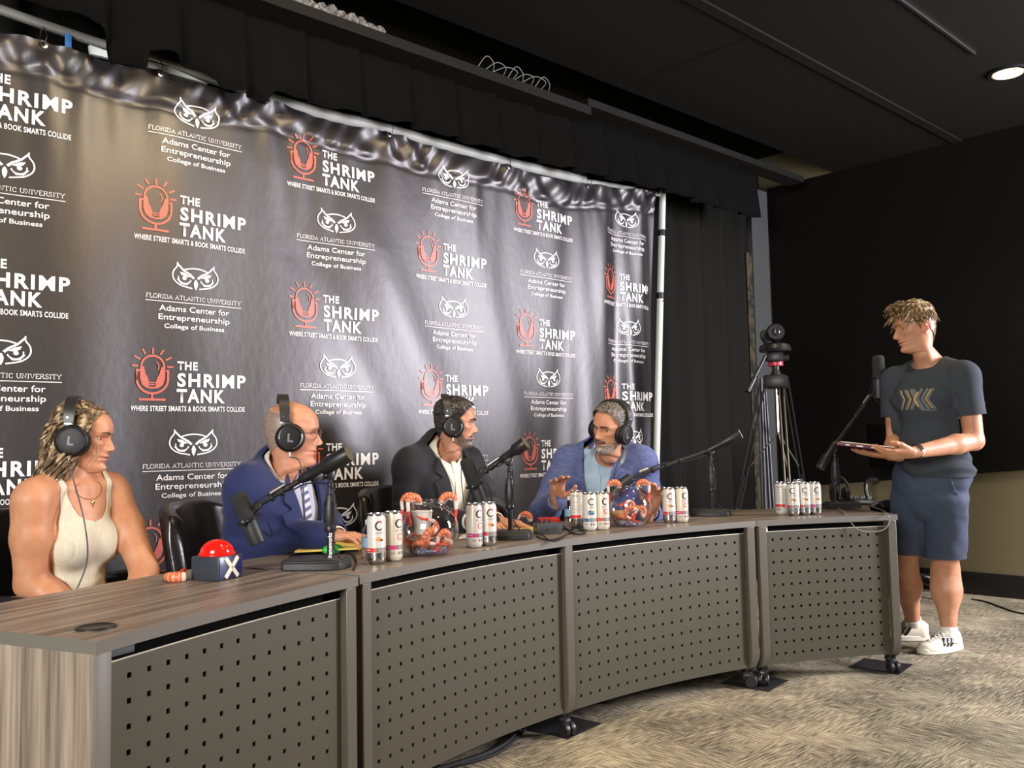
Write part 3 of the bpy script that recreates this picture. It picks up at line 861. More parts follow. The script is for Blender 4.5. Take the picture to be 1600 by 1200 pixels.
def can(loc, face, band, fruit, silver, label, back=False, cream=False):
    """face: heading (rad) the printed front looks to"""
    t = thing('drink_can', label, 'can', loc, face, 'slim drink cans on the desks')
    r = RC
    zs = 0.036
    prof = [(r*0.72, 0.0), (r*0.80, 0.002), (r*0.985, 0.012), (r, 0.018), (r, zs), (r, 0.136), (r*0.97, 0.141), (r*0.88, 0.148), (r*0.86, 0.151), (r*0.90, 0.1535), (r*0.90, 0.156), (r*0.85, 0.156), (r*0.84, 0.152)]
    V, F = lathe(prof, 40, cap0=True, cap1=False)
    base_mi = 10 if cream else 0
    mi = []
    for i in range(len(prof)-1): mi += [1 if ((i < 4 and silver) or i >= 7 or i == 0) else base_mi]*40
    mi.append(1)
    sh = [(V, F, mi)]
    def wrap(s, ox, oz, m, eps=0.00025):
        P = np.asarray(s[0]); a = (P[:, 0]+ox)/r
        W = np.stack([np.cos(a)*(r+eps), np.sin(a)*(r+eps), P[:, 1]+oz], 1)
        Fo = []
        for f in s[1]:
            p, q, w = P[f[0]], P[f[1]], P[f[2]]
            Fo.append(tuple(f) if (q[0]-p[0])*(w[1]-p[1])-(q[1]-p[1])*(w[0]-p[0]) > 0 else tuple(reversed(f)))
        sh.append((W, Fo, m))
    # colour band with the dark text block
    wrap(rect2(-0.052, -0.012, 0.0375, 0.0505, 14), 0, 0, band)
    wrap(rect2(-0.010, 0.030, 0.0375, 0.0505, 14), 0, 0, 2)
    for k in range(4): wrap(rect2(-0.007, 0.026-0.004*(k % 2), 0.0395+0.0026*k, 0.0406+0.0026*k, 10), 0, 0, 0, 0.0005)
    wrap(rect2(-0.049, -0.030, 0.0425, 0.0455, 8), 0, 0, 0, 0.0005)
    # round C emblem
    cc = [(0.0125*math.cos(a), 0.118+0.0125*math.sin(a)) for a in np.linspace(0.75, 2*pi-0.75, 22)]
    wrap(stroke2(cc, np.concatenate([np.linspace(0.003, 0.0062, 11), np.linspace(0.0062, 0.003, 11)])), 0, 0, 2)
    wrap(stroke2([(0.0018*math.cos(a)-0.018, 0.128+0.0018*math.sin(a)) for a in np.linspace(0, 2*pi, 10)], 0.0008), 0, 0, 3)
    if band in (5, 4): wrap(stroke2([(0.0128*math.cos(a), 0.118+0.0128*math.sin(a)) for a in np.linspace(0.75, 1.7, 8)], 0.004), 0, 0, band, 0.0005)
    wrap(off2(S_cel, -0.015, 0.094), 0, 0, 3)
    if fruit == 'orange':
        wrap(disc2(-0.002, 0.078, 0.010, 0.0055, 14), 0, 0, 7); wrap(disc2(0.006, 0.0745, 0.007, 0.004, 12), 0, 0, 8, 0.0005); wrap(disc2(-0.007, 0.075, 0.004, 0.004, 10), 0, 0, 7, 0.0005)
    elif fruit == 'berry':
        wrap(disc2(-0.008, 0.074, 0.009, 0.010, 14), 0, 0, 6); wrap(disc2(0.007, 0.076, 0.009, 0.007, 14), 0, 0, 9); wrap(disc2(0.004, 0.070, 0.007, 0.005, 14), 0, 0, 6, 0.0005)
    elif fruit == 'peach':
        wrap(stroke2([(0.008*math.cos(a)+0.002, 0.077+0.010*math.sin(a)) for a in np.linspace(0.5, 5.5, 14)], 0.0035), 0, 0, 5); wrap(disc2(0.006, 0.072, 0.003, 0.004, 10), 0, 0, 9)
    wrap(off2(S_zero, -0.006, 0.022), 0, 0, 2); wrap(rect2(0.004, 0.016, 0.021, 0.031, 5), 0, 0, 3)
    for k in range(3): wrap(rect2(-0.030, -0.016, 0.022+0.0035*k, 0.0238+0.0035*k, 5), 0, 0, 3)
    # nutrition panel and figures on the back
    for k in range(11): wrap(rect2(0.066, 0.066+0.034*(1 if k % 3 else 0.8), 0.062+0.006*k, 0.0634+0.006*k, 8), 0, 0, 3)
    wrap(stroke2([(0.062, 0.058), (0.104, 0.058), (0.104, 0.130), (0.062, 0.130)], 0.0008, True), 0, 0, 2)
    wrap(rect2(0.056, 0.112, 0.0375, 0.0505, 16), 0, 0, band if not silver else 4)
    for k in range(12): wrap(rect2(0.068+0.0024*k, 0.0692+0.0024*k, 0.020, 0.034, 1), 0, 0, 2)
    for k in range(4): wrap(off2(S_zero, 0.072+0.008*k, 0.1335-0.004), 0, 0, 3)
    for k in range(6): wrap(rect2(0.036, 0.052-0.003*(k % 3), 0.062+0.009*k, 0.0645+0.009*k, 5), 0, 0, 3)
    make('can_body', sh, CAN_M, t, smooth=40)
    make('lid', lathe([(r*0.84, 0.1520), (r*0.80, 0.1505), (0.001, 0.1505)], 32, cap0=False), M_can_silver, t)
    make('pull_tab', [xf(lathe([(0.0085, 0.1512), (0.0085, 0.1528), (0.004, 0.153)], 16), None, (0.006, 0, 0)), xf(rbox(-0.012, 0.004, -0.006, 0.006, 0.1512, 0.1526, 0.0005), None)], M_black_metal, t)
    return t
def facing(px, turn=90):
    """heading of something seen at image column px: 0 = image right, 90 = to the camera, 180 = image left"""
    return -(YAW+math.atan((px-800)/FPX))-math.radians(turn)
def on_desk(x, y, dx=0, dy=0):
    p = at_z(x, y, ZT+0.0006)
    return (p[0]+dx, p[1]+dy, ZT+0.0004)
R_, P_, B_ = 4, 5, 6
def can_at(px, py, turn, band, fruit, silver, label, cream=False, dx=0, dy=0):
    p = at_z(px, py, ZT)
    d = np.array([p[0], p[1]]); d /= np.linalg.norm(d)
    can((p[0]+d[0]*RC*0.8+dx, p[1]+d[1]*RC*0.8+dy, ZT+0.0004), facing(px, turn), band, fruit, silver, label, cream=cream)
can_at(588.5, 882.5, 70, R_, 'orange', True, 'white red banded can with silver foot at the near left corner of the long desk')
can_at(615, 877.5, 48, P_, 'peach', False, 'cream can with pink band just right of the near left red banded can', cream=True)
can_at(741.5, 856.5, 47, P_, 'peach', False, 'can with pink band between the first fish bowl and a microphone stand')
can_at(764, 853.5, 72, R_, 'orange', True, 'red banded can right behind the pink banded can beside the first fish bowl')
can_at(902, 823.5, -85, R_, 'orange', True, 'can turned to show its printed back, left of the second fish bowl')
can_at(922.5, 829.5, 75, B_, 'berry', False, 'can with blue berries and dark blue band left of the second fish bowl')
can_at(942, 828.5, 62, R_, 'peach', False, 'cream can with dark red band touching the second fish bowl', cream=True)
can_at(1046, 817.5, 75, R_, 'orange', True, 'red banded can standing right of the second fish bowl')
can_at(1066, 816.5, 55, P_, 'peach', False, 'pink banded can standing right of the second fish bowl', cream=True)
can_at(1222, 804.5, -80, R_, 'orange', False, 'can turned to its nutrition panel, left of the cluster on the right desk')
can_at(1240.5, 806.5, 92, R_, 'orange', True, 'front red banded can of the cluster on the right desk')
can_at(1258, 805.5, 78, R_, 'orange', True, 'second red banded can in the cluster on the right desk')
can_at(1274.5, 805.0, 66, P_, 'orange', True, 'can with magenta band at the right of the cluster on the right desk')
q = at_z(1250, 800, ZT)
can_at(1249, 797.5, 95, R_, 'orange', True, 'can hidden behind the cluster on the right desk with only its lid showing')

# ---------------------------------------------------------------- toy shrimp
M_shrimp = mat('shrimp_orange', (0.66, 0.135, 0.045), 0.45)
M_shrimp_pale = mat('shrimp_pale', (0.72, 0.36, 0.23), 0.45)
M_shrimp_white = mat('shrimp_white', (0.70, 0.60, 0.54), 0.45)
M_shrimp_tail = mat('shrimp_tail', (0.72, 0.045, 0.025), 0.4)
def shrimp_shape(scale=1.0, arc=3.7, R=0.025, straight=0.03):
    n = 30
    path = []; rad = []
    for i in range(n+1):
        t = i/n
        a = arc*t
        path.append((R*math.cos(a), 0.0, R*math.sin(a)))
        rad.append(0.0135*(0.70+0.32*math.sin(pi*min(1, t*1.05+0.12)))*(1-0.30*t)*(1+0.05*math.sin(t*7*2*pi)))
    e = np.array(path[-1]); tg = np.array([-math.sin(arc), 0, math.cos(arc)])
    for k in (1, 2): path.append(tuple(e+tg*straight*k/2)); rad.append(rad[n]*(0.9-0.12*k))
    V, F = tube(path, [r*scale for r in rad], 12)
    mi = []
    m = len(path)
    for i in range(m-1):
        t = i/n
        if i < 3: c = 2
        elif i >= n-3: c = 2 if i < n+1 else 3
        else: c = 1 if (i % 4 == 0) else 0
        mi += [c]*12
    mi += [2, 3]
    V = np.asarray(V)
    body = (V, F, mi)
    # tail fan
    e = np.array(path[-1]); s = np.cross(tg, np.array([0, 1.0, 0]))
    fan = []
    for a in (-0.35, 0.35):
        d = tg*math.cos(a)+np.array([0, 1.0, 0])*math.sin(a)
        M3 = np.stack([d, np.cross(s, d), s], 1)
        fan.append(ellipsoid(e+d*0.013, (0.017, 0.0075, 0.0035), 12, 8, M3))
    f = join(*fan)
    legs = []
    for k in range(5):
        a = 0.5+0.5*k
        p = np.array([R*0.52*math.cos(a), 0, R*0.52*math.sin(a)])
        legs.append(ellipsoid(p, (0.004, 0.006, 0.004), 8, 6))
    return body, f, join(*legs)
def euler3(rx, ry, rz_): return rotz(rz_) @ roty(ry) @ rotx(rx)
_shr = {}
def shrimp(loc, R3, label, group, arc=3.7, sc=1.0, R=0.025, straight=0.03):
    key = (round(arc, 2), sc, R, straight)
    t = thing('toy_shrimp', label, 'toy shrimp', loc, 0, group)
    Mx = Matrix(np.array(R3).tolist()).to_4x4(); Mx.translation = Vector(loc)
    t.matrix_world = Mx; t.matrix_basis = Mx
    if key not in _shr:
        b, f, l = shrimp_shape(sc, arc, R, straight)
        ob = make('body', [b], [M_shrimp, M_shrimp_pale, M_shrimp_white, M_shrimp_tail], t, smooth=60)
        of = make('tail', f, M_shrimp_tail, t, smooth=60)
        ol = make('legs', l, M_shrimp_white, t, smooth=60)
        _shr[key] = (ob.data, of.data, ol.data)
    else:
        for nme, dta in zip(('body', 'tail', 'legs'), _shr[key]):
            o = bpy.data.objects.new(nme, dta); COL.objects.link(o); o.parent = t
    return t

def thin_glass(name, tint=(0.95, 0.97, 0.97), refl=0.9, add=0.03):
    m = bpy.data.materials.new(name); m.use_nodes = True
    nt = m.node_tree; N, L = nt.nodes, nt.links
    N.remove(N['Principled BSDF'])
    tr = N.new('ShaderNodeBsdfTransparent'); tr.inputs[0].default_value = (*tint, 1)
    gl = N.new('ShaderNodeBsdfGlossy'); gl.inputs['Roughness'].default_value = 0.03; gl.inputs[0].default_value = (refl, refl, refl, 1)
    lw = N.new('ShaderNodeLayerWeight'); lw.inputs['Blend'].default_value = 0.5
    pw_ = N.new('ShaderNodeMath'); pw_.operation = 'POWER'; pw_.inputs[1].default_value = 2.0
    ml_ = N.new('ShaderNodeMath'); ml_.operation = 'MULTIPLY'; ml_.inputs[1].default_value = 0.9
    ad = N.new('ShaderNodeMath'); ad.operation = 'ADD'; ad.inputs[1].default_value = add+0.02; ad.use_clamp = True
    L.new(lw.outputs['Facing'], pw_.inputs[0]); L.new(pw_.outputs[0], ml_.inputs[0])
    mx = N.new('ShaderNodeMixShader')
    L.new(ml_.outputs[0], ad.inputs[0]); L.new(ad.outputs[0], mx.inputs[0]); L.new(tr.outputs[0], mx.inputs[1]); L.new(gl.outputs[0], mx.inputs[2])
    L.new(mx.outputs[0], N['Material Output'].inputs['Surface'])
    return m
M_glass = thin_glass('thin_glass', (0.90, 0.91, 0.92), 0.95, 0.035)
M_clear = thin_glass('clear_plastic', (0.93, 0.95, 0.97), 0.9, 0.06)
def bowl(px, py, rb, label):
    p = at_z(px, py, ZT)
    d = np.array([p[0], p[1]]); d /= np.linalg.norm(d)
    c = (p[0]+d[0]*rb*0.62, p[1]+d[1]*rb*0.62, ZT+0.0004)
    t = thing('fish_bowl', label, 'glass bowl', c, 0, 'glass fish bowls with toy shrimp')
    zc = rb*0.86
    prof = [(0.001, 0.002), (rb*0.50, 0.002)]
    for a in np.linspace(-1.03, 0.92, 26): prof.append((rb*math.cos(a), zc+rb*math.sin(a)))
    prof += [(rb*0.585, zc+rb*0.84), (rb*0.60, zc+rb*0.90), (rb*0.64, zc+rb*0.95)]
    make('glass', lathe(prof, 56, cap0=False, cap1=False), M_glass, t, smooth=80)
    e = prof[-1]
    make('rim', tube([(e[0]*math.cos(a), e[0]*math.sin(a), e[1]) for a in np.linspace(0, 2*pi, 49)[:-1]], 0.003, 8, closed=True), M_glass, t, smooth=80)
    return np.array(c), rb, zc, e
random.seed(3)
GRAV = [mat('gravel_'+n, c, 0.35) for n, c in (('blue', (0.05, 0.16, 0.5)), ('green', (0.08, 0.42, 0.2)), ('pink', (0.7, 0.12, 0.35)), ('pale', (0.7, 0.7, 0.75)))]
def gravel(c, rb, zc, n, label):
    sh = []
    for k in range(n):
        z = 0.006+random.random()*0.012
        rr = math.sqrt(max(0, rb*rb-(z-zc)**2))*0.90*math.sqrt(random.random()); a = random.random()*2*pi
        s = ellipsoid((c[0]+rr*math.cos(a), c[1]+rr*math.sin(a), c[2]+z), (0.0035, 0.003, 0.003), 6, 4)
        sh.append((s[0], s[1], random.randrange(4)))
    tag(make('gravel', sh, GRAV, smooth=80), label, 'gravel', kind='stuff')
def rim_shrimp(c, e, ang, label, grp, out=0.0, tip=0.0):
    """hook a shrimp over the rim: its arc in the vertical plane through the rim point"""
    R = 0.024
    x, y = c[0]+e[0]*math.cos(ang), c[1]+e[0]*math.sin(ang)
    # local x outwards... arc starts inside the bowl, goes over the rim and hangs down outside with the tail
    ca, sa = math.cos(ang), math.sin(ang)
    X = np.array([-ca, -sa, 0.0]); Z = np.array([0, 0, 1.0]); Y = np.cross(Z, X)
    R3 = np.stack([X, Y, Z], 1) @ rotx(tip)
    shrimp((x+ca*0.006, y+sa*0.006, c[2]+e[1]-0.006), R3 @ roty(0.15), label, grp, arc=3.35, R=R, straight=0.042, sc=1.05)

c1, rb1, zc1, e1 = bowl(671, 870, 0.098, 'round glass fish bowl holding toy shrimp and a paper cup, nearer the camera')
c2, rb2, zc2, e2 = bowl(984, 824, 0.096, 'round glass fish bowl in front of the person in the light blue blazer')
gravel(c1, rb1, zc1, 420, 'coloured gravel on the floor of the nearer fish bowl')
gravel(c2, rb2, zc2, 300, 'coloured gravel on the floor of the farther fish bowl')
vh = lambda px: -(YAW+math.atan((px-800)/FPX))       # heading of image right
G1, G2, G3, G4 = 'toy shrimp hooked on the bowl rims', 'toy shrimp lying in the nearer bowl', 'toy shrimp lying in the farther bowl', 'toy shrimp on the desk'
h1 = vh(671); h2 = vh(984)
rim_shrimp(c1, e1, h1-0.15, 'toy shrimp hooked over the right rim of the nearer bowl', G1)
rim_shrimp(c1, e1, h1+pi+0.75, 'toy shrimp hooked over the front left rim of the nearer bowl', G1)
rim_shrimp(c1, e1, h1+pi-0.25, 'toy shrimp hooked over the far left rim of the nearer bowl', G1)
rim_shrimp(c2, e2, h2-0.3, 'toy shrimp hooked over the right rim of the farther bowl', G1)
rim_shrimp(c2, e2, h2+pi+0.3, 'toy shrimp hooked over the left rim of the farther bowl', G1)
def heap(c, rb, zc, h, specs, grp):
    for (u, v, z, rx, ry, rz_, lab) in specs:
        d = np.array([math.cos(h), math.sin(h), 0])*u+np.array([math.cos(h-pi/2), math.sin(h-pi/2), 0])*v
        shrimp(tuple(c+d+np.array([0, 0, z])), euler3(rx, ry, h+rz_), lab, grp, arc=3.6, R=0.022, straight=0.026, sc=1.0)
heap(c1, rb1, zc1, h1, [
    (0.010, 0.048, 0.062, 0.2, -1.0, 0.2, 'toy shrimp at the front of the nearer bowl with its white head to the right'),
    (-0.030, 0.030, 0.034, 1.2, 0.3, 0.6, 'toy shrimp low at the left of the nearer bowl'),
    (0.045, 0.020, 0.055, 0.3, 0.4, 0.9, 'toy shrimp against the right wall of the nearer bowl'),
    (0.050, -0.020, 0.040, 1.3, 0.2, -0.4, 'toy shrimp at the far right inside the nearer bowl'),
    (-0.020, -0.020, 0.045, 1.4, 0.0, 1.8, 'toy shrimp under the paper cup in the nearer bowl'),
    (0.004, 0.012, 0.092, -0.2, 2.3, 0.1, 'toy shrimp on top of the heap in the nearer bowl, red tail pointing up'),
    (-0.052, -0.005, 0.050, 0.8, 1.2, 1.2, 'toy shrimp in brown shade at the left wall of the nearer bowl')], G2)
heap(c2, rb2, zc2, h2, [
    (0.005, 0.045, 0.060, 0.2, -0.6, 0.1, 'toy shrimp at the front of the farther bowl'),
    (-0.035, 0.025, 0.036, 1.2, 0.3, 0.6, 'toy shrimp low at the left of the farther bowl'),
    (0.046, 0.022, 0.060, 0.3, 0.9, 0.9, 'toy shrimp against the right wall of the farther bowl'),
    (0.040, -0.025, 0.070, 1.2, 0.2, -0.4, 'toy shrimp at the far right inside the farther bowl'),
    (0.000, 0.000, 0.085, -0.3, 1.7, 0.4, 'toy shrimp on top of the heap in the farther bowl'),
    (-0.010, -0.035, 0.045, 1.4, 0.0, 1.8, 'toy shrimp at the back of the farther bowl')], G3)
p = at_z(288, 908, ZT)
shrimp((p[0], p[1]+0.02, ZT+0.0135), euler3(pi/2, 0, 4.6), 'toy shrimp lying beside the red push button, mostly hidden by it', G4, arc=2.6, R=0.035, sc=1.2)
p = at_z(830, 824, ZT)
shrimp((p[0], p[1]+0.04, ZT+0.034), euler3(0, 0.3, vh(830)), 'toy shrimp lying on the yellow pad in front of the person in the black suit', G4, arc=2.9)

# paper cup in the nearer bowl, cork in the farther one
M_paper = mat('paper_white', (0.78, 0.76, 0.70), 0.7)
M_paper_cream = mat('paper_cream', (0.80, 0.72, 0.52), 0.7)
dcup = np.array([math.cos(h1), math.sin(h1), 0])*(-0.022)+np.array([math.cos(h1-pi/2), math.sin(h1-pi/2), 0])*(-0.008)
t = thing('paper_cup', 'white paper cup standing inside the nearer fish bowl', 'cup', tuple(c1+dcup+np.array([0, 0, 0.068])))
make('cup_wall', lathe([(0.024, 0.0), (0.0335, 0.075), (0.0325, 0.075), (0.023, 0.002)], 32, cap0=True), M_paper, t, smooth=50)
make('rolled_rim', tube([(0.0335*math.cos(a), 0.0335*math.sin(a), 0.075) for a in np.linspace(0, 2*pi, 33)[:-1]], 0.0018, 8, closed=True), M_paper, t)
dl = np.array([math.cos(h2), math.sin(h2), 0])*(-0.055)+np.array([math.cos(h2-pi/2), math.sin(h2-pi/2), 0])*(0.03)
tag(make('cork', cyl(c2+dl+np.array([-0.02, 0.015, 0.055]), c2+dl+np.array([0.025, -0.015, 0.058]), 0.014), mat('cork_tan', (0.52, 0.36, 0.18), 0.8)), 'tan cork piece lying inside the farther fish bowl', 'cork')

# clear bottles behind the cans
def bottle(px, py, label, back):
    p = at_z(px, py, ZT); d = np.array([p[0], p[1]]); d /= np.linalg.norm(d)
    t = thing('water_bottle', label, 'bottle', (p[0]+d[0]*back, p[1]+d[1]*back, ZT+0.0004), 0, 'small clear water bottles')
    make('bottle_body', lathe([(0.020, 0.0), (0.026, 0.004), (0.026, 0.03), (0.0245, 0.034), (0.026, 0.04), (0.026, 0.085), (0.018, 0.105), (0.0125, 0.112), (0.0125, 0.12)], 28), M_clear, t, smooth=50)
    make('cap', lathe([(0.0145, 0.113), (0.0145, 0.127), (0.013, 0.128)], 20), M_paper, t)
    make('bottle_label', lathe([(0.0264, 0.042), (0.0264, 0.072)], 28, cap0=False, cap1=False), mat('label_blue', (0.22, 0.45, 0.65), 0.5), t)
bottle(578, 876, 'small clear bottle behind the can pair at the near left of the long desk', 0.02)
bottle(892, 822, 'small clear bottle left of the can that shows its back', 0.02)

# ---------------------------------------------------------------- red push button
p = at_z(336, 908, ZT)
q0, q1, q2 = at_z(298, 906, ZT), at_z(342, 909, ZT), at_z(374.5, 902, ZT)
M_btn = mat('button_red', (0.75, 0.012, 0.008), 0.12, spec=0.6)
M_btn_box = mat('button_box', (0.035, 0.042, 0.055), 0.3)
M_btn_blue = mat('button_blue', (0.010, 0.014, 0.085), 0.3)
M_ivory = mat('ivory', (0.72, 0.68, 0.55), 0.45)
a_ = math.atan2(q2[1]-q1[1], q2[0]-q1[0])
w_ = 0.098
hd = np.array([math.cos(a_), math.sin(a_)]); hn = np.array([-hd[1], hd[0]])
cx = q1[:2]+hd*w_/2+hn*w_/2
t = thing('push_button', 'big red dome push button on a dark box marked with a white X', 'push button', (cx[0], cx[1], ZT+0.0004), a_)
s = w_/2
make('box', rbox(-s, s, -s, s, 0, 0.066, 0.004), M_btn_box, t)
make('side_plate', rbox(-s+0.002, s-0.002, -s-0.0015, -s+0.002, 0.004, 0.062, 0.001), M_btn_blue, t)
def bar(ang):
    V, F = rbox(-0.037, 0.037, -s-0.006, -s-0.001, -0.0062, 0.0062, 0.002)
    V = V @ roty(ang).T
    V = np.asarray(V); return V+np.array([0, 0, 0.033]), F
make('x_mark', [bar(0.82), bar(-0.82)], M_ivory, t)
make('collar', lathe([(0.050, 0.066), (0.050, 0.072), (0.046, 0.075)], 40), M_btn, t)
make('dome', lathe([(0.046*math.cos(a), 0.073+0.036*math.sin(a)) for a in np.linspace(0, pi/2-0.02, 14)], 40), M_btn, t, smooth=60)

# ---------------------------------------------------------------- microphones on desk stands
M_label_w = mat('label_white', (0.75, 0.75, 0.75), 0.5)
def cable(path, r=0.0028, n=6): return tube(spline(path, n), r, 6)
def depth_of(p): return float(np.dot(np.asarray(p)-EYE, CF))
def mic_stand(base_px, pole_px, joint_px, cw0, cw1, boom_end, mic_top, mic_bot, turn, labels, dd=0.06, r=0.0265):
    b = at_z(base_px[0], base_px[1], ZT); z0 = ZT+0.0004
    t = thing('microphone_stand', labels[0], 'microphone stand', (b[0], b[1], z0), facing(base_px[0], turn)+pi/2, 'desk microphone stands')
    poly = [(-0.105, -0.048), (-0.094, -0.062), (0.045, -0.062), (0.075, -0.048), (0.085, -0.02), (0.085, 0.045), (0.07, 0.06), (-0.05, 0.062), (-0.105, 0.02)]
    V0, F0 = prism(poly, 0.0, 0.022); V1, F1 = prism([(x*0.86, y*0.86) for x, y in poly], 0.022, 0.034)
    make('base', [(V0, F0), prism([(x*0.99, y*0.99) for x, y in poly], 0.021, 0.028), prism([(x*0.9, y*0.88) for x, y in poly], 0.027, 0.033)], M_satin_black, t, bevel=0.004)
    D = depth_of(b)
    pb = at_depth(pole_px[0], pole_px[1], D+0.01); pb = np.array([pb[0], pb[1], ZT+0.030])
    top = at_depth(joint_px[0], joint_px[1], D+0.02)
    top = np.array([pb[0]*0.5+top[0]*0.5, pb[1]*0.5+top[1]*0.5, top[2]])
    ax = (top-pb); h = np.linalg.norm(ax); ax /= h
    make('pole', [cyl(pb, pb+ax*h*0.5, 0.0095, n=18), cyl(pb+ax*h*0.5, top, 0.0062, n=16), lathe([(0.016, 0), (0.016, 0.004), (0.0105, 0.008)], 20, pb, ax)], M_black_metal, t, world=True)
    g0, g1 = 0.34, 0.76
    prof = [(0.011, g0*h-0.004), (0.0165, g0*h), (0.0165, g0*h+0.014), (0.0175, g0*h+0.016), (0.021, g0*h+(g1-g0)*h*0.35), (0.0205, g0*h+(g1-g0)*h*0.62), (0.0150, g1*h-0.012), (0.0150, g1*h), (0.0095, g1*h+0.003), (0.0095, g1*h+0.02), (0.008, g1*h+0.022)]
    gr = make('grip', lathe(prof, 24, pb, ax), M_satin_black, t, world=True)
    u_, w__, _ = frame_for(ax)
    ribs = []
    for s_ in (0, 1, 2, 3):
        for k in range(9):
            hh = g0*h+0.022+(g1-g0)*h*0.62*k/9
            aa = s_*pi/2
            pts = [pb+ax*(hh+0.004*j)+(0.0212-0.0012*abs(k-4)*0.3)*(math.cos(aa+(j-1)*0.45)*u_+math.sin(aa+(j-1)*0.45)*w__) for j in range(3)]
            ribs.append(tube(pts, 0.0016, 5))
    make('grip_ribs', ribs, M_rubber, gr, world=True)
    make('clutch_ring', [lathe([(0.0170, -0.004), (0.0185, 0), (0.0185, 0.008), (0.0170, 0.012)], 20, pb+ax*g0*h*0.97, ax), lathe([(0.0085, -0.006), (0.010, -0.004), (0.010, 0.006), (0.0085, 0.008)], 20, pb+ax*h*0.88, ax)], M_black_plastic, t, world=True)
    c0 = at_depth(cw0[0], cw0[1], D+0.02); c1_ = at_depth(cw1[0], cw1[1], D+0.02-0.02)
    be = at_depth(boom_end[0], boom_end[1], D+0.02+dd)
    bd = (c0-be); bl = np.linalg.norm(bd); bd /= bl
    make('boom_arm', [cyl(be, c0, 0.0062, n=14), cyl(be+bd*bl*0.45, c0, 0.0082, n=14), lathe([(0.0085, -0.008), (0.012, -0.005), (0.012, 0.010), (0.0085, 0.013)], 16, be+bd*bl*0.45, bd)], M_black_metal, t, world=True)
    cd = (c1_-c0); cl = np.linalg.norm(cd); cd /= cl
    R = 0.0255
    cw = make('counterweight', lathe([(0.009, -0.03), (0.014, -0.02), (0.0165, 0), (0.0165, cl*0.35), (R, cl*0.5), (R, cl-0.004), (R*0.95, cl)], 28, c0, cd), M_black_metal, t, world=True)
    make('end_cap', lathe([(R*0.93, 0.0002), (R*0.90, 0.0016), (0.001, 0.0018)], 28, c1_, cd, cap0=False), M_label_w if labels[2] == 'white' else M_olive_cap, cw, world=True)
    make('swivel', [lathe([(0.010, -0.016), (0.017, -0.014), (0.017, 0.014), (0.010, 0.016)], 20, top+(c0-top)*0.45, np.cross(bd, ax)), cyl(top, c0+(top-c0)*0.3+np.array([0, 0, -0.006]), 0.0085, n=12), rbox(-0.012, 0.012, -0.010, 0.010, -0.012, 0.014, 0.004)[0:1] and xf(rbox(-0.012, 0.012, -0.010, 0.010, -0.014, 0.016, 0.004), None, top)], M_black_plastic, t, world=True)
    # microphone held at the end of the boom
    mt = at_depth(mic_top[0], mic_top[1], D+0.02+dd); mb = at_depth(mic_bot[0], mic_bot[1], D+0.02+dd+0.01)
    md = (mb-mt); ml = np.linalg.norm(md); md /= ml
    m = thing('microphone', labels[1], 'microphone', tuple(mt+md*ml*0.5), 0, 'broadcast microphones on the boom arms')
    make('windscreen', lathe([(0.001, 0), (r*0.55, 0.001), (r*0.88, 0.006), (r, 0.016), (r*1.04, ml*0.5), (r*0.98, ml*0.53)], 28, mt, md), M_foam, m, world=True, smooth=60)
    make('body', lathe([(r*0.90, ml*0.5), (r*0.95, ml*0.53), (r*0.95, ml*0.985), (r*0.85, ml), (0.001, ml)], 28, mt, md), M_satin_black, m, world=True)
    fw = -bd
    yk = mt+md*ml*0.53
    sdir = np.cross(md, fw); sdir /= np.linalg.norm(sdir)
    ring = [yk+0.033*(math.cos(a)*sdir+math.sin(a)*np.cross(md, sdir)) for a in np.linspace(0, 2*pi, 25)[:-1]]
    yoke = make('yoke', [tube(ring, 0.0045, 8, closed=True), cyl(be, yk+(be-yk)/max(1e-6, np.linalg.norm(be-yk))*0.030, 0.008, n=12), lathe([(0.009, -0.009), (0.011, -0.006), (0.011, 0.006), (0.009, 0.009)], 16, be, sdir)], M_black_metal, m, world=True)
    for s_ in (-1, 1):
        make('thumb_screw', lathe([(0.006, 0.0), (0.0085, 0.001), (0.0085, 0.010), (0.005, 0.012)], 14, yk+sdir*s_*0.036, sdir*s_), M_steel if s_ > 0 else M_black_plastic, yoke, world=True)
    # plug and lead that runs back along the boom
    pl0 = be+bd*0.045+np.array([0, 0, 0.016])
    make('plug', cyl(pl0, pl0+bd*0.055, 0.0075, 0.006, n=14), M_steel, m, world=True)
    lead = [mb-md*ml*0.30+sdir*0.027, mb+md*0.005+sdir*0.045-fw*0.03, mt+md*ml*0.7-fw*0.05+sdir*0.01, mt+md*ml*0.35-fw*0.035+np.array([0, 0, 0.0]), pl0]
    make('lead', [cable(lead, 0.0022), cable([pl0+bd*0.05, be+bd*bl*0.45+np.array([0, 0, 0.014]), be+bd*bl*0.7+np.array([0, 0, -0.014]), c0+np.array([0, 0, -0.022]), top+np.array([0.012, 0, -0.03]), pb+ax*h*0.78+u_*0.018, pb+ax*h*0.45+u_*0.026, pb+ax*h*0.15+u_*0.02, pb+u_*0.05+np.array([0, 0, 0.006]), np.array([b[0]+0.09, b[1]+0.10, ZT+0.004]), np.array([b[0]+0.16, b[1]+0.17, ZT+0.004])], 0.0026)], M_rubber, m, world=True)
    make('lead_straps', [lathe([(0.0095, -0.007), (0.012, -0.006), (0.012, 0.006), (0.0095, 0.007)], 14, be+bd*bl*f_, bd) for f_ in (0.28, 0.62)], M_black_plastic, m, world=True)
    return t, D
st1 = mic_stand((500, 888), (516, 884), (517, 742), (480, 744), (545, 709), (404, 790), (370, 770), (403, 849), 108,
    ('microphone stand at the corner between the left desk and the long desk', 'microphone hanging in front of the person in the navy suit', 'olive'), dd=0.02)
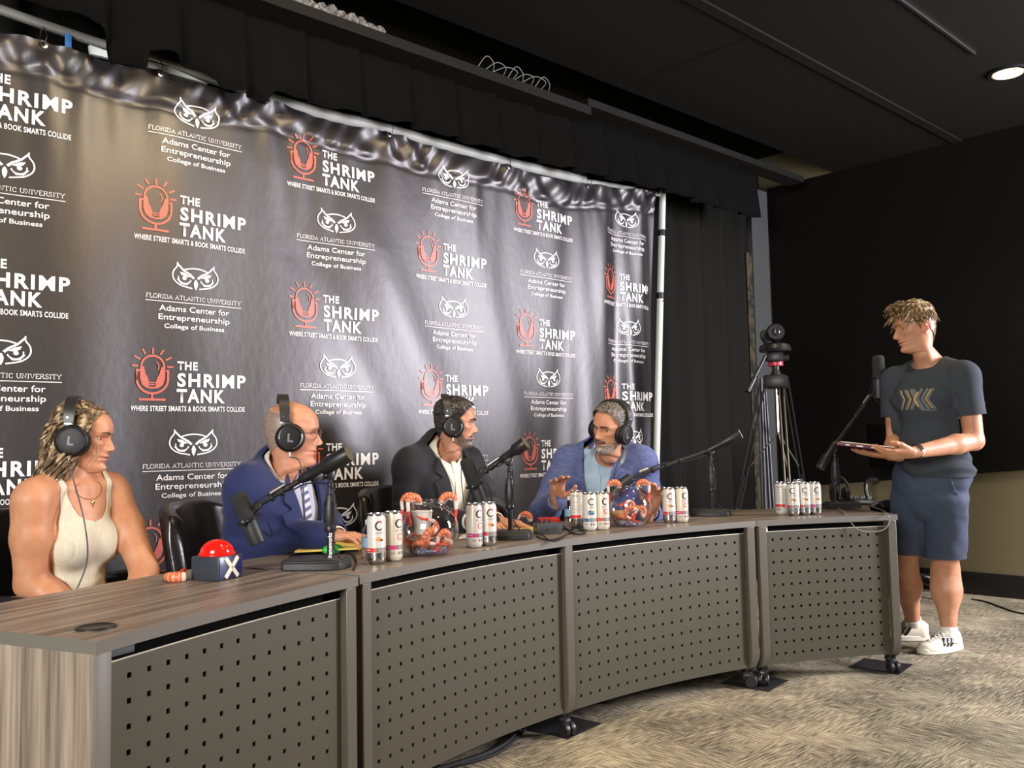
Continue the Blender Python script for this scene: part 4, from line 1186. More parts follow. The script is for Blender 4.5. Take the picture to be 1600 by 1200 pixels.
st2 = mic_stand((797, 842), (798, 834), (796, 722), (790, 714), (821, 692), (748, 744), (727, 716), (755, 795), 95,
    ('microphone stand in front of the person in the black suit', 'microphone tilted before the white shirt of the person in the black suit', 'olive'), dd=0.02)
st3 = mic_stand((1114, 806), (1113, 800), (1110, 707), (1108, 703), (1157, 678), (985, 748), (946, 774), (986, 746), 95,
    ('microphone stand at the right end of the long desk', 'microphone partly hidden behind the farther fish bowl', 'white'), dd=-0.15)
st4 = mic_stand((1318, 794), (1306, 790), (1306, 702), (1302, 697), (1282, 731), (1366, 612), (1372, 555), (1373, 622), 70,
    ('microphone stand on the right desk beside the standing person', 'upright microphone in front of the standing person', 'olive'), dd=0.02, r=0.0305)
# maker's lettering up the pole of the nearest stand
V, F = text_shape('frameworks', 0.075, 0.012, 0.03)
po = at_depth(518.5, 872, st1[1]-0.012)
W = np.array([po+v[0]*np.array([0, 0, 1.0])*1.0-v[1]*CR for v in V])
tag(make('stand_lettering', (W, F), M_label_w, st1[0], smooth=0, world=True), None)

# ---------------------------------------------------------------- papers, folder, boxes, cables
M_yellow = mat('folder_yellow', (0.80, 0.62, 0.14), 0.6)
M_green = mat('green_plastic', (0.04, 0.45, 0.06), 0.4)
def flat_on_desk(name, px_poly, th, m, label, cat, z=0.0):
    P = [at_z(x, y, ZT+z) for x, y in px_poly]
    V, F = prism([(p[0], p[1]) for p in P], ZT+z+0.0006, ZT+z+th)
    o = make(name, fix_normals((V, F)), m, smooth=0)
    return tag(o, label, cat)
flat_on_desk('tablet', [(466, 867), (562, 861), (570, 845), (500, 850)], 0.014, M_black_plastic, 'black tablet lying under the yellow folder', 'tablet', 0.0)
flat_on_desk('folder', [(460, 864), (564, 858.5), (574, 839), (500, 843.5)], 0.006, M_yellow, 'yellow folder under the hand of the person in the navy suit', 'folder', 0.015)
flat_on_desk('notepad', [(772, 838), (845, 831), (840, 825), (780, 830)], 0.008, M_yellow, 'yellow notepad behind the stand of the second microphone', 'notepad')
flat_on_desk('paper_sheet', [(716, 842), (745, 839), (748, 833), (722, 836)], 0.002, M_paper, 'white sheet with red edge behind the pink banded can', 'paper')
p = at_z(527, 868, ZT)
tag(make('green_case', xf(ellipsoid((0, 0, 0.018), (0.045, 0.026, 0.018), 24, 12), rotz(0.3), (p[0], p[1]+0.03, ZT)), M_green), 'bright green rounded case behind the nearest microphone stand', 'case')
# headphone amplifier box
p = at_z(861, 835, ZT)
t = thing('audio_box', 'small grey audio box with red top between the cables', 'audio box', (p[0]+0.02, p[1]+0.04, ZT+0.0004), facing(861, 75)+pi/2)
make('case', rbox(-0.052, 0.052, -0.036, 0.036, 0, 0.042, 0.004), mat('box_grey', (0.05, 0.06, 0.07), 0.4), t)
make('knob', [cyl((x, 0.0, 0.042), (x, 0.0, 0.056), 0.006, n=14) for x in (-0.03, -0.01, 0.012)], M_black_plastic, t)
make('jack', [cyl((x, -0.036, 0.022), (x, -0.046, 0.022), 0.007, n=14) for x in (-0.02, 0.02)], M_steel, t)
p = at_z(866, 822, ZT)
tag(make('red_case', xf(rbox(-0.05, 0.05, -0.03, 0.03, 0, 0.035, 0.01), rotz(facing(866, 80)+pi/2), (p[0]+0.015, p[1]+0.05, ZT+0.0005)), mat('case_red', (0.45, 0.02, 0.015), 0.35)), 'dark red case behind the grey audio box', 'case')
# mixer with knobs on the right desk
p = at_z(1342, 789, ZT)
t = thing('audio_mixer', 'small black audio mixer with knobs near the right end of the desk', 'audio mixer', (p[0]+0.03, p[1]+0.03, ZT+0.0004), facing(1342, 100)+pi/2)
make('case', rbox(-0.10, 0.10, -0.06, 0.06, 0, 0.028, 0.004), M_black_plastic, t)
make('knob', [cyl((x, y, 0.028), (x, y, 0.044), 0.0055, n=12) for x in (-0.07, -0.035, 0.0, 0.035, 0.07) for y in (-0.03, 0.025)], M_grey_paint, t)
def lead(name, px, label, r=0.0028, zz=0.004, m=None):
    pts = []
    for q in px:
        if len(q) == 2: w = at_z(q[0], q[1], ZT+zz); pts.append(w)
        else: pts.append(at_depth(*q))
    return tag(make(name, cable(pts, r), m or M_rubber), label, 'cable')
lead('cable', [(452, 872), (470, 862), (495, 868), (520, 862), (545, 864), (556, 876), (552, 890)], 'black cable coiled round the back of the nearest microphone stand', 0.004, 0.004)
lead('cable', [(448, 862), (462, 870), (480, 858), (500, 862), (476, 868), (455, 866)], 'tangled black cable left of the nearest microphone stand', 0.003, 0.004)
lead('cable', [(812, 800, 3.55), (818, 815, 3.5)], 'thin black cable beside the second microphone stand', 0.0026) if False else None
lead('cable', [(838, 838), (852, 843), (870, 842), (888, 834), (900, 830), (916, 828), (905, 822), (890, 828), (880, 822)], 'grey black cable looping in front of the grey audio box', 0.003, 0.004)
lead('cable', [(872, 832), (884, 826), (898, 834), (914, 832), (906, 826), (893, 824)], 'black cable knot left of the blue berry can', 0.004, 0.005)
lead('cable', [(826, 816), (838, 826), (850, 838), (866, 846), (880, 840)], 'thin black cable leading from the notepad to the audio box', 0.0024, 0.004)
d4 = st4[1]
lead('cable', [(1308, 792), (1318, 800), (1322, 803, 4.24), (1328, 814, 4.18), (1340, 827, 4.16), (1358, 831, 4.155), (1380, 828, 4.155), (1390, 815, 4.165), (1386, 803, 4.19), (1378, 797), (1362, 791)], 'pale grey lead drooping over the front edge of the right desk', 0.0026, m=mat('lead_grey', (0.25, 0.24, 0.21), 0.45))
lead('cable', [(1330, 792), (1345, 786), (1360, 790), (1374, 786), (1380, 792)], 'black cable bundle beside the audio mixer', 0.004, 0.004)
lead('cable', [(1060, 800), (1078, 796), (1095, 799), (1082, 803), (1064, 804)], 'black cable coil left of the third microphone stand', 0.003, 0.004)
# folded cream card hanging from the right desk's front slot
q = at_z(1198, 829, 0.69)
tag(make('cream_card', rbox(q[0]-0.028, q[0]+0.028, q[1]+0.012, q[1]+0.016, 0.678, 0.709, 0.001), M_paper_cream), 'cream card stuck in the slot under the right desk top', 'card')
# floor leads
def floor_lead(px, label, r=0.006, m=None):
    return tag(make('cable', cable([at_z(x, y, r) if len((x, y)) == 2 else None for x, y in px], r), m or M_rubber), label, 'cable')
floor_lead([(640, 1215), (705, 1196), (760, 1178), (795, 1158), (812, 1136), (824, 1112)], 'thick black cable on the carpet under the long desk', 0.010)
floor_lead([(620, 1210), (690, 1200), (745, 1188), (785, 1172), (820, 1140)], 'second black cable on the carpet under the long desk', 0.006)
floor_lead([(1518, 936), (1540, 940), (1568, 950), (1590, 957), (1625, 962)], 'thin black power cord on the carpet by the right wall', 0.005)
w = [at_z(1302, 1012, 0.06), at_z(1310, 1028, 0.02), at_z(1322, 1034, 0.012), at_z(1336, 1020, 0.06)]
tag(make('cable', cable(w, 0.004), mat('white_cord', (0.7, 0.7, 0.66), 0.5)), 'white cord looping below the right desk', 'cable')

# ---------------------------------------------------------------- chairs
def chair_proto(loc, rz, label, first=[None]):
    grp = 'black leather conference chairs behind the desks'
    if first[0] is not None:
        c = copy_tree(first[0]); c.location = loc; c.rotation_euler = (0, 0, rz); c['label'] = label
        return c
    t = thing('office_chair', label, 'chair', loc, rz, grp)       # faces +x
    def back(u, v):
        a = (u-0.5)*2.2                                            # wraps round the sitter
        z = 0.50+0.42*v
        w = 0.27-0.02*v
        y = w*math.sin(a)/math.sin(1.1)*(1-0.10*max(0, v-0.75)/0.25*(abs(a)/1.1)**2)
        x = -0.21-0.07*v+0.17*(1-math.cos(a))
        z -= 0.05*max(0, v-0.5)*2*(abs(a)/1.1)**3
        return (x, y, z)
    make('backrest', grid(30, 16, back), M_leather, t, solid=0.055, sub=1)
    make('seat', rbox(-0.22, 0.26, -0.25, 0.25, 0.39, 0.46, 0.03, 4), M_leather, t, smooth=60)
    for s in (-1, 1):
        arm = make('armrest', tube(spline([(-0.20, s*0.27, 0.62), (-0.05, s*0.285, 0.655), (0.12, s*0.285, 0.655), (0.20, s*0.28, 0.64)], 6), 0.022, 10), M_leather, t)
        make('arm_bracket', tube(spline([(0.14, s*0.285, 0.64), (0.15, s*0.29, 0.52), (0.06, s*0.25, 0.40), (0.0, s*0.16, 0.385)], 6), 0.014, 8), M_black_metal, arm)
    make('gas_column', [cyl((0, 0, 0.10), (0, 0, 0.28), 0.026), cyl((0, 0, 0.26), (0, 0, 0.39), 0.016)], M_black_metal, t)
    for k in range(5):
        a = 2*pi*k/5+0.3
        d = np.array([math.cos(a), math.sin(a), 0])
        leg = make('leg', tube([d*0.02+np.array([0, 0, 0.12]), d*0.16+np.array([0, 0, 0.105]), d*0.29+np.array([0, 0, 0.078])], [0.024, 0.020, 0.014], 10), M_black_plastic, t)
        n = np.array([-d[1], d[0], 0])
        make('caster', [lathe([(0.006, -0.008), (0.025, -0.008), (0.028, -0.003), (0.028, 0.003), (0.025, 0.008), (0.006, 0.008)], 18, d*0.29+n*s_*0.014+np.array([0, 0, 0.0285]), n) for s_ in (-1, 1)]+[cyl(d*0.29+np.array([0, 0, 0.04]), d*0.29+np.array([0, 0, 0.085]), 0.009, n=12)], M_black_plastic, leg)
    first[0] = t
    return t
# ================================================================ FIGURE TOOLS
def unit(v):
    v = np.asarray(v, float); return v/(np.linalg.norm(v)+1e-12)
class Field:
    """smooth union of rounded cones and ellipsoids, turned into one closed skin"""
    def __init__(self, cell=0.007, k=0.03):
        self.p = []; self.h = cell; self.k = k
    def cone(self, a, b, ra, rb, k=None):
        self.p.append(('c', np.asarray(a, float), np.asarray(b, float), ra, rb, self.k if k is None else k)); return self
    def chain(self, pts, rad, k=None):
        for i in range(len(pts)-1): self.cone(pts[i], pts[i+1], rad[i], rad[i+1], k)
        return self
    def ell(self, c, r, R3=None, k=None):
        self.p.append(('e', np.asarray(c, float), np.asarray(r, float), np.eye(3) if R3 is None else np.asarray(R3, float), self.k if k is None else k)); return self
    def ev(self, pr, P):
        if pr[0] == 'c':
            _, a, b, ra, rb, k = pr
            ba = b-a; L2 = ba @ ba+1e-12
            t = np.clip(((P-a) @ ba)/L2, 0, 1)
            d = P-a-t[..., None]*ba
            return np.sqrt((d*d).sum(-1))-(ra+(rb-ra)*t)
        _, c, r, R3, k = pr
        q = (P-c) @ R3
        k0 = np.sqrt(((q/r)**2).sum(-1)); k1 = np.sqrt(((q/(r*r))**2).sum(-1))+1e-9
        return k0*(k0-1.0)/k1
    def mesh(self, warp=None):
        h = self.h
        lo = np.full(3, 1e9); hi = -lo
        bb = []
        for pr in self.p:
            if pr[0] == 'c':
                m = max(pr[3], pr[4]); l = np.minimum(pr[1], pr[2])-m; u = np.maximum(pr[1], pr[2])+m
            else:
                e = np.abs(pr[3]) @ pr[2]; l = pr[1]-e; u = pr[1]+e
            bb.append((l, u)); lo = np.minimum(lo, l); hi = np.maximum(hi, u)
        lo = lo-3*h-0.01; hi = hi+3*h+0.01
        n = np.ceil((hi-lo)/h).astype(int)+1
        D = np.full(n, 1.0, np.float32)
        for pr, (l, u) in zip(self.p, bb):
            k = pr[-1]; mg = k+2.5*h
            i0 = np.maximum(np.floor((l-mg-lo)/h).astype(int), 0); i1 = np.minimum(np.ceil((u+mg-lo)/h).astype(int)+1, n)
            ax = [lo[j]+h*np.arange(i0[j], i1[j]) for j in range(3)]
            P = np.stack(np.meshgrid(*ax, indexing='ij'), -1)
            d = self.ev(pr, P).astype(np.float32)
            sl = tuple(slice(i0[j], i1[j]) for j in range(3))
            o = D[sl]
            if k > 0:
                q = np.maximum(k-np.abs(o-d), 0)/k
                D[sl] = np.minimum(o, d)-q*q*k*0.25
            else: D[sl] = np.minimum(o, d)
        return surface_nets(D, lo, h)
def surface_nets(D, lo, h):
    S = D < 0
    n = D.shape
    c = np.zeros((n[0]-1, n[1]-1, n[2]-1), np.uint8)
    for dx in (0, 1):
        for dy in (0, 1):
            for dz in (0, 1):
                c += S[dx:n[0]-1+dx, dy:n[1]-1+dy, dz:n[2]-1+dz]
    act = (c > 0) & (c < 8)
    I = np.argwhere(act)
    idx = np.full(act.shape, -1, np.int64); idx[act] = np.arange(len(I))
    acc = np.zeros((len(I), 3)); cnt = np.zeros(len(I))
    cor = [(a, b, e) for a in (0, 1) for b in (0, 1) for e in (0, 1)]
    val = {q: D[I[:, 0]+q[0], I[:, 1]+q[1], I[:, 2]+q[2]].astype(float) for q in cor}
    for q in cor:
        for ax in range(3):
            if q[ax]: continue
            w = list(q); w[ax] = 1; w = tuple(w)
            a, b = val[q], val[w]
            m = (a < 0) != (b < 0)
            t = np.where(m, a/(a-b+1e-20), 0)
            p = np.zeros((len(I), 3)); p[:] = q; p[:, ax] = t
            acc[m] += p[m]; cnt[m] += 1
    V = (I+acc/cnt[:, None])*h+lo
    F = []
    for ax in range(3):
        s0 = S; a = [slice(None)]*3; b = [slice(None)]*3
        a[ax] = slice(0, n[ax]-1); b[ax] = slice(1, n[ax])
        ch = S[tuple(a)] != S[tuple(b)]
        E_ = np.argwhere(ch)
        o1, o2 = [(1, 2), (2, 0), (0, 1)][ax]
        ok = (E_[:, o1] > 0) & (E_[:, o2] > 0) & (E_[:, o1] < n[o1]-1) & (E_[:, o2] < n[o2]-1)
        E_ = E_[ok]
        ins = S[tuple(a)][E_[:, 0], E_[:, 1], E_[:, 2]]
        def cell(d1, d2):
            q = E_.copy(); q[:, o1] += d1; q[:, o2] += d2
            return idx[q[:, 0], q[:, 1], q[:, 2]]
        Q = np.stack([cell(-1, -1), cell(0, -1), cell(0, 0), cell(-1, 0)], 1)
        Q[~ins] = Q[~ins][:, ::-1]
        F.append(Q)
    F = np.concatenate(F)
    F = F[(F >= 0).all(1)]
    return relax(V, F, 2), F
def relax(V, F, it=2, lam=0.5):
    V = V.copy()
    e = np.concatenate([np.stack([F[:, i], F[:, (i+1) % F.shape[1]]], 1) for i in range(F.shape[1])])
    e = np.concatenate([e, e[:, ::-1]])
    cnt = np.bincount(e[:, 0], minlength=len(V)).astype(float)
    for k in range(it):
        for l in (lam, -lam*1.03):
            av = np.stack([np.bincount(e[:, 0], V[e[:, 1], j], minlength=len(V)) for j in range(3)], 1)/np.maximum(cnt, 1)[:, None]
            V = V+l*(av-V)
    return V
def vnormals(V, F):
    F = np.asarray(F)
    a = V[F[:, 1]]-V[F[:, 0]]; b = V[F[:, -1]]-V[F[:, 0]]
    fn = np.cross(a, b)
    N = np.zeros_like(V)
    for i in range(F.shape[1]): np.add.at(N, F[:, i], fn)
    return N/(np.linalg.norm(N, axis=1)[:, None]+1e-12)
def tri(F):
    F = np.asarray(F)
    return F if F.shape[1] == 3 else np.concatenate([F[:, [0, 1, 2]], F[:, [0, 2, 3]]])
def clip(V, F, f):
    """part of a triangle mesh where f > 0, cut cleanly along f = 0"""
    F = tri(F); f = np.asarray(f, float)
    f = np.where(np.abs(f) < 1e-7, 1e-7, f)
    pos = f > 0
    c = pos[F].sum(1)
    keep = F[c == 3].tolist()
    newV = []; key = {}
    nV = len(V)
    def cut(i, j):
        k_ = (i, j) if i < j else (j, i)
        if k_ not in key:
            a, b = k_; t = f[a]/(f[a]-f[b])
            key[k_] = nV+len(newV); newV.append(V[a]+t*(V[b]-V[a]))
        return key[k_]
    for t in F[(c == 1) | (c == 2)]:
        t = list(map(int, t))
        s = [bool(pos[i]) for i in t]
        if sum(s) == 1:
            k = s.index(True); a, b, e = t[k], t[(k+1) % 3], t[(k+2) % 3]
            keep.append([a, cut(a, b), cut(a, e)])
        else:
            k = s.index(False); a, b, e = t[k], t[(k+1) % 3], t[(k+2) % 3]
            p, q = cut(a, b), cut(a, e)
            keep.append([p, b, e]); keep.append([p, e, q])
    if not keep: return np.zeros((0, 3)), np.zeros((0, 3), int)
    A = np.vstack([V, np.array(newV)]) if newV else V
    K = np.array(keep)
    u, inv = np.unique(K, return_inverse=True)
    return A[u], inv.reshape(K.shape)
def poly_field(P, poly):
    """signed distance to a 2-D polygon, positive inside"""
    P = np.asarray(P, float); Q = np.asarray(poly, float)
    d = np.full(len(P), 1e9); ins = np.zeros(len(P), bool)
    for i in range(len(Q)):
        a, b = Q[i], Q[(i+1) % len(Q)]
        e = b-a; w = P-a
        t = np.clip((w @ e)/(e @ e+1e-12), 0, 1)
        d = np.minimum(d, np.linalg.norm(w-t[:, None]*e, axis=1))
        c = ((a[1] > P[:, 1]) != (b[1] > P[:, 1]))
        xx = (b[0]-a[0])*(P[:, 1]-a[1])/(b[1]-a[1]+1e-12)+a[0]
        ins ^= c & (P[:, 0] < xx)
    return np.where(ins, d, -d)
def largest(V, F):
    """only the largest connected piece"""
    F = np.asarray(F); lab = np.arange(len(V))
    while True:
        m = lab[F].min(1); old = lab.copy()
        for i in range(F.shape[1]): np.minimum.at(lab, F[:, i], m)
        lab = lab[lab]
        if (old == lab).all(): break
    fl = lab[F[:, 0]]
    ids, cn = np.unique(fl, return_counts=True)
    G = F[fl == ids[cn.argmax()]]
    u, inv = np.unique(G, return_inverse=True)
    return V[u], inv.reshape(G.shape)
def shell(V, F, th):
    """give an open skin thickness th (inwards), rims closed"""
    F = np.asarray(F); N = vnormals(V, F)
    W = V-N*th
    n = len(V)
    e = np.concatenate([np.stack([F[:, i], F[:, (i+1) % F.shape[1]]], 1) for i in range(F.shape[1])])
    ek = e[:, 0]*n+e[:, 1]; rk = e[:, 1]*n+e[:, 0]
    b = e[~np.isin(ek, rk)]
    Fo = F.tolist()+(F[:, ::-1]+n).tolist()+[[x[1], x[0], x[0]+n, x[1]+n] for x in b]
    return np.vstack([V, W]), Fo

# ---------------------------------------------------------------- head
def lerp(z, zs, vs): return np.interp(z, zs, vs)
def head_mesh(o):
    """head and neck in local axes: x forward, y left, z up from the chin"""
    g = lambda k, d: o.get(k, d)
    zf = [-0.13, -0.09, -0.05, -0.02, -0.008, -0.001, 0.006, 0.015, 0.03, 0.042, 0.05, 0.058, 0.068, 0.078, 0.09, 0.105, 0.118, 0.128, 0.138, 0.15, 0.17, 0.19, 0.207, 0.220, 0.228, 0.2325]
    xf_ = [0.040, 0.030, 0.022, 0.022, 0.042, 0.066, 0.080, 0.085, 0.0805, 0.084, 0.0835, 0.087, 0.0855, 0.083, 0.081, 0.081, 0.082, 0.087, 0.0915, 0.0925, 0.089, 0.079, 0.062, 0.038, 0.012, -0.012]
    zb = [-0.13, -0.09, -0.05, -0.02, 0.01, 0.04, 0.07, 0.10, 0.13, 0.16, 0.19, 0.207, 0.220, 0.228, 0.2325]
    xb = [-0.085, -0.070, -0.060, -0.058, -0.062, -0.071, -0.084, -0.095, -0.101, -0.102, -0.093, -0.080, -0.060, -0.038, -0.014]
    zw = [-0.13, -0.09, -0.05, -0.02, 0.0, 0.015, 0.03, 0.045, 0.06, 0.08, 0.10, 0.12, 0.14, 0.165, 0.19, 0.207, 0.220, 0.228, 0.2325]
    yw = [0.080, 0.064, 0.056, 0.0545, 0.055, 0.0560, 0.0585, 0.0615, 0.0645, 0.068, 0.0705, 0.0735, 0.0755, 0.0755, 0.069, 0.0575, 0.041, 0.026, 0.002]
    nz, nt = 150, 112
    zz = np.concatenate([np.linspace(-0.13, -0.03, 14)[:-1], np.linspace(-0.03, 0.145, 100)[:-1], np.linspace(0.145, 0.2324, 38)])
    # denser round the face
    u = np.linspace(-1, 1, nt+1)[:-1]
    th = pi*(0.55*u+0.45*u**3)
    V = np.zeros((len(zz), nt, 3))
    nk = g('neck', 1.0)
    for i, z in enumerate(zz):
        f, b, w = lerp(z, zf, xf_), lerp(z, zb, xb), lerp(z, zw, yw)
        if z < 0.02:
            t = min(1, (0.02-z)/0.03); w *= 1+(nk-1)*t
            if z < -0.015: f *= 1+(nk-1)*0.8
        c = -0.012 if z > -0.01 else -0.012-0.0*z
        c = np.interp(z, [-0.13, -0.02, 0.02], [-0.022, -0.018, -0.010])
        ct, s_ = np.cos(th), np.sin(th)
        e = np.interp(z, [-0.05, 0.0, 0.10, 0.2, 0.23], [1.0, 1.0, 0.88, 0.95, 1.0])
        ax = np.where(ct > 0, f-c, c-b)
        x = c+ax*np.sign(ct)*np.abs(ct)**e
        y = w*np.sign(s_)*np.abs(s_)**e
        # jaw narrows to the chin
        q = np.interp(z, [-0.03, -0.008, 0.004, 0.03, 0.065, 0.11, 0.16], [0.0, 0.28, 0.46, 0.36, 0.24, 0.12, 0.05])*g('jaw', 1.0)
        y *= 1-q*np.clip(ct, 0, 1)**1.2
        V[i, :, 0], V[i, :, 1], V[i, :, 2] = x, y, z
    X, Y, Z = V[..., 0], V[..., 1], V[..., 2]
    fr = np.clip((np.cos(th)[None, :]-0.05)/0.3, 0, 1)*np.ones_like(Z)
    G = lambda y0, z0, sy, sz: np.exp(-((Y-y0)/sy)**2-((Z-z0)/sz)**2)
    ns = g('nose', 1.0)
    # nose: bridge to tip, undercut below
    amp = np.interp(Z, [0.064, 0.072, 0.0765, 0.083, 0.090, 0.105, 0.119, 0.130], [0.0, 0.006, 0.020, 0.0265, 0.0250, 0.0165, 0.0075, 0.0])*ns
    sy = np.interp(Z, [0.07, 0.083, 0.10, 0.125], [0.0125, 0.0115, 0.0090, 0.0085])
    dx = amp*np.exp(-(np.abs(Y)/sy)**2.2)
    for s in (1, -1):
        dx += 0.0085*ns*G(s*0.0135, 0.0775, 0.0070, 0.0072)                 # wings
        dx -= 0.0030*G(s*0.0075, 0.0705, 0.0045, 0.0030)                   # nostril
        dx -= 0.0135*G(s*0.031, 0.1175, 0.0165, 0.0095)                    # socket
        dx -= 0.0050*G(s*0.015, 0.116, 0.0065, 0.011)                      # inner corner
        dx += 0.0050*g('brow', 1.0)*G(s*0.028, 0.1345, 0.018, 0.0065)      # brow ridge
        dx += 0.0035*G(s*0.040, 0.098, 0.014, 0.012)                       # cheek
        dx -= 0.0035*G(s*0.030, 0.068, 0.010, 0.014)                       # fold beside the mouth
        dx -= 0.0022*G(s*0.0255, 0.0505, 0.006, 0.006)                     # mouth corner
        dx += g('bags', 0.0)*0.003*G(s*0.030, 0.104, 0.014, 0.004)
    lips = g('lips', 1.0)
    dx += 0.0050*lips*G(0, 0.0565, 0.018, 0.0042)+0.0052*lips*G(0, 0.0440, 0.0165, 0.0046)
    dx -= 0.0048*G(0, 0.0505, 0.021, 0.0016)
    dx -= 0.0030*G(0, 0.0345, 0.016, 0.0045)
    dx += 0.0035*g('chin', 1.0)*G(0, 0.0150, 0.017, 0.010)
    if g('open', 0): dx -= 0.012*G(0, 0.0500, 0.014, 0.0046)
    X += dx*fr
    for s in (1, -1):
        Y += s*0.0035*np.exp(-((X-0.052)/0.02)**2-((Z-0.098)/0.014)**2)*(np.sign(Y) == s)
        Y -= s*0.0045*np.exp(-((X-0.045)/0.025)**2-((Z-0.150)/0.018)**2)*(np.sign(Y) == s)
        Y += s*g('jowl', 0.0)*0.006*np.exp(-((X-0.045)/0.03)**2-((Z-0.03)/0.02)**2)*(np.sign(Y) == s)
    if g('jowl', 0): X += g('jowl', 0)*0.012*np.exp(-((Z+0.006)/0.016)**2)*np.clip(np.cos(th), 0, 1)[None, :]
    P = V.reshape(-1, 3)
    n = len(zz)
    F = []
    for i in range(n-1):
        for k in range(nt):
            k2 = (k+1) % nt
            F.append((i*nt+k, i*nt+k2, (i+1)*nt+k2, (i+1)*nt+k))
    top = len(P); P = np.vstack([P, [[-0.012, 0, 0.2332]], [[-0.03, 0, -0.13]]])
    F3 = [((n-1)*nt+k, (n-1)*nt+(k+1) % nt, top, top) for k in range(nt)]+[((k+1) % nt, k, top+1, top+1) for k in range(nt)]
    return P, np.array(F+F3)
def head_front_x(P, y, z):
    """surface x of the face at (y, z)"""
    m = P[:, 0] > 0.0
    d = (P[m, 1]-y)**2+(P[m, 2]-z)**2
    return P[m][d.argmin(), 0]
def ear_shape(s):
    """left ear for s = 1, in head axes"""
    n = 26
    rim = []
    for t in np.linspace(-0.6, 4.6, n):
        rim.append((-0.012-0.017*math.cos(t)*(1 if True else 1), 0, 0.100+0.030*math.sin(t)*(1.0 if math.sin(t) > 0 else 0.85)))
    rim = np.array(rim)
    out = np.array([s*(0.0745+0.012*max(0, (-0.006-p[0])/0.022)) for p in rim]); rim[:, 1] = out
    sh = [tube(rim, [0.0035+0.0012*math.sin(pi*i/(n-1)) for i in range(n)], 8)]
    R3 = rotz(s*0.42)
    sh.append(ellipsoid((-0.013, s*0.0755, 0.100), (0.0165, 0.0042, 0.028), 16, 12, R3))
    sh.append(ellipsoid((-0.006, s*0.0755, 0.073), (0.008, 0.0045, 0.009), 12, 8, R3))
    sh.append(ellipsoid((0.000, s*0.0765, 0.096), (0.004, 0.004, 0.008), 10, 8))
    sh.append(tube([(-0.006, s*0.080, 0.117), (-0.016, s*0.0835, 0.108), (-0.017, s*0.083, 0.094), (-0.009, s*0.079, 0.084)], [0.002, 0.003, 0.003, 0.002], 6))
    V, F = join(*sh)
    return V-np.array([0.013, 0, 0.004]), F

M_eye = mat('eye_white', (0.50, 0.46, 0.43), 0.3)
M_iris = mat('eye_iris', (0.035, 0.022, 0.014), 0.2)
M_lip = mat('lip', (0.42, 0.15, 0.11), 0.45)
M_teeth = mat('teeth', (0.72, 0.68, 0.60), 0.35)
M_mouth = mat('mouth_inside', (0.10, 0.02, 0.02), 0.6)
def skin(name, c, rough=0.48):
    m = mat(name, c, rough, spec=0.4)
    nt, N, L, b = nodes_of(m)
    b.inputs['Subsurface Weight'].default_value = 0.12
    b.inputs['Subsurface Radius'].default_value = (1.0, 0.35, 0.2)
    b.inputs['Subsurface Scale'].default_value = 0.008
    c2 = (c[0]*0.90, c[1]*0.80, c[2]*0.76)
    vary(m, [(0.35, c2), (0.65, c)], 22, detail=4)
    return m
def rot_to(h, pitch=0.0, roll=0.0):
    """axes (columns: forward, left, up) for a heading; pitch > 0 looks down, roll > 0 tilts to its right"""
    return rotz(h) @ roty(pitch) @ rotx(roll)
class Head:
    def __init__(self, chin, H, heading, pitch=0, roll=0, opt=None):
        """chin: world point under the chin ... H: crown to chin"""
        self.o = opt or {}
        self.s = H/0.233
        self.R = rot_to(heading, pitch, roll)
        self.P0, self.F = head_mesh(self.o)
        self.c = np.asarray(chin, float)
    def neck_to(self, target, g=1.0):
        """bend the neck rings so that they run into the trunk at a world point"""
        p = self.local(target); P = self.P0
        t = np.clip((-0.012-P[:, 2])/0.118, 0, 1)
        c = np.interp(P[:, 2], [-0.13, -0.02, 0.02], [-0.022, -0.018, -0.010])
        k = t*t*(3-2*t)
        P[:, 0] += k*(p[0]-c)-t*np.clip(P[:, 0]-0.015, 0, 1)*0.6
        P[:, 1] += k*p[1]
        P[:, 2] = np.where(t > 0, -0.012+t*(p[2]+0.012), P[:, 2])
    def w(self, p):
        return (np.asarray(p, float)*self.s) @ self.R.T+self.c
    def local(self, p):
        return ((np.asarray(p, float)-self.c) @ self.R)/self.s
    def skin_shapes(self, ears=True):
        sh = [(self.w(self.P0), [tuple(dict.fromkeys(f)) for f in self.F.tolist()])]
        if ears:
            for s in (1, -1):
                e = ear_shape(s); sh.append((self.w(e[0]), e[1]))
        return sh
    def faces_mat(self):
        """lip faces get material 1"""
        C = self.P0[self.F].mean(1)
        y, z, x = C[:, 1], C[:, 2], C[:, 0]
        hw = 0.0235
        up = 0.0505+0.0085*(1-(y/hw)**2)-0.0022*np.exp(-(y/0.004)**2); lo = 0.0505-0.0105*(1-(y/hw)**2)
        m = (x > 0.05) & (np.abs(y) < hw) & (z < up) & (z > lo)
        return m.astype(int).tolist()
    def surf(self, off, field):
        """offset copy of the scalp/face surface where field(local points) > 0, in world space"""
        V = self.P0; F = tri(self.F)
        ok = (F[:, 0] != F[:, 1]) & (F[:, 1] != F[:, 2]) & (F[:, 0] != F[:, 2])
        F = F[ok]
        N = vnormals(V, F)
        o = off(V) if callable(off) else off
        W = V+N*np.asarray(o)[..., None] if np.ndim(o) else V+N*o
        A, B = clip(W, F, field(V))
        return self.w(A), B
def noise3(P, f, seed=0):
    from mathutils import noise
    return np.array([noise.noise(Vector((p[0]*f+seed, p[1]*f-seed*0.7, p[2]*f+seed*1.3))) for p in P])

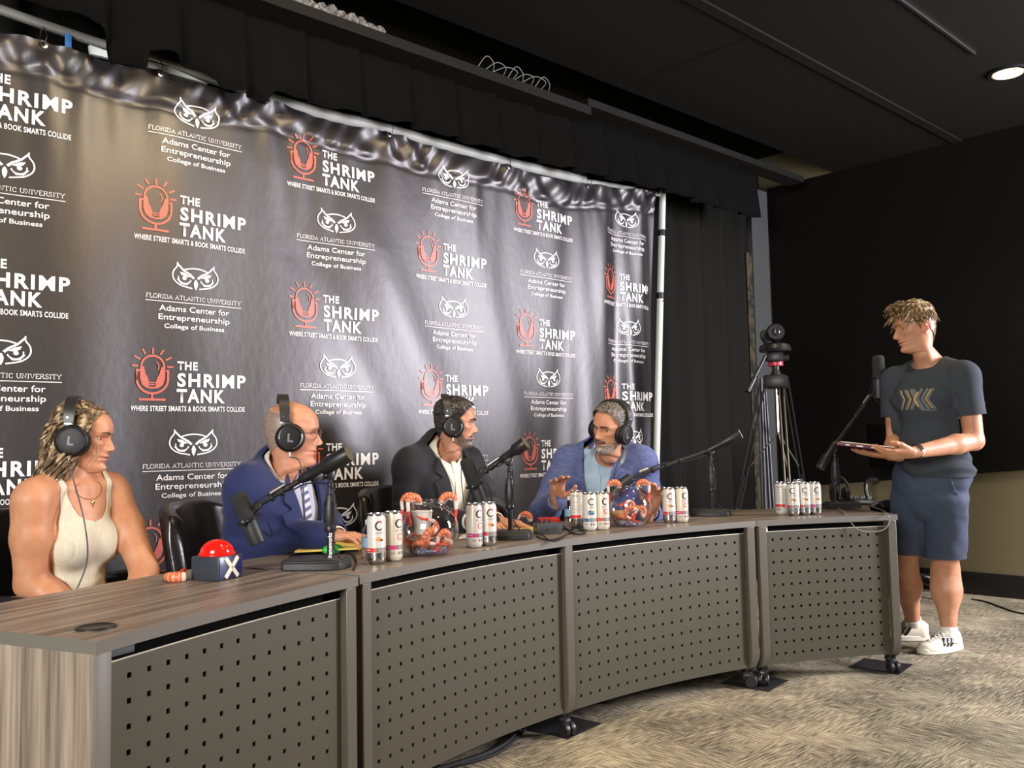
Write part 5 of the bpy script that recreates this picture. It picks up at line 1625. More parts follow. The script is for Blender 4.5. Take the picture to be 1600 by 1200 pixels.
def eyes(hd, parent, look=(1, 0, 0), lid=0.55):
    sh = []
    for s in (1, -1):
        x = head_front_x(hd.P0, s*0.031, 0.1175)
        c = np.array([x-0.0085, s*0.0305, 0.1175])
        e = ellipsoid(hd.w(c), np.array([0.0122]*3)*hd.s, 18, 12)
        d = unit(look)
        ir = lathe([(0.0066, -0.0006), (0.0056, 0.0008), (0.0001, 0.0014)], 14, c+d*0.0113, d, cap0=False)
        make('eye', [(e[0], e[1], 0), (hd.w(ir[0]), ir[1], 1)], [M_eye, M_iris], parent, world=True, smooth=60)
    ls = []
    for s in (1, -1):
        x = head_front_x(hd.P0, s*0.031, 0.1175)
        c = np.array([x-0.0085, s*0.0305, 0.1175])
        # upper lid: a cap over the ball
        V, F = [], []
        nu, nv = 14, 7
        for j in range(nv):
            el = math.radians(12+lid*0)+(math.radians(78)-math.radians(12))*j/(nv-1)
            for i in range(nu):
                az = math.radians(-75+150*i/(nu-1))
                V.append(c+0.0136*np.array([math.cos(az)*math.cos(el), math.sin(az)*math.cos(el), math.sin(el)]))
        F = [(j*nu+i, j*nu+i+1, (j+1)*nu+i+1, (j+1)*nu+i) for j in range(nv-1) for i in range(nu-1)]
        ls.append((hd.w(np.array(V)), F))
        V = []
        for j in range(4):
            el = math.radians(-22-45*j/3)
            for i in range(nu):
                az = math.radians(-75+150*i/(nu-1))
                V.append(c+0.0134*np.array([math.cos(az)*math.cos(el), math.sin(az)*math.cos(el), math.sin(el)]))
        ls.append((hd.w(np.array(V)), [(j*nu+i, (j+1)*nu+i, (j+1)*nu+i+1, j*nu+i+1) for j in range(3) for i in range(nu-1)]))
    return ls
def brows(hd, parent, m, th=1.0):
    sh = []
    for s in (1, -1):
        pts = []
        for t in np.linspace(0, 1, 9):
            y = 0.012+0.036*t; z = 0.1335+0.0065*math.sin(t*2.2)-0.004*t*t
            x = head_front_x(hd.P0, s*y, z)+0.0008
            pts.append((x, s*y, z))
        t = tube(pts, [0.0015*th+0.0026*th*math.sin(pi*min(1, 0.25+0.75*k/8)) for k in range(9)], 8)
        sh.append((hd.w(t[0]), t[1]))
    make('eyebrows', sh, m, parent, world=True, smooth=60)

# ---------------------------------------------------------------- hand
def hand(wrist, d, palm_n, side, curls, spread=0.10, thumb=(0.5, 0.3), size=1.0, cell=0.0026):
    """d: forearm-to-fingers direction; palm_n: the way the palm faces; side: +1 left hand, -1 right hand.
    curls: per finger (index..little) bend of the three joints in radians"""
    d = unit(d); n = unit(np.asarray(palm_n)-np.dot(palm_n, d)*d)
    y = np.cross(n, d) if side > 0 else np.cross(d, n)      # across the palm towards the thumb
    M3 = np.stack([d, y, -n], 1)*size           # local x fingers, y thumb side, z back of the hand
    W = lambda p: M3 @ np.asarray(p, float)+np.asarray(wrist, float)
    F = Field(cell*size, 0.006*size)
    s = size
    ky = [0.026, 0.009, -0.009, -0.026]; kx = [0.088, 0.092, 0.087, 0.079]
    L = [(0.043, 0.025, 0.021), (0.047, 0.029, 0.022), (0.043, 0.027, 0.021), (0.034, 0.020, 0.019)]
    r0 = [0.0094, 0.0096, 0.0092, 0.0082]
    F.cone(W((-0.045, 0.0, 0)), W((0.0, 0.0, 0)), 0.0250*s, 0.0235*s, 0.012*s)
    for i in range(4):
        F.cone(W((0.0, ky[i]*0.62, 0)), W((kx[i], ky[i], 0.002)), 0.0150*s, 0.0112*s, 0.012*s)
    F.ell(W((0.035, 0.022, -0.008)), np.array([0.030, 0.015, 0.013])*s, M3/s, 0.014*s)
    F.ell(W((0.040, -0.022, -0.007)), np.array([0.034, 0.012, 0.011])*s, M3/s, 0.014*s)
    for i in range(4):
        a = ky[i]/0.026*spread
        p = np.array([kx[i], ky[i], 0.002]); bend = 0.0
        for j in range(3):
            bend += curls[i][j]
            dr = np.array([math.cos(bend)*math.cos(a), math.sin(a)*math.cos(bend*0.5), -math.sin(bend)])
            q = p+dr*L[i][j]
            ra = r0[i]*(1-0.09*j); rb = r0[i]*(1-0.09*(j+1))
            F.cone(W(p), W(q), ra*s, rb*s*(0.95 if j == 2 else 1), 0.004*s)
            p = q
    ta, tb = thumb                               # out from the palm; bend across it
    p0 = np.array([0.018, 0.024, -0.006]); p1 = p0+0.042*np.array([math.cos(ta), math.sin(ta), -0.35*tb-0.15])
    p2 = p1+0.032*np.array([math.cos(ta*0.75-tb*0.3), math.sin(ta*0.75-tb*0.3), -0.5*tb]); p3 = p2+0.026*np.array([math.cos(ta*0.5-tb*0.6), math.sin(ta*0.5-tb*0.6), -0.6*tb])
    F.chain([W(p0), W(p1), W(p2), W(p3)], [0.0155*s, 0.0118*s, 0.0104*s, 0.0082*s], 0.006*s)
    V, Q = F.mesh()
    nails = []
    return V, Q
CURL_RELAX = [(0.25, 0.35, 0.2), (0.30, 0.42, 0.25), (0.34, 0.46, 0.28), (0.38, 0.5, 0.3)]

# ---------------------------------------------------------------- headphones (worn, so a thing of their own)
M_hp = mat('headphone_black', (0.009, 0.009, 0.010), 0.5, spec=0.3)
M_hp_pad = mat('headphone_pad', (0.010, 0.010, 0.010), 0.55)
M_hp_band = mat('headphone_band', (0.022, 0.022, 0.021), 0.42)
S_L = text_shape('L', 0.020, 0.030, 0.03)
def headphones(hd, label, near, band_x=-0.012, up=0.0, cr=0.052, wide=0.088, tilt=0.0, lead_pts=None):
    """near: +1 when the head's left side faces the camera"""
    t = thing('headphones', label, 'headphones', tuple(hd.w((0, 0, 0.10))), 0, 'black studio headphones worn at the desks')
    zc = 0.098+up
    xc = -0.012
    band_x = band_x-0.012
    for s in (near, -near):
        c = np.array([xc, s*wide*0.80, zc]); ax = np.array([0, s*1.0, 0])
        pad = lathe([(cr*0.55, -0.012), (cr*0.90, -0.014), (cr, -0.006), (cr, 0.006), (cr*0.94, 0.012)], 36, c, ax)
        cup = lathe([(cr*0.96, 0.010), (cr, 0.014), (cr*0.98, 0.026), (cr*0.86, 0.034), (cr*0.78, 0.0355), (cr*0.74, 0.033), (cr*0.70, 0.0335), (cr*0.40, 0.0345), (0.001, 0.0348)], 40, c, ax)
        cu = make('ear_cup', (hd.w(cup[0]), cup[1]), M_hp, t, world=True, smooth=40)
        make('ear_pad', (hd.w(pad[0]), pad[1]), M_hp_pad, t, world=True, smooth=60)
        # two bright arcs and the letter on the outer disc
        arcs = []
        for a0, a1 in ((1.75, 3.3), (-1.35, 0.35)):
            pts = [c+np.array([s*0, 0, 0])+np.array([cr*0.76*math.cos(a), s*0.0352, cr*0.76*math.sin(a)]) for a in np.linspace(a0, a1, 14)]
            k = tube(pts, 0.0023, 6); arcs.append((hd.w(k[0]), k[1]))
        make('bright_arc', arcs, M_steel, cu, world=True)
        if s == near:
            V, F = S_L
            W = np.array([c+np.array([-s*(v[0]-0.010), s*0.0355, v[1]-0.015]) for v in V])
            make('letter', (hd.w(W), [tuple(reversed(f)) for f in F]), mat('letter_grey', (0.16, 0.16, 0.17), 0.5), cu, world=True, smooth=0)
        # yoke block and slider
        yk = rbox(-0.017, 0.017, -0.005, 0.005, -0.010, 0.014, 0.003)
        V = yk[0]+c+np.array([band_x-xc, s*0.022, cr*1.02])
        make('yoke', (hd.w(V), yk[1]), M_steel, t, world=True)
        k = cyl(c+np.array([0, s*0.024, -cr*0.98]), c+np.array([0, s*0.024, -cr*0.98-0.016]), 0.0042, n=12)
        make('plug', (hd.w(k[0]), k[1]), M_steel, cu, world=True)
    # band: a flat strip over the crown
    V = []; F = []
    n = 33
    top = 0.250+up*0.5
    z0 = zc+cr*1.05
    for i in range(n):
        a = pi*i/(n-1)
        y = (wide+0.012)*math.cos(a)*(1.0); z = z0+(top-z0)*math.sin(a)**0.8
        y = (wide+0.010)*np.sign(math.cos(a))*abs(math.cos(a))**0.85
        nrm = unit((0, math.cos(a), math.sin(a)*1.2))
        w = 0.0175+0.002*math.sin(a)
        x0 = band_x-0.010*math.sin(a)+tilt*math.sin(a)
        for sx, sn in ((-1, -1), (1, -1), (1, 1), (-1, 1)):
            V.append(np.array([x0+sx*w, 0, 0])+np.array([0, y, z])+nrm*(0.0035+0.003*math.sin(a))*sn)
    for i in range(n-1):
        for k in range(4):
            k2 = (k+1) % 4
            F.append((4*i+k, 4*i+k2, 4*i+4+k2, 4*i+4+k))
    F += [(3, 2, 1, 0), tuple(4*(n-1)+k for k in range(4))]
    bd = make('headband', fix_normals((hd.w(np.array(V)), F)), M_hp_band, t, world=True, smooth=40, bevel=0.002)
    for s in (near, -near):
        k = lathe([(0.0045, -0.001), (0.0045, 0.0015), (0.001, 0.002)], 14, (band_x-0.004, s*(wide+0.013), z0+0.020), (0, s, 0.15))
        make('rivet', (hd.w(k[0]), k[1]), M_chrome, bd, world=True)
    if lead_pts is not None:
        st = hd.w(np.array([xc, near*(wide*0.80+0.024), zc-cr-0.014]))
        make('lead', cable([st]+[np.asarray(p) for p in lead_pts], 0.0024, 8), mat('lead_dark', (0.05, 0.05, 0.055), 0.5), t, world=True)
    return t

# ---------------------------------------------------------------- collars and cloth
def collar(center, R3, rx, ry, up, fall, gap, m, parent, name='collar', tip=0.02, th=0.003, lean=0.012, back=0.0):
    """turned-down collar: R3 columns forward, left, up at the neck base"""
    n = 46
    rows = [(0.0, 0.0), (0.55, -0.15), (1.0, 0.0)]
    V = []; F = []
    prof = 7
    for i in range(n):
        a = gap+(2*pi-2*gap)*i/(n-1)
        fr = math.cos(a)                        # 1 at the throat
        f_ = fall*(1+0.25*max(0, fr))+tip*max(0, fr)**6
        upz = up*(1-0.25*max(0, fr))+back*max(0, -fr)
        for j in range(prof):
            if j < 3:
                k = j/2; r = 1+0.02*k; z = upz*k; o = 0.0
            elif j == 3: r = 1.02; z = upz+0.003; o = 0.004
            else:
                k = (j-3)/3; r = 1.03; z = upz-(f_)*k; o = 0.006+lean*k
            V.append(((rx*r+o)*math.cos(a), (ry*r+o)*math.sin(a), z-0.012*max(0, fr)))
    for i in range(n-1):
        for j in range(prof-1):
            F.append((i*prof+j, (i+1)*prof+j, (i+1)*prof+j+1, i*prof+j+1))
    V = np.array(V) @ np.asarray(R3).T+np.asarray(center)
    return make(name, (V, F), m, parent, world=True, smooth=60, solid=th)

def decal(bv, t, parent, name, strips, off, m, th=0.0012):
    """print laid on cloth: quads in (left, up) subdivided and dropped onto the surface from the front"""
    sh = []
    for a, b, c, d in strips:
        a, b, c, d = [np.asarray(p, float) for p in (a, b, c, d)]
        nx = max(2, int(max(np.linalg.norm(b-a), np.linalg.norm(c-d))/0.006)+2); ny = max(2, int(np.linalg.norm(d-a)/0.006)+2)
        V = []
        for j in range(ny):
            for i in range(nx):
                u, v = i/(nx-1), j/(ny-1)
                p = (a*(1-u)+b*u)*(1-v)+(d*(1-u)+c*u)*v
                h = bv.ray_cast(Vector(t.T(0.5, p[0], p[1])), Vector(-t.R[:, 0]))
                q = np.array(h[0]) if h[0] else t.T(0.1, p[0], p[1])
                V.append(q+t.R[:, 0]*off)
        F = [(j*nx+i, j*nx+i+1, (j+1)*nx+i+1, (j+1)*nx+i) for j in range(ny-1) for i in range(nx-1)]
        sh.append((np.array(V), F))
    return make(name, sh, m, parent, world=True, smooth=60)
def cloth_wrinkle(V, N, amp=0.004, seed=0.0, f=9.0, stretch=(1, 1, 0.6)):
    P = V*np.array(stretch)
    a = noise3(P, f, seed); b = noise3(P, f*2.3, seed+5)
    ridge = 1-np.abs(a)*2
    return V+N*((ridge*0.6+b*0.5)*amp)[:, None]
# ================================================================ PEOPLE
class Torso:
    def __init__(self, S, heading, pitch, roll, sw):
        self.S = np.asarray(S, float); self.R = rot_to(heading, pitch, roll); self.sw = sw; self.h = heading
    def T(self, f, l, u): return self.S+self.R @ np.array([f, l, u], float)
    def q(self, P): return (np.asarray(P)-self.S) @ self.R
def torso_field(F, t, g=1.0, female=False, slim=0.0):
    """bare trunk: g scales girth, slim is taken off every radius"""
    a = lambda *r: np.array(r)*g-slim
    if female:
        F.ell(t.T(-0.005, 0, -0.15), a(0.098, 0.128, 0.18), t.R); F.ell(t.T(-0.012, 0, -0.035), a(0.072, 0.145, 0.075), t.R)
        F.ell(t.T(0.005, 0, -0.33), a(0.090, 0.118, 0.14), t.R); F.ell(t.T(-0.015, 0, -0.47), a(0.118, 0.165, 0.12), t.R)
        for s in (1, -1): F.ell(t.T(0.070, s*0.062, -0.165), a(0.048, 0.058, 0.062), t.R)
    else:
        F.ell(t.T(0.0, 0, -0.15), a(0.112, 0.152, 0.19), t.R); F.ell(t.T(-0.01, 0, -0.035), a(0.085, 0.165, 0.085), t.R)
        F.ell(t.T(0.005, 0, -0.34), a(0.108, 0.142, 0.16), t.R); F.ell(t.T(-0.01, 0, -0.49), a(0.122, 0.168, 0.13), t.R)
        for s in (1, -1): F.ell(t.T(0.062, s*0.072, -0.105), a(0.045, 0.075, 0.060), t.R)
    for s in (1, -1):
        F.cone(t.T(-0.028, s*0.045, 0.050), t.T(-0.012, s*t.sw*0.86, 0.004), 0.044*g-slim, 0.046*g-slim)
        F.ell(t.T(-0.004, s*t.sw*0.98, -0.022), a(0.056, 0.054, 0.070), t.R)
    F.cone(t.T(-0.030, 0, 0.0), t.T(-0.015, 0, 0.085), 0.062*g-slim, 0.054*g-slim)
def arm_field(F, sh, el, wr, r=(0.052, 0.043, 0.040, 0.027), k=0.02):
    sh, el, wr = map(np.asarray, (sh, el, wr))
    F.cone(sh, sh+(el-sh)*0.45, r[0], r[0]*0.97, k); F.cone(sh+(el-sh)*0.45, el, r[0]*0.97, r[1], k)
    F.cone(el, el+(wr-el)*0.30, r[1]*0.98, r[2]*1.06, k); F.cone(el+(wr-el)*0.30, wr, r[2]*1.06, r[3], k)
def leg_field(F, hip, kn, an, r=(0.088, 0.060, 0.056, 0.036), k=0.03):
    hip, kn, an = map(np.asarray, (hip, kn, an))
    F.cone(hip, kn, r[0], r[1], k)
    d = unit(an-kn)
    F.cone(kn, kn+(an-kn)*0.32, r[1]*0.90, r[2], k); F.cone(kn+(an-kn)*0.32, an, r[2], r[3], k)
def shoe(parent, ankle, heading, m, sole_m, length=0.285, lace=None, stripes=None, name='shoe'):
    """ankle: floor point under the ankle"""
    R3 = rotz(heading); o = np.array([ankle[0], ankle[1], 0.0])
    n, k = 26, 18
    L = length
    def W(p): return R3 @ np.asarray(p)+o
    xs = np.linspace(-0.075, L-0.075, n)
    V = []; F = []
    for i, x in enumerate(xs):
        t = i/(n-1)
        w = 0.034+0.016*math.sin(min(1, t*1.15)*pi*0.62)**2
        w *= math.sqrt(max(0.02, 1-max(0, (t-0.80)/0.205)**2)); w *= math.sqrt(max(0.15, 1-max(0, (0.12-t)/0.13)**2))
        hgt = np.interp(t, [0, 0.08, 0.28, 0.42, 0.62, 0.82, 0.95, 1], [0.062, 0.082, 0.078, 0.070, 0.050, 0.038, 0.030, 0.022])
        cy = 0.006*math.sin(t*pi)
        for j in range(k):
            a = 2*pi*j/k
            y = w*math.cos(a); z = 0.024+(hgt)*max(0, math.sin(a))**0.75 if math.sin(a) > 0 else 0.024+0.008*math.sin(a)
            if math.sin(a) > 0: y *= 1-0.38*math.sin(a)**2*(1 if t < 0.6 else 0.5)
            V.append(W((x, y+cy, z)))
    for i in range(n-1):
        for j in range(k): F.append((i*k+j, i*k+(j+1) % k, (i+1)*k+(j+1) % k, (i+1)*k+j))
    F += [tuple(range(k-1, -1, -1)), tuple((n-1)*k+j for j in range(k))]
    sh = make(name, fix_normals((np.array(V), F)), m, parent, world=True, smooth=50)
    V = []; F = []
    prof = []
    for i in range(48):
        a = 2*pi*i/48
        t = 0.5+0.5*math.cos(a)
        x = -0.080+(L+0.010)*t
        w = 0.040+0.013*math.sin(min(1, t*1.15)*pi*0.62)**2
        prof.append((x, (w*abs(math.sin(a))**0.55*(1 if math.sin(a) >= 0 else -1))+0.006*math.sin(t*pi)))
    s_ = prism(prof, 0.002, 0.030)
    make('sole', (np.array([W(v) for v in s_[0]]), s_[1]), sole_m, sh, world=True, smooth=40, bevel=0.004)
    if lace is not None:
        ls = []
        for j in range(5):
            x = 0.045+0.022*j; z = 0.024+np.interp((x+0.075)/L, [0.42, 0.62, 0.82], [0.070, 0.050, 0.038])+0.003
            ls.append(tube([W((x, -0.024, z-0.012)), W((x+0.004, 0, z+0.001)), W((x, 0.030, z-0.012))], 0.0028, 6))
            ls.append(tube([W((x, -0.024, z-0.012)), W((x+0.012, 0.004, z+0.002)), W((x+0.020, 0.028, z-0.016))], 0.0026, 6))
        for s in (1, -1): ls.append(tube(spline([W((0.05, 0.004, 0.098)), W((0.055, s*0.03, 0.105)), W((0.035, s*0.038, 0.085)), W((0.045, s*0.008, 0.097)), W((0.07, s*0.030, 0.075))], 5), 0.0025, 6))
        make('laces', ls, lace, sh, world=True)
    if stripes is not None:
        ls = []
        for sd in (1, -1):
            for j in range(3):
                x = 0.020+0.026*j
                pts = [(x+0.028, sd*0.0485, 0.034), (x+0.014, sd*0.0490, 0.052), (x, sd*0.0400, 0.074)]
                V, F = [], []
                for (a, b, c) in pts:
                    for dx in (-0.0075, 0.0075):
                        for e in (0, 1): V.append(W((a+dx, b-sd*(0.020*e)+0.006*0.6, c)))
                F = [(0, 2, 6, 4), (1, 5, 7, 3), (4, 6, 10, 8), (5, 9, 11, 7), (0, 4, 5, 1), (4, 8, 9, 5), (2, 3, 7, 6), (6, 7, 11, 10), (0, 1, 3, 2), (8, 10, 11, 9)]
                ls.append(fix_normals((np.array(V), F)))
        make('stripes', ls, stripes, sh, world=True, smooth=0)
    return sh

M_shirt_white = add_bump(mat('shirt_white', (0.68, 0.66, 0.57), 0.75), 60, 0.25, 0.004)
M_shoe_black = mat('shoe_leather', (0.015, 0.013, 0.012), 0.3)
M_brow_dark = mat('brow_dark', (0.035, 0.024, 0.017), 0.8)
def hair_mat(name, stops, scale, stretch=(1, 1, 1), rough=0.42):
    m = mat(name, stops[0][1], rough, spec=0.45)
    vary(m, stops, scale, stretch, detail=3)
    return m

def suited(cfg):
    """seated person in jacket and shirt; returns the thing, its head and trunk"""
    S = at_depth(*cfg['S'])
    t = Torso(S, facing(cfg['S'][0], cfg['turn']), cfg['pitch'], cfg.get('roll', 0), cfg.get('sw', 0.185))
    hp = cfg['head']                             # cup pixel, depth, H, turn, pitch, roll, near
    hh = facing(hp[0], hp[4])
    R = rot_to(hh, hp[5], hp[6]); s = hp[3]/0.233
    chin = at_depth(hp[0], hp[1], hp[2])-R @ (np.array([-0.012, hp[7]*0.070, 0.098])*s)
    hd = Head(chin, hp[3], hh, hp[5], hp[6], cfg.get('face'))
    hd.neck_to(t.T(-0.024, 0, 0.0))
    root = thing('person', cfg['label'], 'person', (t.T(0, 0, -0.5)[0], t.T(0, 0, -0.5)[1], 0.0))
    g = cfg.get('girth', 1.0)
    sk = cfg['skin']
    # --- body: trunk, arms, legs in one field, head and hands joined in the same mesh
    B = Field(0.0095, 0.03)
    torso_field(B, t, g, slim=0.012)
    nk = hd.w((-0.018, 0, -0.02))
    B.cone(t.T(-0.02, 0, 0.03), nk, 0.050*hd.s, 0.047*hd.s)
    arms = {}
    for sd, kx in ((1, 'left'), (-1, 'right')):
        el = at_depth(*cfg[kx][0]); wr = at_depth(*cfg[kx][1])
        sh = t.T(-0.004, sd*t.sw, -0.016-cfg.get('drop', 0))
        arms[sd] = (sh, el, wr)
        arm_field(B, sh, el, wr, (0.042, 0.036, 0.032, 0.026))
    hipz = 0.555
    fwd = np.array([math.cos(t.h+cfg.get('leg_turn', 0)), math.sin(t.h+cfg.get('leg_turn', 0)), 0]); lft = np.array([-fwd[1], fwd[0], 0])
    pel = t.T(-0.01, 0, -0.47); pel = np.array([pel[0], pel[1], hipz])
    legs = {}
    for sd in (1, -1):
        hip = pel+lft*sd*0.09; kn = pel+fwd*0.40+lft*sd*0.12; kn[2] = 0.53; an = kn+fwd*0.02; an = np.array([an[0], an[1], 0.10])
        legs[sd] = (hip, kn, an)
        leg_field(B, hip, kn, an, (0.075, 0.050, 0.045, 0.033))
    V, Q = B.mesh()
    shapes = [(V, Q.tolist(), 0)]
    hs = hd.skin_shapes(cfg.get('ears', True))
    shapes.append((hs[0][0], hs[0][1], hd.faces_mat()))
    for e in hs[1:]: shapes.append((e[0], e[1], 0))
    for sd, kx in ((1, 'left'), (-1, 'right')):
        hcfg = cfg[kx][2]
        d = hcfg.get('d'); d = unit(arms[sd][2]-arms[sd][1]) if d is None else d
        V, Q = hand(arms[sd][2]+unit(d)*0.012, d, hcfg['palm'], sd, hcfg.get('curl', CURL_RELAX), hcfg.get('spread', 0.12), hcfg.get('thumb', (0.6, 0.4)), hcfg.get('size', 1.0))
        shapes.append((V, Q.tolist(), 0))
    lids = eyes(hd, root, cfg.get('look', (1, 0, 0)))
    for l in lids: shapes.append((l[0], l[1], 0))
    make('body', shapes, [sk, M_lip], root, world=True, smooth=70)
    # --- trousers and shoes
    Tf = Field(0.010, 0.04)
    Tf.ell(pel+np.array([0, 0, 0.01]), (0.15, 0.18, 0.12), rotz(t.h))
    for sd in (1, -1): leg_field(Tf, *legs[sd], (0.098, 0.078, 0.070, 0.056))
    V, Q = Tf.mesh()
    V, Q = clip(V, Q, np.minimum(V[:, 2]-0.075, 0.66-V[:, 2]))
    V = cloth_wrinkle(V, vnormals(V, Q), 0.004, 3.0, 8)
    make('trousers', shell(V, Q, 0.004), cfg['cloth'], root, world=True, smooth=60)
    for sd in (1, -1): shoe(root, legs[sd][2], t.h+sd*0.12, M_shoe_black, M_shoe_black)
    nr = 0.0565*hd.s*cfg.get('face', {}).get('neck', 1.0)+0.0065      # radius the collar needs
    n0, n1 = t.T(-0.024, 0, 0.0), hd.w((-0.018, 0, -0.012))          # neck axis
    na = unit(n1-n0); up_ = unit(na*0.7+t.R[:, 2]*0.3); fw_ = unit(t.R[:, 0]-up_*np.dot(t.R[:, 0], up_)); Rn = np.stack([fw_, np.cross(up_, fw_), up_], 1)
    axd = lambda P: np.linalg.norm((P-n0)-((P-n0) @ na)[:, None]*na, axis=1)
    # --- shirt
    Sf = Field(0.008, 0.03)
    torso_field(Sf, t, g*1.03, slim=-0.004)
    V, Q = Sf.mesh()
    q = t.q(V)
    nf = axd(V)-(nr-0.003)
    f = np.minimum.reduce([np.maximum(nf, (-0.02-q[:, 2])*2), 0.16-np.abs(q[:, 1]), q[:, 0]+0.05, q[:, 2]+0.50, 0.062-q[:, 2]])
    V, Q = clip(V, Q, f)
    V = cloth_wrinkle(V, vnormals(V, Q), 0.0035, cfg.get('seed', 1.0)+2, 12, (1, 1, 0.5))
    shirt = make('shirt', shell(V, Q, 0.002), cfg['shirt'], root, world=True, smooth=60)
    Vs, Qs = Sf.mesh(); qs = t.q(Vs)
    # --- jacket
    J = Field(0.0075, 0.032)
    sl = cfg.get('sleeve', (0.065, 0.060, 0.055, 0.043))
    gg = g
    J.ell(t.T(0.0, 0, -0.16), np.array([0.134, 0.178, 0.21])*gg, t.R); J.ell(t.T(-0.012, 0, -0.045), np.array([0.103, 0.185, 0.100])*gg, t.R)
    J.ell(t.T(0.004, 0, -0.36), np.array([0.138, 0.168, 0.19])*gg, t.R); J.ell(t.T(-0.014, 0, -0.50), np.array([0.150, 0.192, 0.13])*gg, t.R)
    for sd in (1, -1):
        J.cone(t.T(-0.036, sd*0.058, 0.028), t.T(-0.010, sd*t.sw*0.95, -0.004-cfg.get('drop', 0)), 0.044, 0.052)
        arm_field(J, arms[sd][0], arms[sd][1], arms[sd][2]-unit(arms[sd][2]-arms[sd][1])*0.012, sl, 0.03)
    torso_field(J, t, g*1.03, slim=-0.018)
    V0, Q0 = J.mesh()
    N0 = vnormals(V0, Q0)
    q0 = t.q(V0)
    # creases gather at the elbows and armpits
    amp = np.full(len(V0), 0.0030)
    for sd in (1, -1):
        amp += 0.0065*np.exp(-(np.linalg.norm(V0-arms[sd][1], axis=1)/0.10)**2)+0.004*np.exp(-(np.linalg.norm(V0-t.T(0.06, sd*(t.sw-0.05), -0.10), axis=1)/0.08)**2)
    nz = noise3(V0*np.array([1, 1, 1.5]), 8.0, cfg.get('seed', 1.0)); nz2 = noise3(V0*np.array([0.7, 0.7, 1.8]), 17.0, cfg.get('seed', 1.0)+9)
    flat = 1-0.75*np.clip((q0[:, 0]-0.05)/0.05, 0, 1)*np.clip((0.13-np.abs(q0[:, 1]))/0.03, 0, 1)
    V0 = V0+N0*(((1-2*np.abs(nz))*amp*0.9+nz2*amp*0.6)*flat)[:, None]
    bt = cfg.get('button', -0.40)
    vw = cfg.get('vee', 0.078)
    vee = np.clip(vw*(q0[:, 2]-bt)/(0.02-bt), 0, 0.11)
    nf = np.maximum(axd(V0)-(nr+cfg.get('hole', 0.024)), (-0.005-q0[:, 2])*2)
    fV = np.where(q0[:, 2] > bt, np.maximum(np.abs(q0[:, 1])-vee, 0.01-q0[:, 0]), np.maximum(np.abs(q0[:, 1])-0.25*np.clip(bt-q0[:, 2], 0, 1)-0.004, 0.01-q0[:, 0]))
    f = np.minimum(fV, nf)
    for sd in (1, -1):
        wr = arms[sd][2]; fd = unit(wr-arms[sd][1])
        dd = (wr-fd*0.012-V0) @ fd
        f = np.where(np.linalg.norm(V0-wr, axis=1) < 0.10, np.minimum(f, dd), f)
    f = np.minimum(f, q0[:, 2]+0.60)
    V, Q = clip(V0, Q0, f)
    jk = make('jacket', shell(V, Q, 0.005), cfg['cloth'], root, world=True, smooth=60)
    N0 = vnormals(V0, Q0)
    for sd in (1, -1):
        kl = (vw+0.004)
        edge = lambda u: max(0.0, vw*(u-bt)/(0.02-bt))
        pol = [(nr+0.010, 0.040), (nr+0.024, 0.022), (0.118, -0.040), (0.093, -0.062), (0.134, -0.082), (0.100, -0.20), (0.020, bt-0.01), (0.000, bt-0.01)]
        pol += [(edge(u)-0.004, u) for u in np.linspace(bt+0.03, 0.02, 6)]+[(vw-0.012, 0.05)]
        q_ = np.stack([q0[:, 1]*sd, q0[:, 2]], 1)
        fl = np.minimum(poly_field(q_, pol), q0[:, 0]-0.0)
        Vl, Ql = clip(V0+N0*0.0090, Q0, fl)
        if len(Vl): make('lapel', shell(Vl, Ql, 0.005), cfg['cloth'], jk, world=True, smooth=60)
    collar(n0+na*0.024-fw_*0.004, Rn @ roty(0.14), nr+0.017, nr+0.020, 0.018, 0.036, 1.15, cfg['cloth'], jk, 'jacket_collar', 0.0, 0.005, 0.016, 0.012)
    collar(n0+na*0.044, Rn @ roty(0.16), nr+0.001, nr+0.001, 0.054, 0.044, cfg.get('gap', 0.20), cfg['shirt'], shirt, 'shirt_collar', 0.028, 0.002, 0.012, 0.012)
    # shirt cuffs and sleeve buttons
    for sd in (1, -1):
        wr = arms[sd][2]; fd = unit(wr-arms[sd][1])
        c = lathe([(0.0345, -0.03), (0.0355, -0.004), (0.0335, -0.002), (0.030, -0.006)], 24, wr, fd, False, False)
        make('cuff', c, cfg['shirt'], shirt, world=True, smooth=50)
    # placket buttons
    cfg['_f'] = (Vs, Qs, qs, t)
    return root, hd, t, jk, shirt, arms
def on_chest(pack, parent, name, polys, off, m, th=0.002, fmin=0.0):
    """flat shape laid on the chest, polygons in (left, up)"""
    Vs, Qs, qs, t = pack
    N = vnormals(Vs, Qs)
    f = np.full(len(Vs), -1.0)
    P2 = qs[:, 1:3]
    for p in polys: f = np.maximum(f, poly_field(P2, p))
    f = np.minimum(f, qs[:, 0]-fmin)
    V, Q = clip(Vs+N*off, Qs, f)
    if len(V): return make(name, shell(V, Q, th), m, parent, world=True, smooth=60)
def noise_off(base, amp, f, seed):
    return lambda V: base+amp*(noise3(V*np.array([1, 1, 0.6]), f, seed))
def hairline(front_z, temple_z, nape_z, ear=0.012, side_x=0.045, jit=0.003, seed=0.0):
    """scalp region: front hairline height, temples, round the ear, nape"""
    def fld(V):
        x, y, z = V[:, 0], V[:, 1], V[:, 2]
        a = np.degrees(np.arctan2(np.abs(y), x))
        line = np.interp(a, [0, 25, 42, 55, 72, 92, 105, 125, 150, 180], [front_z, front_z+0.001, front_z-0.012, temple_z, temple_z-0.022, 0.098, 0.112, 0.100, nape_z+0.018, nape_z])
        return z-line+jit*noise3(V, 90, seed)
    return fld

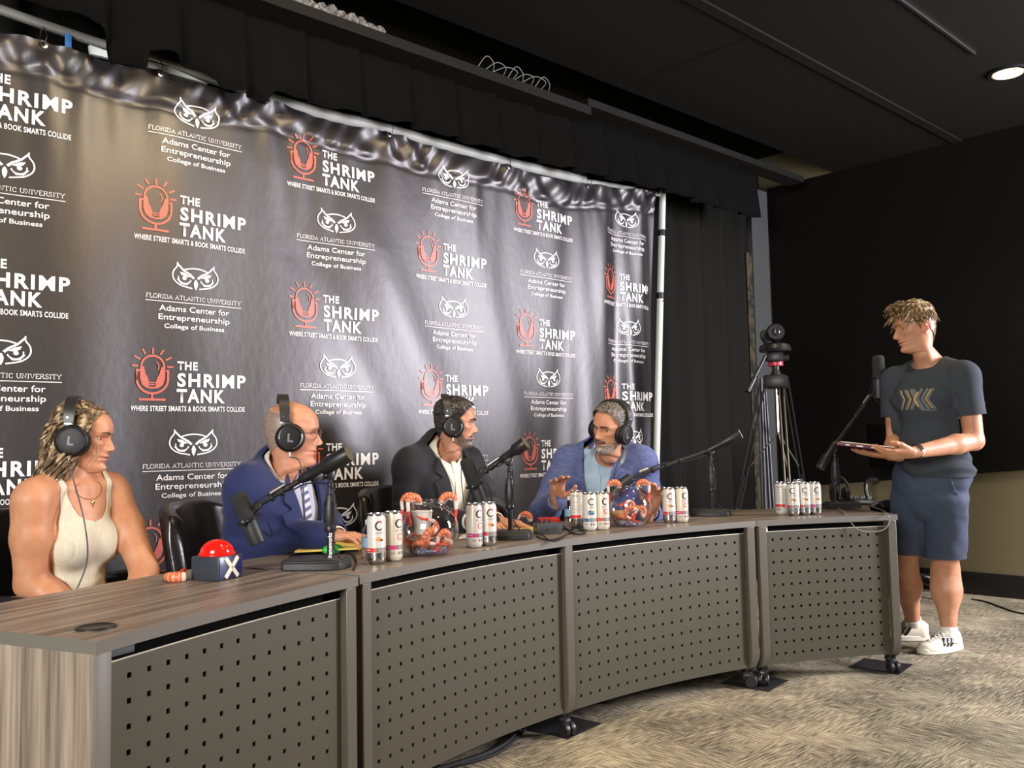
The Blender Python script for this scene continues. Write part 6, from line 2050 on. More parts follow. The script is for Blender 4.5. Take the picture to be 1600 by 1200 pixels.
# ---------------------------------------------------------------- person in the navy suit
M_skin_a = skin('skin_fair', (0.58, 0.285, 0.17)); M_skin_b = skin('skin_tan', (0.52, 0.26, 0.155)); M_skin_c = skin('skin_warm', (0.60, 0.31, 0.19)); M_skin_d = skin('skin_rosy', (0.62, 0.34, 0.23)); M_skin_e = skin('skin_golden', (0.56, 0.285, 0.165))
def suit_mat(name, c, sheen=0.1, bump=420):
    m = add_bump(mat(name, c, 0.82, spec=0.25), bump, 0.25, 0.0008)
    m.node_tree.nodes['Principled BSDF'].inputs['Sheen Weight'].default_value = sheen
    return m
M_navy = suit_mat('suit_navy', (0.018, 0.026, 0.095))
M_charcoal = suit_mat('suit_black', (0.017, 0.019, 0.023))
M_shirt_grey = add_bump(mat('shirt_blue_grey', (0.42, 0.46, 0.58), 0.75), 60, 0.25, 0.004)
bald = dict(label='bald person in a navy suit and glasses wearing headphones, leaning on the desk', S=(440, 757, 3.22), turn=38, pitch=0.16, sw=0.178, girth=1.06,
    head=(453, 684, 3.13, 0.228, -3, 0.05, 0.0, -1), face=dict(jowl=1.0, neck=1.18, nose=1.05, bags=1.0, lips=0.6, jaw=0.85, chin=0.8), skin=M_skin_a,
    right=((382, 840, 3.12), (508, 838, 3.06), dict(palm=(0, 0, -1), size=0.95)),
    left=((500, 815, 3.40), (528, 838, 3.28), dict(palm=(0, 0, -1), size=0.95, d=(0.9, -0.1, -0.1), curl=[(0.1, 0.25, 0.15)]*4)),
    cloth=M_navy, shirt=M_shirt_white, seed=2.0, vee=0.080, button=-0.44)
root, hd, t, jk, sh, arms = suited(bald)
BALD = (root, hd, t)
brows(hd, root, mat('brow_grey', (0.16, 0.11, 0.075), 0.8), 0.6)
# cropped hair round the back of the head
def bald_hair(V):
    x, y, z = V[:, 0], V[:, 1], V[:, 2]
    a = np.degrees(np.arctan2(np.abs(y), x))
    top = np.interp(a, [0, 80, 95, 120, 150, 180], [0.10, 0.128, 0.155, 0.178, 0.190, 0.194]); bot = np.interp(a, [0, 85, 100, 130, 180], [0.2, 0.105, 0.10, 0.065, 0.040])
    return np.minimum(top-z, z-bot)+0.004*noise3(V, 70, 4)
V, F = hd.surf(0.0020, bald_hair)
make('hair', shell(V, F, 0.0018), hair_mat('hair_cropped_grey', [(0.35, (0.20, 0.13, 0.10)), (0.65, (0.34, 0.26, 0.21))], 300), root, world=True, smooth=60)
# tie and shirt front
M_tie = mat('tie_stripe', (0.2, 0.24, 0.38), 0.5)
def stripe_mat(m, scale, c1, c2, rot=(0, 0, 0), pos=0.5):
    nt, N, L, b = nodes_of(m)
    tc = N.new('ShaderNodeTexCoord'); mp = N.new('ShaderNodeMapping'); mp.inputs['Rotation'].default_value = rot
    w = N.new('ShaderNodeTexWave'); w.inputs['Scale'].default_value = scale; w.bands_direction = 'Z'
    r = N.new('ShaderNodeValToRGB'); r.color_ramp.interpolation = 'CONSTANT'
    r.color_ramp.elements[0].color = (*c1, 1); r.color_ramp.elements[1].color = (*c2, 1); r.color_ramp.elements[1].position = pos
    L.new(tc.outputs['Object'], mp.inputs['Vector']); L.new(mp.outputs['Vector'], w.inputs['Vector']); L.new(w.outputs['Fac'], r.inputs['Fac']); L.new(r.outputs['Color'], b.inputs['Base Color'])
    return m
stripe_mat(M_tie, 14, (0.07, 0.09, 0.22), (0.55, 0.58, 0.68), (0.6, 0.5, 0), 0.45)
pk = bald['_f']
on_chest(pk, root, 'shirt_front', [[(0.075, 0.02), (0.085, -0.05), (0.01, -0.48), (-0.01, -0.48), (-0.085, -0.05), (-0.075, 0.02)]], 0.0035, M_shirt_grey, 0.002)
on_chest(pk, root, 'tie', [[(0.020, 0.040), (-0.020, 0.040), (-0.014, -0.005), (-0.036, -0.40), (0.0, -0.44), (0.036, -0.40), (0.014, -0.005)]], 0.011, M_tie, 0.005)
kn = ellipsoid(t.T(0.062, 0, 0.030), (0.016, 0.021, 0.024), 14, 10, t.R)
make('tie_knot', kn, M_tie, root, world=True)
hp_b = headphones(hd, 'black headphones on the bald person in the navy suit', -1, band_x=-0.020, lead_pts=[hd.w((0.03, -0.085, 0.0)), t.T(0.155, -0.04, -0.12), t.T(0.165, 0.00, -0.26), t.T(0.17, -0.06, -0.38), t.T(0.19, -0.09, -0.46)])
# glasses
gt = thing('glasses', 'thin dark rimmed glasses on the bald person', 'glasses', tuple(hd.w((0.09, 0, 0.115))))
M_frame = mat('glasses_frame', (0.07, 0.03, 0.025), 0.35)
for s in (1, -1):
    rim = [(0.1015-0.004*abs(math.cos(a))-0.004*(0 if math.cos(a)*s < 0 else abs(math.cos(a))), s*0.034+0.0245*math.cos(a), 0.114+0.0165*math.sin(a)) for a in np.linspace(0, 2*pi, 25)[:-1]]
    k = tube(rim, 0.0014, 6, closed=True); make('rim', (hd.w(k[0]), k[1]), M_frame, gt, world=True)
    lens = (np.array([(0.1000, s*0.034, 0.114)]+rim), [(0, i+1, (i+1) % 24+1) for i in range(24)])
    make('lens', (hd.w(lens[0]), lens[1]), M_glass, gt, world=True)
    k = tube([(0.096, s*0.059, 0.118), (0.080, s*0.072, 0.118), (0.03, s*0.0795, 0.116), (-0.01, s*0.081, 0.114), (-0.03, s*0.080, 0.098)], 0.0016, 6)
    make('temple', (hd.w(k[0]), k[1]), M_frame, gt, world=True)
k = tube([(0.1025, -0.010, 0.118), (0.107, 0, 0.121), (0.1025, 0.010, 0.118)], 0.0014, 6)
make('bridge', (hd.w(k[0]), k[1]), M_frame, gt, world=True)

# ---------------------------------------------------------------- person in the black suit
dark = dict(label='dark-haired bearded person in a black suit and white shirt wearing headphones', S=(688, 722, 4.16), turn=48, pitch=0.06, sw=0.186, girth=1.03,
    head=(708, 667, 4.05, 0.224, 0, 0.04, 0.0, -1), face=dict(brow=1.3, nose=0.95, lips=0.8, chin=1.3, neck=1.08), skin=M_skin_b,
    right=((636, 808, 4.02), (735, 815, 3.72), dict(palm=(0, 0, -1))),
    left=((770, 800, 4.12), (776, 814, 3.86), dict(palm=(0, 0, -1), d=(0.55, -0.8, -0.12))),
    drop=0.022, cloth=M_charcoal, shirt=M_shirt_white, seed=5.0, vee=0.088, button=-0.43, gap=0.42)
root, hd, t, jk, sh, arms = suited(dark)
DARK = (root, hd, t)
brows(hd, root, M_brow_dark, 1.2)
M_hair_black = hair_mat('hair_black', [(0.35, (0.010, 0.008, 0.007)), (0.66, (0.055, 0.046, 0.040))], 40, (1, 1, 5), 0.35)
def dark_off(V):
    z, x = V[:, 2], V[:, 0]
    top = np.clip((z-0.15)/0.05, 0, 1)
    return 0.005+0.012*top+0.0022*np.sin(V[:, 1]*480+8*np.sin(x*40))*top+0.0015*noise3(V, 120, 2)
V, F = hd.surf(dark_off, hairline(0.196, 0.168, 0.045, seed=1.0))
make('hair', shell(V, F, 0.004), M_hair_black, root, world=True, smooth=50)
def beard_field(inset=0.0):
    def fld(V):
        x, y, z = V[:, 0], V[:, 1], V[:, 2]
        a = np.degrees(np.arctan2(np.abs(y), x))
        topl = np.interp(a, [0, 8, 16, 24, 34, 50, 66, 80], [0.0755, 0.072, 0.066, 0.050, 0.042, 0.050, 0.075, 0.110])
        bot = np.interp(a, [0, 40, 80], [-0.010, -0.004, 0.02])
        lip = np.hypot(y/0.0215, (z-0.0505)/0.0105)-1
        return np.minimum.reduce([topl-z, z-bot, 82-a, lip*0.012])+0.0022*noise3(V, 160, 7)-inset
    return fld
V, F = hd.surf(lambda V: 0.0020+0.0012*noise3(V, 260, 3), beard_field())
make('beard', shell(V, F, 0.0012), hair_mat('beard_salt', [(0.40, (0.050, 0.032, 0.024)), (0.66, (0.20, 0.15, 0.115))], 260), root, world=True, smooth=60)
pk = dark['_f']
pl = [[(0.012, 0.01), (0.012, -0.46), (-0.014, -0.46), (-0.014, 0.01)]]
on_chest(pk, sh, 'placket', pl, 0.0045, M_shirt_white, 0.0025)
headphones(hd, 'black headphones on the dark-haired person in the black suit', -1, band_x=-0.022, tilt=-0.012, lead_pts=[hd.w((0.03, -0.085, -0.01)), t.T(0.155, -0.01, -0.06), t.T(0.150, 0.02, -0.22), t.T(0.165, 0.0, -0.36), t.T(0.17, 0.01, -0.46)])

# ---------------------------------------------------------------- person in the light blue blazer
M_blazer = suit_mat('blazer_blue', (0.085, 0.115, 0.285), 0.1, 300)
vary(M_blazer, [(0.40, (0.070, 0.095, 0.245)), (0.60, (0.115, 0.145, 0.32))], 46, (1, 1, 6), 3)
M_shirt_sky = add_bump(mat('shirt_sky', (0.34, 0.47, 0.62), 0.7), 60, 0.25, 0.004)
blue = dict(label='grey-bearded person in a light blue blazer gesturing with a raised hand, wearing headphones', S=(944, 720, 4.42), turn=106, pitch=0.12, roll=-0.03, sw=0.190, girth=1.06,
    head=(972, 678, 4.24, 0.226, 126, 0.13, -0.20, 1), face=dict(open=1, brow=1.1, nose=1.05, lips=0.8, neck=1.1, jowl=0.3), skin=M_skin_c, look=(1, 0.05, 0.0),
    right=((850, 800, 4.36), (869, 782, 4.14), dict(palm=(-0.50, -0.58, -0.40), d=(-0.30, -0.42, 0.80), size=0.95, curl=[(0.35, 0.35, 0.2), (0.45, 0.4, 0.25), (0.5, 0.45, 0.25), (0.45, 0.4, 0.25)], spread=0.22, thumb=(0.95, 0.35))),
    left=((1012, 812, 4.36), (1016, 800, 4.10), dict(palm=(-0.80, -0.40, 0.0), d=(-0.1, -0.45, 0.85), size=0.95, curl=[(0.4, 0.5, 0.3), (0.45, 0.5, 0.3), (0.5, 0.55, 0.3), (0.55, 0.55, 0.3)], spread=0.18, thumb=(0.8, 0.4))),
    hole=0.012, cloth=M_blazer, shirt=M_shirt_sky, seed=8.0, vee=0.084, button=-0.42, gap=0.40, sleeve=(0.072, 0.063, 0.056, 0.044))
root, hd, t, jk, sh, arms = suited(blue)
BLUE = (root, hd, t)
brows(hd, root, M_brow_dark, 1.1)
M_hair_salt = hair_mat('hair_salt_pepper', [(0.36, (0.030, 0.026, 0.024)), (0.52, (0.12, 0.105, 0.095)), (0.68, (0.32, 0.29, 0.26))], 150, (1, 1, 1), 0.5)
def curl_off(V):
    z = V[:, 2]; top = np.clip((z-0.16)/0.04, 0, 1)
    return 0.006+0.008*top+0.0055*np.abs(noise3(V, 62, 3))*(0.35+top)+0.002*noise3(V, 160, 8)
V, F = hd.surf(curl_off, hairline(0.200, 0.172, 0.045, seed=3.0))
make('hair', shell(V, F, 0.004), M_hair_salt, root, world=True, smooth=50)
V, F = hd.surf(lambda V: 0.0024+0.0014*noise3(V, 240, 3), beard_field())
make('beard', shell(V, F, 0.0012), hair_mat('beard_grey', [(0.38, (0.13, 0.095, 0.07)), (0.60, (0.42, 0.37, 0.32))], 220), root, world=True, smooth=60)
V, F = hd.surf(lambda V: 0.0034+0.001*noise3(V, 240, 6), lambda V: np.minimum.reduce([0.074-V[:, 2]-np.abs(V[:, 1])*0.35, V[:, 2]-0.0605+np.abs(V[:, 1])*0.25, 0.030-np.abs(V[:, 1]), V[:, 0]-0.03]))
make('moustache', shell(V, F, 0.0016), hair_mat('moustache_brown', [(0.4, (0.06, 0.04, 0.03)), (0.62, (0.15, 0.11, 0.08))], 260), root, world=True, smooth=60)
xm = head_front_x(hd.P0, 0, 0.0505)
k = ellipsoid((xm-0.012, 0, 0.0505), (0.013, 0.014, 0.0052), 14, 8); k2 = ellipsoid((xm-0.008, 0, 0.0535), (0.0105, 0.0115, 0.0026), 12, 6)
make('mouth', [(hd.w(k[0]), k[1], 0), (hd.w(k2[0]), k2[1], 1)], [M_mouth, M_teeth], root, world=True)
pk = blue['_f']
on_chest(pk, sh, 'placket', [[(0.014, -0.05), (0.014, -0.46), (-0.014, -0.46), (-0.014, -0.05)]], 0.0045, M_shirt_sky, 0.0025)
pin = xf(rbox(-0.001, 0.002, -0.011, 0.011, -0.002, 0.002, 0.0008), t.R, t.T(0.150, 0.100, -0.055))
make('lapel_pin', pin, M_tape_blue, jk, world=True)
headphones(hd, 'black headphones on the person in the light blue blazer', 1, band_x=-0.020, lead_pts=[hd.w((0.02, 0.085, -0.02)), t.T(0.150, 0.085, -0.06), t.T(0.165, 0.07, -0.2), t.T(0.17, 0.055, -0.32), t.T(0.16, 0.03, -0.44)])
# ---------------------------------------------------------------- woman in the white tank top
S = at_depth(119, 768, 2.93)
t = Torso(S, facing(119, 47), 0.10, 0.02, 0.160)
hh = facing(115, 15); Rh = rot_to(hh, 0.10, -0.03); Hh = 0.220; sc = Hh/0.233
chin = at_depth(115, 690, 2.88)-Rh @ (np.array([-0.012, -0.070, 0.098])*sc)
hd = Head(chin, Hh, hh, 0.10, -0.03, dict(jaw=1.12, brow=0.3, nose=0.92, lips=1.1, neck=0.90, chin=0.9))
hd.neck_to(t.T(-0.020, 0, 0.0))
W_ = (hd, t)
root = thing('person', 'long-haired person in a white ribbed tank top wearing headphones, at the left desk', 'person', (t.T(0, 0, -0.5)[0], t.T(0, 0, -0.5)[1], 0.0))
B = Field(0.0065, 0.032)
torso_field(B, t, 1.0, True)
B.cone(t.T(-0.022, 0, 0.02), hd.w((-0.018, 0, -0.03)), 0.050, 0.0455)
shR, shL = t.T(-0.004, -t.sw*1.02, -0.018), t.T(-0.004, t.sw*1.02, -0.018)
elR, wrR = at_depth(48, 912, 2.78), at_depth(160, 985, 2.80)
elL, wrL = at_depth(226, 892, 2.96), at_depth(215, 965, 2.86)
arm_field(B, shR, elR, wrR, (0.060, 0.046, 0.044, 0.027)); arm_field(B, shL, elL, wrL, (0.054, 0.044, 0.042, 0.027))
fwd = np.array([math.cos(t.h), math.sin(t.h), 0]); lft = np.array([-fwd[1], fwd[0], 0])
pel = t.T(-0.01, 0, -0.46); pel[2] = 0.555
legs = {}
for sd in (1, -1):
    hip = pel+lft*sd*0.085; kn = pel+fwd*0.36+lft*sd*0.10; kn[2] = 0.53; an = kn+fwd*0.0; an = np.array([an[0], an[1], 0.10])
    legs[sd] = (hip, kn, an)
    leg_field(B, hip, kn, an, (0.085, 0.055, 0.048, 0.034))
# collar bones and spine of the shoulder
for sd in (1, -1): B.cone(t.T(0.040, sd*0.020, 0.018), t.T(0.022, sd*0.125, 0.022), 0.012, 0.010, 0.03)
Vb, Qb = B.mesh()
hs = hd.skin_shapes(True)
shapes = [(Vb, Qb.tolist(), 0), (hs[0][0], hs[0][1], hd.faces_mat())]+[(e[0], e[1], 0) for e in hs[1:]]
for sd, el, wr in ((1, elL, wrL), (-1, elR, wrR)):
    V, Q = hand(wr, wr-el, (0.3, -0.2, -0.9), sd, CURL_RELAX, size=0.9, cell=0.0035)
    shapes.append((V, Q.tolist(), 0))
for l in eyes(hd, root, (1, 0, -0.05)): shapes.append((l[0], l[1], 0))
make('body', shapes, [M_skin_b if False else skin('skin_sunny', (0.56, 0.275, 0.150)), M_lip], root, world=True, smooth=70)
brows(hd, root, mat('brow_brown', (0.10, 0.06, 0.035), 0.8), 0.8)
# tank top
M_tank = mat('ribbed_cotton', (0.64, 0.60, 0.47), 0.85, spec=0.2)
add_bump(M_tank, 75, 0.35, 0.003, (1, 1, 0.0), 'WAVE')
q = t.q(Vb); N = vnormals(Vb, Qb)
l, u, f_ = np.abs(q[:, 1]), q[:, 2], q[:, 0]
# straps and scooped neck: the strap's inner edge, then its outer edge (armhole)
inner = np.where(f_ > 0, np.interp(u, [-0.088, -0.082, -0.066, -0.040, -0.005, 0.06], [0.0, 0.030, 0.054, 0.068, 0.078, 0.086]), np.interp(u, [-0.08, -0.05, 0.0, 0.06], [0.0, 0.05, 0.075, 0.086]))
outer = np.interp(u, [-0.21, -0.175, -0.14, -0.105, -0.05, 0.06], [0.30, 0.142, 0.118, 0.103, 0.099, 0.104])
armf = np.minimum(np.linalg.norm(Vb-(wrR+(elR-wrR)*np.clip(((Vb-wrR)@(elR-wrR))/((elR-wrR)@(elR-wrR)), 0, 1)[:, None]), axis=1), np.linalg.norm(Vb-(wrL+(elL-wrL)*np.clip(((Vb-wrL)@(elL-wrL))/((elL-wrL)@(elL-wrL)), 0, 1)[:, None]), axis=1))-0.058
arm = np.minimum(np.linalg.norm(Vb-(elR+(shR-elR)*np.clip(((Vb-elR)@(shR-elR))/((shR-elR)@(shR-elR)), 0, 0.86)[:, None]), axis=1), np.linalg.norm(Vb-(elL+(shL-elL)*np.clip(((Vb-elL)@(shL-elL))/((shL-elL)@(shL-elL)), 0, 0.86)[:, None]), axis=1))-0.066
f = np.minimum.reduce([l-inner, outer-l, u+0.52, arm+np.clip((u+0.055)*2.5, 0, 1), armf])
Vt = Vb+N*0.0045
g = 0.0035*np.sin(u*150+3*np.sin(l*22+f_*30))*np.exp(-((u+0.36)/0.075)**2)+0.002*noise3(Vb, 14, 2)
Vt = Vt+N*g[:, None]
V, Q = clip(Vt, Qb, f); V, Q = largest(V, Q)
top = make('tank_top', shell(V, Q, 0.003), M_tank, root, world=True, smooth=60)
# dark trousers
Tf = Field(0.010, 0.04)
Tf.ell(pel+np.array([0, 0, 0.0]), (0.135, 0.175, 0.10), rotz(t.h))
for sd in (1, -1): leg_field(Tf, *legs[sd], (0.096, 0.068, 0.060, 0.048))
V, Q = Tf.mesh(); V, Q = clip(V, Q, np.minimum(V[:, 2]-0.08, 0.63-V[:, 2]))
make('trousers', shell(V, Q, 0.004), M_charcoal, root, world=True, smooth=60)
for sd in (1, -1): shoe(root, legs[sd][2], t.h+sd*0.1, M_shoe_black, M_shoe_black, 0.25)
# long wavy hair
M_hair_w = hair_mat('hair_wavy_blonde', [(0.34, (0.040, 0.023, 0.012)), (0.50, (0.15, 0.092, 0.045)), (0.64, (0.50, 0.37, 0.20))], 60, (1, 1, 0.40), 0.4)
V, F = hd.surf(lambda V: 0.006+0.003*noise3(V, 40, 1)+0.0020*np.sin(V[:, 1]*300+V[:, 0]*120), hairline(0.203, 0.172, 0.0, seed=2.0))
sh = [(V, shell(V, F, 0.004)[1])] if False else [shell(V, F, 0.004)]
rs = np.random.RandomState(5)
def lock(p0, p1, p2, p3, r, wave, turns, ph):
    P = spline([p0, p1, p2, p3], 9)
    n = len(P); out = []
    d = unit(p3-p0); a = unit(np.cross(d, (0.3, 0.9, 0.1))); b = np.cross(d, a)
    for i, p in enumerate(P):
        k = i/(n-1); w_ = wave*min(1, k*2.2)
        out.append(p+w_*(math.cos(ph+turns*2*pi*k)*a+math.sin(ph+turns*2*pi*k)*b))
    rad = [r*(0.55+0.75*math.sin(pi*min(1, 0.18+0.80*i/(n-1)))) for i in range(n)]
    rad[-1] = r*0.12
    return tube(out, rad, 6)
scalp = hd.P0
sc_ok = scalp[(scalp[:, 2] > 0.06)]
hx = lambda p: hd.w(p)
for k in range(420):
    side = rs.choice([-1, -1, 1])
    if k < 300:                                   # back and sides down to the shoulders
        a = math.radians(rs.uniform(76, 180)); z0 = rs.uniform(0.10, 0.215)
    elif k < 370:                                 # crown, swept back
        a = math.radians(rs.uniform(40, 120)); z0 = rs.uniform(0.19, 0.226)
    else:                                         # curls in front of the ear cup
        a = math.radians(rs.uniform(62, 80)); z0 = rs.uniform(0.150, 0.200)
    rr = np.interp(z0, [0.0, 0.14, 0.19, 0.21, 0.225], [0.09, 0.092, 0.082, 0.066, 0.045])
    p0 = np.array([math.cos(a)*rr-0.012, side*math.sin(a)*rr*0.88, z0])
    if k < 300:
        ln = rs.uniform(0.70, 1.0)
        p1 = p0*np.array([1.04, 1.04, 1])+np.array([-0.006, 0, -0.05])
        p2 = np.array([p0[0]*0.80-0.025+rs.uniform(-0.015, 0.015), p0[1]*1.0+side*rs.uniform(0, 0.015), 0.02+rs.uniform(-0.03, 0.03)])
        p3 = np.array([-0.070+rs.uniform(-0.065, 0.035)+min(0, p0[0])*0.15, p0[1]*1.1+side*rs.uniform(0.0, 0.035), 0.05-0.225*ln])
        s_ = lock(hx(p0), hx(p1), hx(p2), hx(p3), rs.uniform(0.0028, 0.0052), rs.uniform(0.006, 0.014), rs.uniform(1.6, 3.4), rs.uniform(0, 6.3))
    elif k < 370:
        p1 = p0+np.array([-0.020, side*0.006, 0.010]); p2 = p0*np.array([0.6, 1.15, 0.9])+np.array([-0.055, 0, 0.0]); p3 = np.array([-0.105+rs.uniform(-0.01, 0.02), p2[1]*1.1, rs.uniform(0.06, 0.13)])
        s_ = lock(hx(p0), hx(p1), hx(p2), hx(p3), rs.uniform(0.004, 0.007), rs.uniform(0.003, 0.008), rs.uniform(1, 2), rs.uniform(0, 6.3))
    else:
        p1 = p0+np.array([0.008, side*0.012, -0.012]); p2 = p0+np.array([0.004+rs.uniform(-0.01, 0.008), side*0.014, -0.038]); p3 = p0+np.array([rs.uniform(-0.035, -0.015), side*0.008, -0.060+rs.uniform(-0.015, 0.01)])
        s_ = lock(hx(p0), hx(p1), hx(p2), hx(p3), rs.uniform(0.0035, 0.006), rs.uniform(0.004, 0.009), rs.uniform(1.0, 2.0), rs.uniform(0, 6.3))
    sh.append(s_)
for k in range(2):                                # a few loose fine strands by the cheek
    p0 = np.array([0.055, -0.056-0.002*k, 0.125]); x = rs.uniform(-0.012, 0.012)
    sh.append(lock(hx(p0), hx(p0+np.array([0.004+x, -0.004, -0.04])), hx(p0+np.array([x, -0.002, -0.08])), hx(p0+np.array([-0.012+x, 0.0, -0.115])), 0.0007, 0.004, 1.5, k))
make('hair', sh, M_hair_w, root, world=True, smooth=80)
headphones(hd, 'black headphones on the long-haired person in the white tank top', -1, band_x=-0.016, wide=0.090, cr=0.056, up=0.002, lead_pts=[hd.w((0.010, -0.095, -0.03)), t.T(0.135, -0.085, -0.08), t.T(0.150, -0.080, -0.20), t.T(0.135, -0.115, -0.33), t.T(0.13, -0.12, -0.46)])
# thin gold necklace with a small cross
M_gold = mat('gold', (0.85, 0.55, 0.16), 0.25, 1.0)
from mathutils.bvhtree import BVHTree as _B
bv = _B.FromPolygons([Vector(v) for v in Vb], [tuple(map(int, x)) for x in Qb])
def on_skin(l_, u_, off=0.002):
    o = Vector(t.T(0.4, l_, u_)); h = bv.ray_cast(o, Vector(-t.R[:, 0]))
    return np.array(h[0])+t.R[:, 0]*off if h[0] else t.T(0.08, l_, u_)
nk = thing('necklace', 'thin gold necklace with a small cross pendant on bare skin', 'necklace', tuple(on_skin(0, -0.02)))
make('chain', tube([on_skin(0.052*math.sin(a)*1.0, 0.046-0.064*(math.cos(a)*0.5+0.5)) for a in np.linspace(-2.3, 2.3, 25)], 0.0008, 5), M_gold, nk, world=True)
pc = on_skin(0, -0.030, 0.003)
make('pendant', [xf(rbox(-0.0012, 0.0012, -0.0022, 0.0022, -0.013, 0.009, 0.0006), t.R, pc), xf(rbox(-0.0012, 0.0012, -0.0075, 0.0075, -0.0005, 0.0035, 0.0006), t.R, pc)], M_gold, nk, world=True)

# ---------------------------------------------------------------- standing person in t-shirt and shorts
S = at_depth(1450, 588, 4.50)
t = Torso(S, facing(1450, 120), 0.02, 0.0, 0.188)
hh = facing(1440, 158); Rh = rot_to(hh, 0.17, 0.04); Hh = 0.240; sc = Hh/0.233
chin = at_depth(1448, 512, 4.42)-Rh @ (np.array([-0.026, 0.080, 0.096])*sc)
hd = Head(chin, Hh, hh, 0.17, 0.04, dict(jaw=1.05, nose=1.05, lips=0.8, neck=0.98, chin=1.1, brow=1.1))
hd.neck_to(t.T(-0.024, 0, 0.0))
hipc = at_depth(1451, 768, 4.50)
root = thing('person', 'standing person in a dark t-shirt and navy shorts holding an open maroon folder', 'person', (hipc[0], hipc[1], 0.0))
shL, shR = t.T(-0.004, t.sw, -0.015), t.T(-0.004, -t.sw, -0.015)
elL, wrL = at_depth(1522, 689, 4.32), at_depth(1426, 707, 4.17)
elR, wrR = at_depth(1399, 690, 4.62), at_depth(1392, 711, 4.42)
footL, footR = at_z(1484, 1016, 0.0), at_z(1428, 1000, 0.0)
kneeL, kneeR = at_depth(1477, 893, 4.66), at_depth(1413, 888, 4.76)
ankL, ankR = np.array([footL[0], footL[1], 0.10]), np.array([footR[0], footR[1], 0.10])
pax = np.array([math.cos(t.h+pi/2), math.sin(t.h+pi/2), 0])
hipL, hipR = hipc+pax*0.085, hipc-pax*0.085
B = Field(0.0065, 0.030)
torso_field(B, t, 0.96)
B.cone(t.T(-0.022, 0, 0.02), hd.w((-0.018, 0, -0.02)), 0.054, 0.053)
arm_field(B, shL, elL, wrL, (0.052, 0.044, 0.044, 0.028)); arm_field(B, shR, elR, wrR, (0.050, 0.042, 0.041, 0.028))
leg_field(B, hipL, kneeL, ankL, (0.090, 0.060, 0.064, 0.036), 0.06); leg_field(B, hipR, kneeR, ankR, (0.090, 0.058, 0.062, 0.036), 0.06)
Vb, Qb = B.mesh()
hs = hd.skin_shapes(True)
shapes = [(Vb, Qb.tolist(), 0), (hs[0][0], hs[0][1], hd.faces_mat())]
M_ear = skin('skin_ear', (0.70, 0.26, 0.17))
for e in hs[1:]: shapes.append((e[0], e[1], 2))
bk = unit(at_depth(1318, 692, 4.30)-at_depth(1400, 700, 4.28))
grip = [(0.10, 0.12, 0.1)]*4
for sd, el, wr in ((1, elL, wrL), (-1, elR, wrR)):
    d = unit(wr-el)*0.35+bk*0.9+np.array([0, 0, -0.10]) if sd > 0 else bk
    V, Q = hand(wr+unit(wr-el)*0.012, d, (0.0, 0.15, 1.0) if sd < 0 else CF*0.62+np.array([0, 0, 0.75]), sd, [(0.15, 0.35, 0.3), (0.25, 0.45, 0.3), (0.4, 0.5, 0.3), (0.55, 0.5, 0.3)] if sd > 0 else grip, 0.05, (0.55, 0.25), 0.98)
    shapes.append((V, Q.tolist(), 0))
for l in eyes(hd, root, (0.9, 0, -0.35)): shapes.append((l[0], l[1], 0))
make('body', shapes, [M_skin_e, M_lip, M_ear], root, world=True, smooth=70)
brows(hd, root, mat('brow_sandy', (0.16, 0.09, 0.045), 0.8), 1.0)
# t-shirt
M_tee = add_bump(mat('tee_dark', (0.040, 0.047, 0.058), 0.85, spec=0.25), 600, 0.2, 0.0006)
Tf = Field(0.007, 0.030)
torso_field(Tf, t, 1.0, slim=-0.010)
Tf.ell(t.T(0.0, 0, -0.38), (0.130, 0.172, 0.20), t.R); Tf.ell(t.T(-0.005, 0, -0.49), (0.142, 0.190, 0.15), t.R)
for sd, s0, el in ((1, shL, elL), (-1, shR, elR)):
    Tf.cone(s0, s0+(el-s0)*0.72, 0.066, 0.070, 0.03)
V0, Q0 = Tf.mesh(); q = t.q(V0); N0 = vnormals(V0, Q0)
fold_ = 0.006*np.exp(-((q[:, 2]+0.46)/0.10)**2)*np.sin(q[:, 2]*95+2.5*np.sin(q[:, 1]*14+q[:, 0]*11))
fold_ += 0.005*np.exp(-((np.abs(q[:, 1])-0.15)/0.05)**2-((q[:, 2]+0.13)/0.07)**2)*np.sin(q[:, 2]*60+q[:, 1]*70)
fold_ += 0.0032*noise3(V0*np.array([1, 1, 0.7]), 9, 4)
V0 = V0+N0*fold_[:, None]
nf = np.maximum(np.hypot(q[:, 0]+0.015, q[:, 1]*0.92)-0.078, (-0.030-q[:, 2])*2)
f = np.minimum(nf, q[:, 2]+0.500)
for sd, s0, el in ((1, shL, elL), (-1, shR, elR)):
    ax = unit(el-s0); al = (V0-s0) @ ax; L_ = np.linalg.norm(el-s0)
    near = (al < L_*1.02) & (q[:, 1]*sd > t.sw-0.02) & (np.linalg.norm(V0-s0-al[:, None]*ax, axis=1) < 0.10)
    f = np.where(near, np.minimum(f, L_*0.60-al), f)
V, Q = clip(V0, Q0, f); V, Q = largest(V, Q)
tee = make('t_shirt', shell(V, Q, 0.003), M_tee, root, world=True, smooth=60)
rim = []
